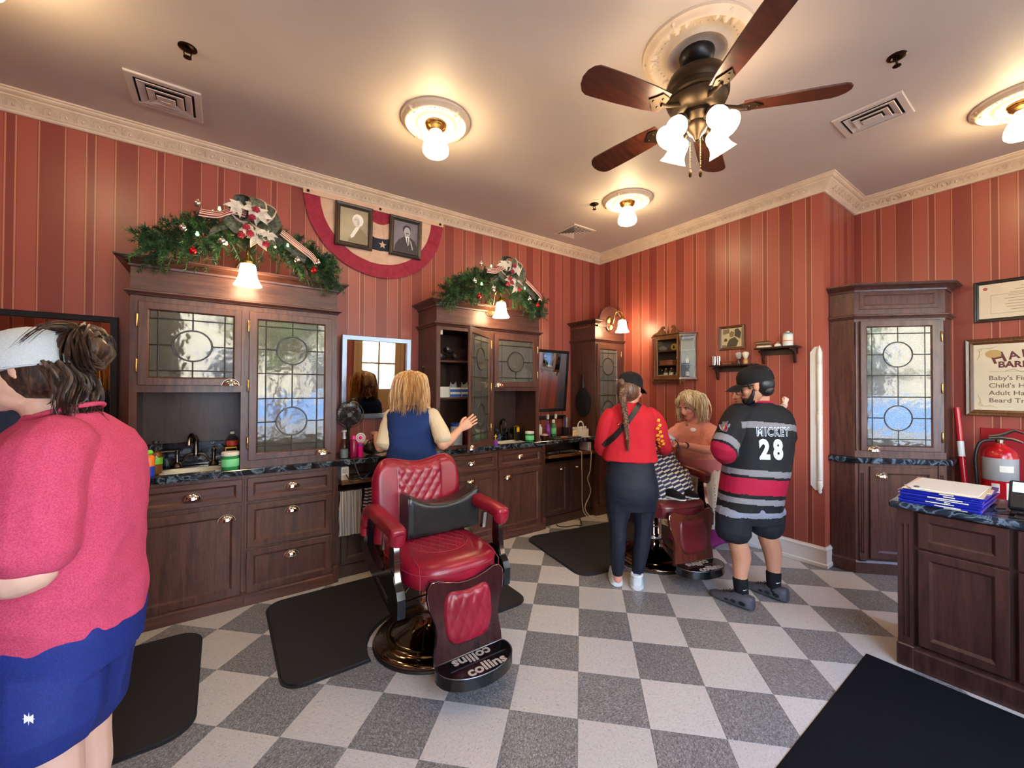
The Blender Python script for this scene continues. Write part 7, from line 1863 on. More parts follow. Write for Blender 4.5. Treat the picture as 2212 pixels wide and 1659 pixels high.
mb=MB();torso(mb,[((-0.9662,0.8062,0.9119),.190,.137),((-0.9697,0.8077,0.9787),.180,.126),((-0.9706,0.8070,1.0736),.176,.120),((-0.9687,0.8042,1.1791),.186,.121),((-0.9694,0.8037,1.2494),.178,.104),((-0.9727,0.8054,1.2951),.150,.078),((-0.9730,0.8051,1.3268),.075,.062)],r,f)
remesh(mb,'vest',VEST,p1,.006,4,.007,(7,7,14))
mb=MB();torso(mb,[((-0.9598,0.8070,0.5286),.15,.11),((-0.9643,0.8078,0.7044),.178,.130),((-0.9658,0.8066,0.8626),.178,.128),((-0.9667,0.8059,0.9576),.165,.115)],r,f)
for q3 in (((-1.0274,0.8526,0.7041),(-1.0320,0.8352,0.4295),(-1.0216,0.8573,0.0783)),((-0.9012,0.7630,0.7046),(-0.9067,0.7462,0.4299),(-0.8954,0.7676,0.0788))):limb(mb,q3,[.100,.080,.066])
remesh(mb,'trousers',KHAKI,p1,.008,3,.006)
for s in (-1,1):
    mb=MB();shoe_basic(mb,T(-.972+r.x*.09*s,.802+r.y*.09*s,.001)@RZ(math.radians(68-90)),.25,.042,.07);mb.build('shoe',LEATHB,parent=p1,smooth=60)
mb=MB();mb.tube([Vector((-0.9729,0.8052,1.3233))+r*(.062*math.cos(a))+f*(.058*math.sin(a)) for a in [2*PI*i/20 for i in range(20)]],.012,8,close=True);mb.build('collar',CREAMSH,parent=p1,smooth=80)
bt_c=Vector((-0.9726,0.8054,1.2881))+f*.075
mb=MB()
for s in (-1,1):mb.rings([[bt_c+r*(s*x)+UP*(h*a)+f*(.008*b) for a,b in ((-1,-1),(1,-1),(1,1),(-1,1))] for x,h in ((.0,.006),(.03,.016),(.055,.020))])
mb.build('bow_tie',BLACKP,parent=p1,smooth=0)
hm=MB();add_hair_shell(hm,H1,1.06)
gd=[]
for i in range(30):
    a=math.radians(132+276*i/29);c,s=math.cos(a),math.sin(a)
    H=frame(H1.to_translation(),r,f,UP)
    gd.append([H@Vector((.01*c,-.035+.01*s,.126)),H@Vector((.080*c,-.035+.080*s,.095)),H@Vector((.104*c,-.035+.104*s,.005)),H@Vector((.120*c,-.035+.112*s,-.09)),H@Vector((.128*c+.012*math.sin(5*a),-.04+.118*s,-.160+.016*math.sin(7*a)+.014*math.sin(17*a)))])
locks(hm,gd,12,.0095,11,.012,.12)
tag(hm.build('hair',BLOND,parent=p1,smooth=80),kind=None)

# ------------------------------------------------------------------ the person in the red sweater
REDSW=cloth('red_sweatshirt',lin(180,30,42),lin(198,38,52));LEGG=cloth('navy_leggings',lin(20,24,38),lin(27,32,48),400,.6);SNEAK=mottled('white_sneaker',lin(214,224,228),lin(232,238,240),30,.45);SOLE=P('white_rubber_sole',lin(222,226,226),.5)
CAPB=cloth('black_cap_twill',lin(16,16,18),lin(25,25,27),500,.8);CAPW=P('white_embroidery',lin(236,236,232),.6);YELP=P('yellow_print',lin(240,190,40),.6)
p2=thing('person','person in red sweatshirt and navy leggings with a long braid under a black cap','person',(.29,-.20,0))
f,r=heading(44)
mb=MB()
torso(mb,[((0.3100,-0.2201,0.6995),.15,.11),((0.3054,-0.2197,0.9037),.14,.10),((0.2984,-0.2169,1.0568),.13,.09),((0.2971,-0.2179,1.1929),.14,.09),((0.2992,-0.2204,1.2644),.11,.07),((0.3015,-0.2229,1.3256),.07,.055)],r,f)
limb(mb,[(0.3016,-0.2228,1.3120),(0.2979,-0.2215,1.4073)],[.052,.050])
H2=headframe((0.3004,-0.2237,1.4413),8,-8);head(mb,H2,.98)
limb(mb,[(0.1911,-0.1435,1.2571),(0.1578,-0.0932,1.1049),(0.2198,-0.0376,0.9974),(0.3830,0.0316,0.9169)],[.034,.036,.034,.026]);limb(mb,[(0.4075,-0.2972,1.2580),(0.4958,-0.3333,1.1063),(0.5952,-0.3045,1.0200),(0.8074,-0.1476,0.9514)],[.034,.036,.034,.026])
for q3 in (((0.2385,-0.1684,0.6312),(0.2276,-0.1691,0.3626),(0.2357,-0.1581,0.0459)),((0.3828,-0.2709,0.6317),(0.3714,-0.2712,0.3631),(0.3549,-0.2428,0.0463))):limb(mb,q3,[.08,.05,.032])
wL=Vector((0.3890,0.0274,0.9133));hL=hand(frame(wL,f.cross(UP),f,UP),(.5,.6,.4),.1,.5,-1,.9);wR=Vector((0.7949,-0.1389,0.9551));hR=hand(frame(wR,f.cross(UP),f,UP),(.5,.6,.4),.1,.5,1,.9)
b2p,_=remesh(mb,'body',SK_R,p2,.006,2,extra=[hL,hR]);face(p2,b2p,H2,.98,BRUN)
mb=MB();torso(mb,[((0.3052,-0.2199,0.9241),.192,.135),((0.3015,-0.2186,1.0228),.180,.124),((0.2978,-0.2174,1.1248),.180,.122),((0.2969,-0.2181,1.2167),.184,.120),((0.2991,-0.2205,1.2780),.162,.100),((0.2987,-0.2208,1.3188),.120,.075),((0.3013,-0.2230,1.3461),.066,.060)],r,f)
limb(mb,[(0.1855,-0.1396,1.2673),(0.1529,-0.1154,1.1923),(0.1600,-0.0822,1.0866),(0.2142,-0.0334,0.9904),(0.3537,0.0156,0.9218)],[.052,.057,.055,.052,.042]);limb(mb,[(0.4129,-0.3013,1.2716),(0.4552,-0.3303,1.2037),(0.5103,-0.3311,1.0880),(0.6010,-0.3085,1.0060),(0.7694,-0.1821,0.9551)],[.052,.058,.056,.053,.044])
sw,swb=remesh(mb,'sweatshirt',REDSW,p2,.006,4,.011,(9,9,6),seed=3.0)
def patch(c,s,tilt):
    R=ri*math.cos(tilt)+UP*math.sin(tilt);U=UP*math.cos(tilt)-ri*math.sin(tilt)
    drape_poly('sleeve_print',[(-s,-s),(s,-s*.8),(s*.8,s),(-s*.9,s*.8)],c,R,U,fw,swb,YELP,sw,.003,1)
for c in ((0.4072,-0.3947,1.2235),(0.4157,-0.4002,1.1871),(0.4051,-0.3923,1.1639),(0.4215,-0.4037,1.1375),(0.4110,-0.3958,1.1109),(0.4327,-0.4111,1.1044),(0.4194,-0.4013,1.0779),(0.4411,-0.4166,1.0680),(0.4251,-0.4049,1.0448),(0.4521,-0.4241,1.0449),(0.4335,-0.4104,1.0183)):patch(Vector(c),.011,rnd.uniform(-.6,.6))
mb=MB();torso(mb,[((0.3140,-0.2211,0.5702),.165,.115),((0.3130,-0.2220,0.6825),.193,.148),((0.3094,-0.2207,0.7676),.190,.145),((0.3057,-0.2194,0.8697),.172,.122),((0.3020,-0.2182,0.9717),.158,.108)],r,f)
for q3 in (((0.2384,-0.1685,0.6482),(0.2367,-0.1657,0.5291),(0.2170,-0.1737,0.3493),(0.2352,-0.1585,0.0935)),((0.3854,-0.2730,0.6488),(0.3865,-0.2721,0.5297),(0.3631,-0.2774,0.3498),(0.3545,-0.2432,0.0940))):limb(mb,q3,[.098,.092,.063,.058,.040])
remesh(mb,'leggings',LEGG,p2,.006,3,.004,(8,8,26))
for (hx,hy),(tx,ty) in (((.225,-.165),(.36,-.02)),((.295,-.285),(.455,-.155))):
    d=Vector((tx-hx,ty-hy,0));a=math.atan2(d.y,d.x)-PI/2;M=T(hx,hy,.001)@RZ(a)@T(0,.075,0)
    sh=MB();shoe_basic(sh,M@T(0,0,.018),.26,.044,.085);s_=sh.build('sneaker',SNEAK,parent=p2,smooth=60)
    so=MB();shoe_basic(so,M@SC(1.06,1.03,.36),.26,.046,.095);so.build('sole',SOLE,parent=s_,smooth=60)
    ts=MB();ts.tube([M@Vector((.036*math.cos(q),-.035+.045*math.sin(q),.098)) for q in [2*PI*i/16 for i in range(16)]],.010,8,close=True);ts.build('ankle_collar',SNEAK,parent=s_,smooth=80)
    lc=MB()
    for i in range(4):lc.tube([M@Vector((x,.045+i*.022,.094-i*.010-abs(x)*.5)) for x in (-.024,0,.024)],.0035,6)
    lc.build('laces',SOLE,parent=s_,smooth=80)
cr,br,bt_=cap_geo(H2,1.0);cp=cr.build('cap',CAPB,parent=p2,smooth=60);br.build('visor',CAPB,parent=cp,smooth=60);bt_.build('cap_button',CAPB,parent=cp,smooth=60)
swoosh(frame(H2@Vector((-.050,-.1,.062)),ri,UP,-fw),.014).build('cap_mark',CAPW,parent=cp,smooth=0)
hm=MB();add_hair_shell(hm,H2@T(0,-.004,-.03),.98)
for dx in (0,):hm.sphere(tuple(H2@Vector((-.012,-.105,.035))),(.035,.03,.032),12,8)
hm.build('hair',BRAIDM,parent=p2,smooth=80)
bz=smoothpts([(0.1812,-0.2618,1.4479),(0.1497,-0.2754,1.3893),(0.1503,-0.2871,1.3182),(0.1469,-0.3019,1.2382),(0.1595,-0.3037,1.1570),(0.1654,-0.3069,1.0924)],8)
br_=MB()
for st in range(3):
    pts=[]
    for i,p in enumerate(bz):
        t=i/(len(bz)-1);a=t*7*2*PI+st*2*PI/3;w=.019*(1-.5*t)
        pts.append(p+ri*(w*math.sin(a))-fw*(w*.5*math.sin(2*a)))
    pts=smoothpts(pts,2);br_.tube(pts,[.0145*(1-.5*i/len(pts)) for i in range(len(pts))],8,flat=.8)
locks(br_,[[bz[-1],bz[-1]+Vector((0,0,-.035)),bz[-1]+Vector((.006,0,-.085))]],14,.006,5,.006,.2)
br_.build('braid',BRAIDM,parent=p2,smooth=80)
st0,st1=Vector((0.0705,-0.2018,1.0294)),Vector((0.2814,-0.3315,1.3431));dd=(st1-st0);ln=dd.length;dd.normalize();nn=fw.cross(dd).normalized()
st_=drape_poly('strap',[(0,-.017)]+[(ln*i/14,-.017) for i in range(1,15)]+[(ln*i/14,.017) for i in range(14,-1,-1)],st0,dd,nn,fw,swb,BLACKP,p2,.006,2)
sm=st_.modifiers.new('s','SOLIDIFY');sm.thickness=.003
hb=swb.ray_cast(Vector((0.0103,-0.3824,1.2089)),Vector((0.2501,-0.1843,1.1825))-Vector((0.0103,-0.3824,1.2089)));bc_=(hb[0] if hb[0] else Vector((0.1382,-0.2768,1.1948)))-fw*.010
bk_=MB();q=.021;bk_.tube([bc_+dd*(q*x)+nn*(q*y*1.05) for x,y in ((-.7,-1),(.7,-1),(.7,1),(-.7,1))],.0035,6,close=True);bk_.build('buckle',CHROME,parent=st_,smooth=40)

# ------------------------------------------------------------------ the man in the hockey jersey with a baby
JBLK=cloth('black_jersey',lin(19,19,22),lin(27,27,30),300,.75);JGRY=cloth('grey_band',lin(124,120,124),lin(140,136,140),300,.75);JRED=cloth('crimson_band',lin(150,16,50),lin(170,24,60),300,.75);SHRT=cloth('black_shorts',lin(22,24,30),lin(31,33,40));SHRG=cloth('grey_shorts_band',lin(122,124,140),lin(138,140,154));SOCK=cloth('black_sock',lin(12,12,16),lin(18,18,22));CLOG=mottled('charcoal_foam',lin(62,62,68),lin(74,74,80),60,.6);CLOG_SHADE=P('clog_hole_shade',lin(12,12,14),.9)
p3=thing('person','man in black hockey jersey and shorts with black cap, holding a baby','person',(.79,-.84,0))
f,r=heading(52)
mb=MB()
torso(mb,[((0.7808,-0.8362,0.6651),.15,.11),((0.8089,-0.8602,0.9480),.16,.11),((0.8302,-0.8780,1.1367),.165,.115),((0.8291,-0.8789,1.2623),.16,.095),((0.8206,-0.8741,1.3409),.085,.07)],r,f)
limb(mb,[(0.8209,-0.8739,1.3189),(0.8034,-0.8877,1.4352)],[.066,.062])
H3=headframe((0.7458,-0.8840,1.4692),112,-12);head(mb,H3,1.02)
limb(mb,[(0.7032,-0.8142,1.2695),(0.5573,-0.8069,1.1472),(0.5411,-0.7817,1.0426),(0.8079,-0.7002,0.9636),(1.0202,-0.7290,1.0086)],[.05,.05,.046,.040,.032]);limb(mb,[(1.0066,-0.9192,1.2645),(1.1317,-0.9082,1.1370),(1.2308,-0.8546,1.0475),(1.2401,-0.7628,1.0296)],[.045,.045,.044,.034])
limb(mb,[(0.6991,-0.7778,0.6334),(0.6906,-0.7935,0.4366),(0.7354,-0.7991,0.3193),(0.7211,-0.7993,0.1825),(0.7119,-0.8153,0.0363)],[.09,.060,.062,.043,.040]);limb(mb,[(0.8847,-0.8852,0.6440),(0.9075,-0.8867,0.4665),(0.9811,-0.8881,0.3399),(1.0151,-0.8855,0.1861),(0.9970,-0.8952,0.0403)],[.09,.060,.062,.043,.040])
w_=Vector((1.0202,-0.7290,1.0086));q=(ri*.9+UP*.2).normalized();zz=(fw-q*fw.dot(q)).normalized();hL=hand(frame(w_,q.cross(zz),q,zz),(.35,.4,.3),.1,.4,-1,1.0)
w_=Vector((1.2401,-0.7628,1.0296));q=(-ri*.9+UP*.2).normalized();zz=(fw-q*fw.dot(q)).normalized();hR=hand(frame(w_,q.cross(zz),q,zz),(.35,.4,.3),.1,.4,1,1.0)
b3p,_=remesh(mb,'body',SK_W,p3,.006,2,extra=[hL,hR]);face(p3,b3p,H3,1.02,BLKH)
mb=MB();torso(mb,[((0.7733,-0.8306,0.6431),.200,.150),((0.7852,-0.8405,0.7437),.205,.155),((0.8092,-0.8600,0.9166),.208,.158),((0.8307,-0.8776,1.0895),.208,.146),((0.8346,-0.8822,1.2152),.206,.128),((0.8314,-0.8809,1.2843),.182,.105),((0.8233,-0.8758,1.3283),.130,.085),((0.8205,-0.8742,1.3566),.078,.070)],r,f)
limb(mb,[(0.7132,-0.8216,1.2882),(0.6422,-0.8073,1.2466),(0.5573,-0.8069,1.1472),(0.5335,-0.7887,1.0562),(0.7361,-0.7231,0.9800),(0.8654,-0.7044,0.9687)],[.070,.080,.082,.080,.070,.06]);limb(mb,[(0.9960,-0.9119,1.2806),(1.0781,-0.9203,1.2229),(1.1738,-0.9010,1.1171),(1.2365,-0.8462,1.0325)],[.068,.074,.072,.066])
AL=Vector((0.7132,-0.8216,1.2882));BL=Vector((0.5186,-0.7903,1.0456))
def jersey_mat(p):
    v=BL-AL;t=(p-AL).dot(v)/v.length_squared;dist=(p-AL-v*t).length
    l=(p-Vector((0.6226,-0.8165,1.1440))).dot(ri)
    if t>.35 and dist<.115 and l<.0 and p.z>.93:
        return 2 if t>.97 else (0 if t>.925 else (1 if t>.78 else 0))
    if dist<.12 and l<-.01 and t>.9 and p.z>.90:return 2
    s=(p-Vector((.79,-.84,0))).dot(ri);zz=p.z+.10*s*s*2+.05*s
    if 1.196<zz<1.236:return 1
    if .885<zz<.925:return 1
    if .765<zz<.868:return 2
    if .700<zz<.738:return 1
    return 0
js,jb=remesh(mb,'jersey',[JBLK,JGRY,JRED],p3,.006,4,.010,(8,8,5),mat_fn=jersey_mat,seed=9.0)
WH=P('white_twill_letter',lin(214,226,240),.6);OUT=P('navy_letter_fill',lin(20,24,40),.6)
tc=Vector((0.7550,-0.9967,1.1705));rt=(ri*.985+fw*.05).normalized();tu=UP
drape_text('jersey_name','MICKEY',.078,tc,rt,tu,fw,jb,WH,js,.0030,bold=.0036,squeeze=.66,shear=.05,sp=1.22)
drape_text('jersey_name','MICKEY',.078,tc,rt,tu,fw,jb,OUT,js,.0042,bold=-.0006,squeeze=.66,shear=.05,sp=1.22)
tc2=Vector((0.7390,-0.9837,1.0511))
for k,ch in ((-1,'2'),(1,'8')):drape_text('jersey_number',ch,.165,tc2+rt*(.040*k*1.05)+UP*.004,rt,tu,fw,jb,WH,js,.0032,bold=.009,squeeze=.72)
shc=Vector((0.4667,-0.8293,1.2081));sh_=[(-.034,.030),(-.012,.026),(0,.034),(.012,.026),(.034,.030),(.036,.0),(.022,-.024),(0,-.038),(-.022,-.024),(-.036,0)]
R_=(ri*.93+UP*.36).normalized();U_=(UP*.93-ri*.36).normalized()
drape_poly('sleeve_crest',[(x*.92,y*.92) for x,y in sh_],shc,R_,U_,fw,jb,JGRY,js,.003,2);drape_poly('sleeve_crest',[(x*.80,y*.80) for x,y in sh_],shc,R_,U_,fw,jb,JRED,js,.0042,2)
drape_poly('crest_figure',[(-.014,-.012),(-.004,-.014),(.006,-.006),(.014,.004),(.004,.010),(-.006,.004),(-.016,.006)],shc,R_,U_,fw,jb,YELP,js,.0052,1)
mb=MB();mb.tube([Vector((0.8205,-0.8742,1.3534))+r*(.080*math.cos(a))+f*(.072*math.sin(a))+UP*(.012*-math.sin(a)) for a in [2*PI*i/24 for i in range(24)]],.008,8,close=True);mb.build('neckband',JRED,parent=js,smooth=80)
mb=MB();torso(mb,[((0.7818,-0.8354,0.5552),.190,.13),((0.7811,-0.8360,0.6337),.200,.142),((0.7753,-0.8330,0.7123),.19,.14)],r,f)
limb(mb,[(0.6839,-0.7790,0.6207),(0.6571,-0.7826,0.4868)],[.115,.112]);limb(mb,[(0.9034,-0.8860,0.6253),(0.9046,-0.8851,0.5046)],[.115,.110])
remesh(mb,'shorts',[SHRT,SHRG],p3,.006,3,.009,(9,9,6),mat_fn=lambda p:1 if p.z>.612 else 0)
for ax,shx,d0,heel,toe in (((0.7213,-0.7992,0.1669),(0.7119,-0.8153,0.0456),2.76,(.695,-.885),(.688,-.640)),((1.0153,-0.8853,0.1634),(0.9969,-0.8953,0.0532),2.86,(.998,-.968),(1.010,-.745))):
    hv,tv=Vector((*heel,0)),Vector((*toe,0));dv=tv-hv;a=math.atan2(dv.y,dv.x)-PI/2;M=T(heel[0],heel[1],.001)@RZ(a)@T(0,.075,0)
    sk_=MB();limb(sk_,[ax,shx,tuple(M@Vector((0,-.02,.06)))],[.048,.043,.045]);limb(sk_,[tuple(M@Vector((0,-.03,.05))),tuple(M@Vector((0,.05,.045)))],[.042,.035])
    so_=sk_.build('sock',SOCK,parent=p3,smooth=80)
    swoosh(frame(Vector(ax).lerp(Vector(shx),.42)-fw*.048,ri,UP,-fw),.016).build('sock_mark',CAPW,parent=so_,smooth=0)
    cl=MB();shoe_basic(cl,M,.285,.052,.088);c_=cl.build('clog',CLOG,parent=p3,smooth=60)
    for y,z,s_,sd in ((-.035,.040,.022,-1),(.02,.036,.018,-1),(.065,.032,.013,-1),(-.035,.040,.022,1),(.02,.036,.018,1),(.065,.032,.013,1)):
        t=(y/.285+.30);ww=.052*(.78+.30*math.sin(PI*(t*.75+.18)))
        h_=MB();h_.sphere((0,0,0),(.004,s_,s_*.62),12,6,M=M@T(sd*ww*.965,y,z));h_.build('hole_shade',CLOG_SHADE,parent=c_,smooth=80)  # dark dots on the surface, coloured as the shade inside the perforations
    for i in range(3):
        for j in range(4):
            h_=MB();h_.sphere((0,0,0),(.0065,.005,.003),8,4,M=M@T((i-1)*.022+(.008 if j%2 else 0),.055+j*.022,.0785-j*.0098));h_.build('hole_shade',CLOG_SHADE,parent=c_,smooth=80)
cr,br,bt_=cap_geo(H3,1.04);cp=cr.build('cap',CAPB,parent=p3,smooth=60);br.build('visor',CAPB,parent=cp,smooth=60);bt_.build('cap_button',CAPB,parent=cp,smooth=60)
swoosh(frame(H3@Vector((-.045,-.098,.086)),(H3.to_3x3()@Vector((-.9,-.43,0))),UP,H3.to_3x3()@Vector((-.43,-.9,0))),.010).build('cap_mark',CAPW,parent=cp,smooth=0)
hm=MB();hm.sphere((0,-.048,.005),(.078,.070,.075),18,12,M=H3);hm.sphere((0,-.062,-.035),(.062,.045,.046),14,10,M=H3)
for x in (-1,1):hm.sphere((x*.068,.026,.008),(.008,.011,.026),10,8,M=H3)
hm.build('hair',BLKH,parent=p3,smooth=80)
bd=MB();bd.sphere((0,.048,-.084),(.048,.046,.032),16,10,M=H3)
for x in (-1,1):bd.tube([H3@Vector(p) for p in ((x*.070,.008,-.022),(x*.066,.016,-.048),(x*.054,.036,-.078),(x*.028,.066,-.098))],[.006,.010,.014,.016],10)
bd.build('beard',BLKH,parent=p3,smooth=80)
gl_=MB()
for x in (-1,1):
    gl_.tube([H3@Vector((x*.033+.024*math.cos(a),.096-.012*abs(math.cos(a))*(1 if math.cos(a)*x>0 else 0),.002+.019*math.sin(a))) for a in [2*PI*i/16 for i in range(16)]],.0028,6,close=True)
    gl_.tube([H3@Vector(p) for p in ((x*.058,.090,.006),(x*.078,.04,.006),(x*.082,-.015,.004))],.0025,6)
gl_.tube([H3@Vector(p) for p in ((-.010,.098,.005),(0,.101,.008),(.010,.098,.005))],.0025,6);gl_.build('glasses',BLACKG,parent=p3,smooth=80)
# the baby on his arm
BABYC=cloth('pink_baby_suit',lin(196,70,96),lin(212,92,116));HAIRB=hair_mat('fine_dark_hair',lin(60,42,32),lin(96,70,54),lin(130,100,80))
p7=thing('person','baby in pink held against the shoulder of the man in the hockey jersey','person',(1.0083,-0.6952,0.9542))
HB=headframe((0.9200,-0.7249,1.4173),150,-10)
mb=MB();head(mb,HB,.74,1.12,.8);mb.sphere(tuple((0.9632,-0.7173,1.3156)),(.045,.045,.05),12,8);fb,rb=heading(200)
torso(mb,[((1.0275,-0.7094,0.9885),.075,.06),((1.0177,-0.7046,1.1426),.08,.065),((0.9874,-0.7091,1.2467),.075,.055),((0.9710,-0.7104,1.2982),.04,.035)],rb,fb)
limb(mb,[(1.0235,-0.7347,1.2468),(1.1478,-0.7860,1.2280),(1.2003,-0.8736,1.3161),(1.1942,-0.8941,1.3440)],[.028,.026,.022,.018]);limb(mb,[(0.9625,-0.6913,1.2466),(0.9871,-0.6460,1.1394),(1.0159,-0.6655,1.0703)],[.028,.026,.02]);limb(mb,[(1.0448,-0.6850,1.0012),(1.0486,-0.6494,0.8919),(1.0838,-0.6729,0.7872)],[.045,.038,.028]);limb(mb,[(1.0871,-0.7151,1.0014),(1.1398,-0.7142,0.8923),(1.1579,-0.7255,0.7875)],[.045,.038,.028])
w_=Vector((1.1942,-0.8941,1.3440));q=(UP*.8+ri*.3).normalized();zz=(-fw-q*(-fw).dot(q)).normalized();hB=hand(frame(w_,q.cross(zz),q,zz),(.7,.9,.6),.12,.6,1,.42)
w2=Vector((1.0159,-0.6655,1.0703));hB2=hand(frame(w2,zz.cross(q)*-1,q,zz),(.7,.9,.6),.12,.6,-1,.42)
bb,_=remesh(mb,'body',SK_P,p7,.005,2,extra=[hB,hB2]);face(p7,bb,HB,.74,HAIRB,LIPD)
mb=MB();torso(mb,[((1.0280,-0.7090,0.9371),.09,.075),((1.0177,-0.7046,1.1426),.09,.075),((0.9876,-0.7089,1.2297),.085,.062),((0.9711,-0.7103,1.2880),.045,.04)],rb,fb);limb(mb,[(1.0124,-0.7268,1.2468),(1.1478,-0.7860,1.2280),(1.1896,-0.8533,1.2883)],[.036,.034,.030]);limb(mb,[(0.9680,-0.6953,1.2466),(0.9871,-0.6460,1.1394),(1.0101,-0.6616,1.0875)],[.036,.034,.030]);limb(mb,[(1.0448,-0.6850,1.0012),(1.0486,-0.6494,0.8919),(1.0779,-0.6690,0.8082)],[.055,.046,.036]);limb(mb,[(1.0871,-0.7151,1.0014),(1.1398,-0.7142,0.8923),(1.1520,-0.7216,0.8085)],[.055,.046,.036])
remesh(mb,'romper',BABYC,p7,.006,3,.003)
hm=MB();hm.sphere((0,-.020,.036),(.076,.090,.086),18,12,M=HB@SC(.76,.76,.76));hm.build('hair',HAIRB,parent=p7,smooth=80)
# ------------------------------------------------------------------ the hairdresser in the peach blouse
PEACH=cloth('peach_blouse',lin(216,144,134),lin(228,160,148),300,.7);PINKB=cloth('pink_waistband',lin(190,110,122),lin(204,124,134));FUCH=cloth('fuchsia_underskirt',lin(104,24,84),lin(124,32,98))
def dots_mat():
    m,nt,b=nmat('dotted_white_skirt');v=coords(nt,(1,1,1))
    vo=node(nt,'ShaderNodeTexVoronoi');vo.inputs['Scale'].default_value=34;vo.inputs['Randomness'].default_value=.25;nt.links.new(v,vo.inputs[0])
    c=ramp(nt,vo.outputs['Distance'],[(0,lin(60,66,84)),(.16,lin(212,200,188))],'CONSTANT');nt.links.new(c,b.inputs['Base Color']);b.inputs['Roughness'].default_value=.8
    return m
DOTS=dots_mat()
p4=thing('person','hairdresser with wavy ash-blond hair in peach blouse and dotted white skirt','person',(1.49,.02,0))
f,r=heading(176)
mb=MB()
torso(mb,[((1.5724,-0.0713,0.4901),.15,.12),((1.5522,-0.0606,0.7520),.15,.12),((1.4995,-0.0502,0.9293),.14,.11),((1.4711,-0.0441,1.0606),.13,.09),((1.4375,-0.0457,1.1272),.075,.06)],r,f)
limb(mb,[(1.4601,-0.0369,1.1038),(1.4060,-0.0372,1.2354)],[.055,.052])
H4=headframe((1.3635,-0.0445,1.2925),170,-24);head(mb,H4,1.0,1.06)
limb(mb,[(1.4633,-0.1863,1.0941),(1.4003,-0.2872,0.9839),(1.3152,-0.3240,0.9228)],[.05,.048,.042]);limb(mb,[(1.3152,-0.3240,0.9228),(1.1699,-0.2701,0.9401),(1.0328,-0.1977,0.9738)],[.042,.038,.028])
limb(mb,[(1.4935,0.1360,1.0800),(1.3816,0.1432,0.9830),(1.2600,0.0830,0.9411)],[.048,.044,.040]);limb(mb,[(1.2600,0.0830,0.9411),(1.1052,-0.0283,0.9774),(0.9972,-0.0993,1.0088)],[.040,.034,.027])
wL=Vector((1.0328,-0.1977,0.9738));d=(Vector((0.9572,-0.1688,0.9957))-wL).normalized();z=(UP-d*d.z).normalized();hL=hand(frame(wL,d.cross(z),d,z),(.4,.55,.4),.1,.6,-1,.95)
wR=Vector((0.9972,-0.0993,1.0088));d=(Vector((0.8798,-0.1636,1.0468))-wR).normalized();z=(UP-d*d.z).normalized();hR=hand(frame(wR,d.cross(z),d,z),(.6,.8,.5),.08,.7,1,.9)
b4p,_=remesh(mb,'body',SK_R,p4,.006,2,extra=[hL,hR]);face(p4,b4p,H4,1.0,BRUN,smile=1.0,closed=False)
mb=MB();torso(mb,[((1.5461,-0.0686,0.7539),.185,.165),((1.5313,-0.0590,0.8191),.19,.172),((1.4995,-0.0502,0.9293),.185,.165),((1.4749,-0.0464,1.0259),.18,.140),((1.4543,-0.0449,1.0875),.15,.105),((1.4375,-0.0457,1.1229),.085,.072)],r,f)
limb(mb,[(1.4539,-0.1304,1.0858),(1.3992,-0.2381,1.0402),(1.3640,-0.2860,0.9864)],[.075,.085,.095]);limb(mb,[(1.5153,0.0715,1.0750),(1.4537,0.1404,1.0278),(1.3563,0.1366,0.9854)],[.066,.070,.070])
bl,bvb=remesh(mb,'blouse',PEACH,p4,.006,4,.010,(9,9,6),seed=5.0)
mb=MB();mb.rings([[Vector((1.3862,-0.2535,1.0506))+Vector((math.cos(a),math.sin(a),0))*(k*(1+.10*math.sin(7*a)))+Vector((0,0,-t)) for a in [2*PI*i/42 for i in range(42)]] for k,t in ((.070,-.03),(.088,.01),(.100,.05),(.112,.085),(.108,.086),(.085,.02))])
mb.build('flutter_sleeve',PEACH,parent=bl,smooth=80)
mb=MB();torso(mb,[((1.5609,-0.0782,0.6886),.192,.175),((1.5461,-0.0686,0.7539),.194,.178),((1.5348,-0.0615,0.8235),.193,.176)],r,f);remesh(mb,'waistband',PINKB,p4,.007,3,.005)
mb=MB();torso(mb,[((1.6250,-0.1045,0.1933),.225,.20),((1.6053,-0.0934,0.4029),.220,.20),((1.5783,-0.0773,0.6211),.205,.19),((1.5460,-0.0687,0.7713),.185,.168)],r,f);remesh(mb,'skirt',DOTS,p4,.007,3,.014,(10,10,2))
mb=MB();torso(mb,[((1.50,.02,.012),.215,.20),((1.6437,-0.1164,0.0973),.215,.195),((1.6172,-0.1000,0.2719),.20,.18)],r,f);remesh(mb,'underskirt',FUCH,p4,.008,3,.016,(12,12,2))
hm=MB();add_hair_shell(hm,H4,1.04,.95);g=random.Random(8);gd=[]
Hh=frame(H4.to_translation(),r,f,UP)
for i in range(34):
    a=math.radians(150+240*i/33);c,s=math.cos(a),math.sin(a);w=.016*math.sin(9*a)
    if 112<math.degrees(a)%360<128:pass
    gd.append([Hh@Vector((.01,.01,.128)),Hh@Vector((.078*c,-.015+.080*s,.098)),Hh@Vector((.104*c,-.02+.102*s+w,.015)),Hh@Vector((.108*c+w,-.025+.106*s,-.06)),Hh@Vector((.112*c,-.03+.108*s+w,-.118+w+.03*math.sin(11*a)))])
locks(hm,gd,11,.0095,21,.013,.15)
for s in (-1,1):locks(hm,[[H4@Vector((.01*s,.05,.118)),H4@Vector((.045*s,.085,.085)),H4@Vector((.076*s,.062,.03)),H4@Vector((.086*s,.015,-.04)),H4@Vector((.090*s,.0,-.10))]],10,.009,30+s,.007)
hm.build('hair',ASH,parent=p4,smooth=80)
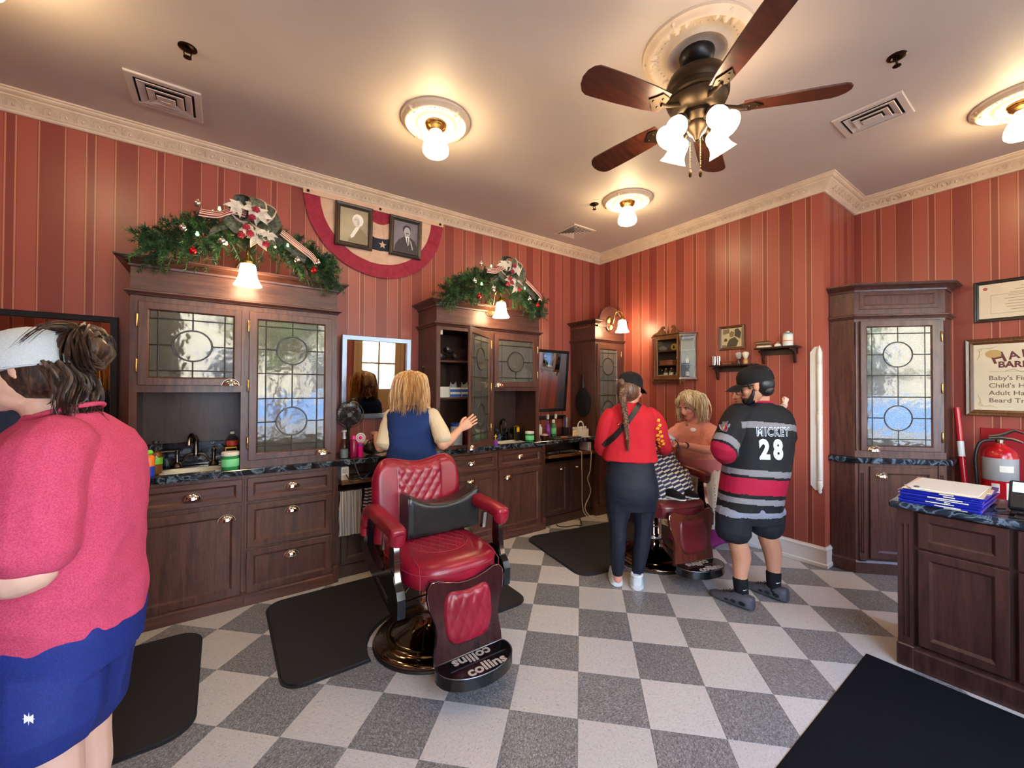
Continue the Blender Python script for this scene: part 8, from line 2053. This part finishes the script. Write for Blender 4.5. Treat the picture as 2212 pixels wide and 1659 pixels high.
nb_=MB();nb_.lathe([(0,0),(.020,0),(.021,.002),(.020,.004),(0,.004)],20,M=along(Vector((1.2615,-0.1410,1.0889)),((0.6776,-0.4876,1.1502)[0]-(1.2615,-0.1410,1.0889)[0],(0.6776,-0.4876,1.1502)[1]-(1.2615,-0.1410,1.0889)[1],.1))@SC(1.2,.8,1));nb_.build('name_badge',WHITEP,parent=bl,smooth=60)
pd=MB();pd.sphere((1.1989,-0.1217,1.1356),(.010,.012,.016),12,8);pd.build('pendant',P('jade_pendant',lin(120,122,92),.3),parent=bl,smooth=80)
for s in (-1,1):
    mb=MB();shoe_basic(mb,T(1.49+r.x*.08*s,.02+r.y*.08*s,.001)@RZ(math.radians(176-90)),.25,.042,.07);mb.build('shoe',LEATHB,parent=p4,smooth=60)
cl=thing('hair_clipper','grey and white hair clipper held above the striped cape','clipper',(0.8618,-0.1755,1.0530))
d=(Vector((0.8419,-0.2347,1.0377))-Vector((0.8275,-0.1514,1.0757)));M=along((0.8212,-0.1470,1.0795),d)
mb=MB();mb.lathe([(0,0),(.016,.002),(.021,.02),(.023,.06),(.020,.10),(.017,.13),(.010,.138),(0,.139)],16,M=M@SC(1.1,.8,.72));mb.build('clipper_body',P('silver_plastic',lin(176,178,184),.25),parent=cl,smooth=60)
mb=MB();mb.cbox(-.020,-.010,-.022,.020,.010,.002,.003,M=M);mb.build('blade',STEEL,parent=cl);mb=MB();mb.cbox(-.012,-.022,.025,.012,-.016,.07,.003,M=M);mb.build('switch_panel',BLACKP,parent=cl)
mb=MB();mb.tube(smoothpts([tuple(M@Vector((0,0,.10))),(0.8850,-0.2401,0.9901),(0.8855,-0.2147,0.9002),(1.1555,-0.0861,0.7965)],6),.005,6);mb.build('cord',BLACKP,parent=cl,smooth=80)
wb_=thing('wrist_strap','black wrist strap around the hairdresser hand by the clipper','strap',(0.9946,-0.1705,0.9736))
mb=MB();mb.tube([Vector((1.0391,-0.2022,0.9738))+Vector((0,math.cos(a)*.031,math.sin(a)*.025)) for a in [2*PI*i/20 for i in range(20)]],(.012),8,close=True,flat=.35);mb.build('band',BLACKP,parent=wb_,smooth=80)

# ------------------------------------------------------------------ the caped child in the far chair
CSKIN=SK_P;BLKC=cloth('black_shoe_canvas',lin(14,14,16),lin(22,22,24));
p8=thing('person','child seated in the oxblood chair under a striped cape, mostly hidden','person',(.88,.10,.585))
HC=headframe((.90,.12,1.16),-100,-12);f,r=heading(-104)
mb=MB();head(mb,HC,.88,1.05);limb(mb,[(.90,.13,1.0),(.90,.12,1.12)],[.036,.034]);torso(mb,[(Vector((.89,.12,.65)),.11,.085),(Vector((.89,.13,.82)),.11,.08),(Vector((.90,.13,.95)),.12,.07),(Vector((.90,.13,1.0)),.06,.045)],r,f)
for s in (-1,1):
    b0=Vector((.89,.12,.655))+r*(.06*s);k0=b0+f*.22+UP*.03;a0_=k0+f*.17-UP*.060
    limb(mb,[b0,k0,a0_],[.06,.048,.034]);limb(mb,[Vector((.90,.13,.95))+r*.12*s,Vector((.89,.07,.80))+r*.15*s,Vector((.86,-.04,.74))+r*.07*s],[.036,.032,.024])
hs_=[hand(frame(Vector((.86,-.04,.74))+r*.07*s,f.cross(UP),f,UP),(.4,.5,.4),.1,.5,s,.7) for s in (-1,1)]
b8,_=remesh(mb,'body',CSKIN,p8,.006,2,extra=hs_);face(p8,b8,HC,.88,HAIRB,LIPD)
hm=MB();hm.sphere((0,-.022,.034),(.079,.094,.088),18,12,M=HC@SC(.92,.92,.92));hm.build('hair',HAIRB,parent=p8,smooth=80)
mb=MB()
for s in (-1,1):
    b0=Vector((.89,.12,.655))+r*(.06*s);k0=b0+f*.22+UP*.03;a0_=k0+f*.13-UP*.035;limb(mb,[b0,k0,a0_],[.068,.056,.046])
remesh(mb,'trousers',cloth('black_trousers',lin(16,16,20),lin(24,24,28)),p8,.007,2,.004)
for s in (-1,1):
    a0_=Vector((.89,.12,.655))+r*(.065*s)+f*.40-UP*.028;M=T(*a0_)@RZ(math.radians(-104-90))@RX(math.radians(6))@T(0,.03,-.035)
    sh=MB();shoe_basic(sh,M@T(0,0,.012),.19,.036,.062);s_=sh.build('shoe',BLKC,parent=p8,smooth=60);so=MB();shoe_basic(so,M@SC(1.05,1.03,.30),.19,.037,.068);so.build('sole',SOLE,parent=s_,smooth=60)
# the cape: navy with cream dashes, draped from the neck over the lap
def cape_mat():
    m,nt,b=nmat('navy_cream_dashed_cape');v=coords(nt,(1,1,1),rot=(.5,.2,.6))
    sp=node(nt,'ShaderNodeSeparateXYZ');nt.links.new(v,sp.inputs[0])
    def fr_(o,k,off=0):
        mu=node(nt,'ShaderNodeMath',operation='MULTIPLY_ADD');mu.inputs[1].default_value=k;mu.inputs[2].default_value=off;nt.links.new(o,mu.inputs[0]);return mu.outputs[0]
    col=node(nt,'ShaderNodeMath',operation='FLOOR');nt.links.new(fr_(sp.outputs[0],16),col.inputs[0])
    sh=node(nt,'ShaderNodeMath',operation='MULTIPLY_ADD');sh.inputs[1].default_value=.37;nt.links.new(col.outputs[0],sh.inputs[0]);nt.links.new(fr_(sp.outputs[2],30),sh.inputs[2])
    fr=node(nt,'ShaderNodeMath',operation='FRACT');nt.links.new(sh.outputs[0],fr.inputs[0])
    nt.links.new(ramp(nt,fr.outputs[0],[(0,lin(26,32,70)),(.62,lin(214,200,172))],'CONSTANT'),b.inputs['Base Color']);b.inputs['Roughness'].default_value=.75
    return m
CAPE=cape_mat()
cpe=thing('barber_cape','navy and cream dashed barber cape draped over the seated child','cape',(.88,.05,.62))
def capef(u,v):
    a=2*PI*u-PI/2+math.radians(-14)
    c,s=math.cos(a),math.sin(a)
    front=max(0,-s)
    k=v
    rx=.062+(.155 if k>.15 else .155*k/.15)*min(1,k*3)+.04*k
    ry=.058+.11*min(1,k*3)+(.30*front*k) 
    z=1.015-.07*min(1,k/.2)-(.30*max(0,k-.2)/.8)*(1 if front<.2 else 1)+front*.0
    if front>.35 and k>.45:z=max(z,.775-.30*max(0,k-.80)) if k<.80 else .775-.95*(k-.80)
    fold=.012*math.sin(11*u*2*PI)*k*k
    return (.895+(rx+fold)*c*(1.25 if k>.3 else 1)-.02*k,.125+(ry+fold)*s-.02*k,z)
mb=MB();mb.grid(capef,88,40,thick=.003);cb_=mb.build('cape_cloth',CAPE,parent=cpe,smooth=80)
mb=MB();mb.tube([capef(i/60,1.0) for i in range(60)],.0045,6,close=True);mb.build('binding',CREAMSH,parent=cpe,smooth=80)

# ------------------------------------------------------------------ the person in the pink T-shirt, close on the left
PINKT=cloth('heather_pink_tshirt',lin(182,58,92),lin(204,82,112),260,.85);NAVYS=cloth('royal_navy_shorts',lin(24,38,104),lin(32,48,124),260,.7);CAPWH=cloth('white_cap_twill',lin(206,220,232),lin(222,232,240),300,.8)
p5=thing('person','person in heather pink T-shirt, navy shorts and white cap over a dark bun','person',(-2.5284,-0.3771,-0.0251))
f,r=heading(158)
mb=MB()
torso(mb,[((-2.5356,-0.3829,0.7498),.15,.13),((-2.5317,-0.3884,0.9436),.15,.12),((-2.5256,-0.3954,1.1373),.15,.115),((-2.5179,-0.4029,1.2758),.15,.09),((-2.5275,-0.3970,1.3449),.07,.07)],r,f)
limb(mb,[(-2.5239,-0.3992,1.3172),(-2.5705,-0.4042,1.4120)],[.064,.060])
H5=headframe((-2.5956,-0.4121,1.4947),166,-8,6);head(mb,H5,1.0,1.05)
limb(mb,[(-2.5373,-0.5364,1.2861),(-2.5405,-0.5934,1.1325),(-2.5296,-0.6113,0.9881)],[.058,.054,.050]);limb(mb,[(-2.5222,-0.6412,0.9969),(-2.5776,-0.6262,0.9828),(-2.7489,-0.4555,0.9872)],[.056,.054,.038])
limb(mb,[(-2.4786,-0.2587,1.2488),(-2.4863,-0.2010,1.0286),(-2.5374,-0.1871,0.8778)],[.058,.052,.046]);limb(mb,[(-2.5374,-0.1871,0.8778),(-2.7035,-0.0694,0.8928),(-2.8213,-0.0105,0.9157)],[.046,.040,.032])
limb(mb,[(-2.5530,-0.4431,0.6787),(-2.5442,-0.4584,0.4505),(-2.5335,-0.4518,0.3103),(-2.5349,-0.4354,0.0882)],[.115,.078,.070,.045]);limb(mb,[(-2.4941,-0.3124,0.6159),(-2.5075,-0.2995,0.3799),(-2.4968,-0.2926,0.2232),(-2.4978,-0.3026,0.1145)],[.112,.076,.068,.045])
w_=Vector((-2.7837,-0.3570,0.9732));hL=hand(frame(w_,f.cross(UP),f,UP),(.3,.4,.3),.1,.4,-1,1.0);w_=Vector((-2.8213,-0.0105,0.9157));hR=hand(frame(w_,f.cross(UP),f,UP),(.3,.4,.3),.1,.4,1,1.0)
b5,_=remesh(mb,'body',SK_P,p5,.006,3,extra=[hL,hR]);face(p5,b5,H5,1.0,BRUN)
mb=MB();torso(mb,[((-2.5444,-0.3764,0.7332),.200,.190),((-2.5497,-0.3738,0.8189),.212,.196),((-2.5399,-0.3830,0.9712),.205,.180),((-2.5256,-0.3954,1.1373),.202,.176),((-2.5176,-0.4026,1.2412),.198,.158),((-2.5148,-0.4055,1.3062),.165,.122),((-2.5185,-0.4034,1.3449),.10,.095),((-2.5269,-0.4101,1.3732),.075,.078)],r,f)
limb(mb,[(-2.5147,-0.5034,1.2869),(-2.5300,-0.5658,1.2584),(-2.5367,-0.6083,1.1355),(-2.5339,-0.6211,1.0275)],[.090,.094,.092,.092]);limb(mb,[(-2.4811,-0.3061,1.2620),(-2.4728,-0.2356,1.0659),(-2.4956,-0.2050,0.9054)],[.08,.085,.085])
ts,tsb=remesh(mb,'tshirt',PINKT,p5,.006,5,.013,(7,7,9),seed=1.5)
mb=MB();mb.tube([Vector((-2.5269,-0.4101,1.3704))+r*(.080*math.cos(a))+f*(.082*math.sin(a))-UP*(.028*math.sin(a)) for a in [2*PI*i/24 for i in range(24)]],.007,8,close=True);mb.build('neckband',PINKT,parent=ts,smooth=80)
mb=MB();torso(mb,[((-2.5345,-0.3821,0.6391),.195,.175),((-2.5411,-0.3788,0.7359),.205,.186),((-2.5386,-0.3819,0.8328),.19,.172)],r,f)
limb(mb,[(-2.5565,-0.4410,0.7050),(-2.5525,-0.4668,0.5884),(-2.5502,-0.4796,0.5126)],[.135,.140,.138]);limb(mb,[(-2.5026,-0.3065,0.6306),(-2.5232,-0.2902,0.5126),(-2.5345,-0.2811,0.4388)],[.135,.138,.134])
sh5,shb=remesh(mb,'shorts',NAVYS,p5,.006,4,.010,(7,7,5),seed=4.0)
star=[]
for i in range(16):
    a=2*PI*i/16;q=.017 if i%2==0 else .006;star.append((q*math.cos(a),q*math.sin(a)))
drape_poly('logo_mark',star,(-2.5262,-0.6578,0.6336),ri,UP,Vector((-2.6020,-0.3563,0.4710))-CAM,shb,CAPW,sh5,.003,1)
for (hx,hy) in (((-2.5346,-0.4352,0.0616)[0],(-2.5346,-0.4352,0.0616)[1]),((-2.4971,-0.3021,0.0408)[0],(-2.4971,-0.3021,0.0408)[1])):
    mb=MB();shoe_basic(mb,T(hx,hy,.018)@RZ(math.radians(158-90)),.27,.046,.08);s_=mb.build('sneaker',SNEAK,parent=p5,smooth=60);mb=MB();shoe_basic(mb,T(hx,hy,.001)@RZ(math.radians(158-90))@SC(1.05,1.03,.30),.27,.047,.08);mb.build('sole',SOLE,parent=s_,smooth=60)
HB5=H5@T(0,0,-.028)@RX(math.radians(-4));cr,br,bt_=cap_geo(HB5,1.12);cp=cr.build('cap',CAPWH,parent=p5,smooth=60);br.build('visor',CAPWH,parent=cp,smooth=60);bt_.build('cap_button',CAPWH,parent=cp,smooth=60)
hm=MB();add_hair_shell(hm,H5@T(0,-.004,-.03),1.0);hm.sphere(tuple(H5@Vector((0,-.05,-.03))),(.072,.072,.06),16,10)
g=random.Random(4);gd=[]
bc5=Vector(H5@Vector((-.01,-.118,.050)))        # the bun pulled through the back of the cap
e1,e2,e3=H5.to_3x3()@Vector((1,0,0)),H5.to_3x3()@Vector((0,-1,0)),H5.to_3x3()@Vector((0,0,1))
hm.sphere(tuple(bc5),(.062,.056,.050),16,10)
for k in range(46):
    a=g.uniform(0,2*PI);rr=g.uniform(.034,.066);t0=g.uniform(-.9,.9)
    gd.append([bc5+e1*(rr*1.25*math.cos(a+q))+e3*(rr*math.sin(a+q))+e2*(.030*math.cos(t0*1.5)+.012*math.sin(q*2)) for q in (0,.8,1.6,2.4,3.2)])
locks(hm,gd,4,.007,6,.006)
gd=[]
for k in range(30):          # loose ends fanning forward over the cap and wisps at the neck
    x=g.uniform(-.06,.06);gd.append([bc5+e1*(x*.6)+e3*.02,bc5+e1*x+e3*.045+e2*g.uniform(-.02,.03),bc5+e1*(x*1.5)+e3*g.uniform(.0,.055)-e2*g.uniform(.02,.075)*(1 if k%2 else -.5),bc5+e1*(x*1.9)+e3*g.uniform(-.05,.035)-e2*g.uniform(.03,.12)*(1 if k%2 else -.35)])
locks(hm,gd,5,.0045,7,.006,.15)
gd=[]
for k in range(26):
    x=-.085+.17*k/25;yy=-.075-.03*math.cos(x*14)
    gd.append([H5@Vector((x,yy+.01,.0)),H5@Vector((x*1.05,yy-.012,-.05)),H5@Vector((x*1.0+g.uniform(-.02,.02),yy-.005,-.10)),H5@Vector((x*.9+g.uniform(-.03,.03),yy+g.uniform(-.02,.03),-.12-g.uniform(0,.05)))])
locks(hm,gd,7,.006,9,.008,.15)
hm.build('hair',BRUN,parent=p5,smooth=80)
sp5=MB();sp5.tube([HB5@Vector((.089*math.cos(math.radians(t)),-.012+.113*math.sin(math.radians(t)),.016)) for t in range(215,326,5)],.010,8,flat=.25,up=(0,0,1));sp5.build('cap_strap',CAPWH,parent=cp,smooth=60)

# ------------------------------------------------------------------ the navy-vested barber at the left edge
p6=thing('person','blond person in navy vest cut off by the left edge, seen in the mirror','person',(-2.96,.50,0))
f,r=heading(-62);c0=Vector((-2.96,.50,0));V=lambda z,dx=0,dy=0:c0+UP*z+r*dx+f*dy
NAVV=cloth('navy_vest',lin(26,34,60),lin(34,44,74))
mb=MB();torso(mb,[(V(.86),.15,.11),(V(1.05),.13,.09),(V(1.25),.145,.10),(V(1.34),.13,.08),(V(1.38),.07,.055)],r,f);limb(mb,[V(1.36),V(1.47,0,.02)],[.052,.05]);H6=headframe(V(1.52,0,.03),-75,-18);head(mb,H6)
hands=[]
for s in (-1,1):
    limb(mb,[V(1.31,.17*s),V(1.12,.21*s,.06),V(1.02,.19*s,.16)],[.044,.042,.036]);limb(mb,[V(1.02,.19*s,.16),V(1.06,.13*s,.30),V(1.12,.08*s,.36)],[.036,.032,.026]);limb(mb,[V(.84,.085*s),V(.45,.09*s),V(.07,.09*s)],[.085,.055,.038])
    hands.append(hand(frame(V(1.12,.08*s,.36),f.cross(UP),f,UP),(.3,.4,.3),.1,.4,s,.95))
b6,_=remesh(mb,'body',SK_F,p6,.007,2,extra=hands);face(p6,b6,H6,1.0,BRUN)
mb=MB();torso(mb,[(V(.88),.165,.12),(V(1.1),.155,.105),(V(1.27),.165,.112),(V(1.35),.13,.08),(V(1.39),.066,.058)],r,f)
for s in (-1,1):limb(mb,[V(1.32,.155*s),V(1.2,.195*s,.03),V(1.08,.212*s,.09)],[.062,.07,.07])
remesh(mb,'shirt',CREAMSH,p6,.007,3,.007)
mb=MB();torso(mb,[(V(.86),.188,.142),(V(1.1),.176,.126),(V(1.27),.178,.128),(V(1.34),.145,.095),(V(1.385),.075,.066)],r,f);remesh(mb,'vest',NAVV,p6,.007,3,.006)
mb=MB();torso(mb,[(V(.74),.16,.12),(V(.86),.18,.134),(V(.94),.165,.118)],r,f)
for s in (-1,1):limb(mb,[V(.84,.09*s),V(.45,.09*s),V(.06,.09*s)],[.10,.078,.065])
remesh(mb,'trousers',KHAKI,p6,.008,3,.006)
for s in (-1,1):
    mb=MB();shoe_basic(mb,T(*V(.001,.09*s))@RZ(math.radians(-62-90)),.25,.042,.07);mb.build('shoe',LEATHB,parent=p6,smooth=60)
hm=MB();add_hair_shell(hm,H6,1.05);gd=[];Hh=frame(H6.to_translation(),r,f,UP)
for i in range(28):
    a=math.radians(126+288*i/27);c,s=math.cos(a),math.sin(a)
    gd.append([Hh@Vector((.01*c,-.035,.126)),Hh@Vector((.080*c,-.03+.080*s,.095)),Hh@Vector((.102*c,-.03+.102*s,.0)),Hh@Vector((.116*c,-.035+.110*s,-.10)),Hh@Vector((.118*c,-.04+.112*s,-.165))])
locks(hm,gd,9,.012,31,.011);hm.build('hair',BLOND,parent=p6,smooth=80)
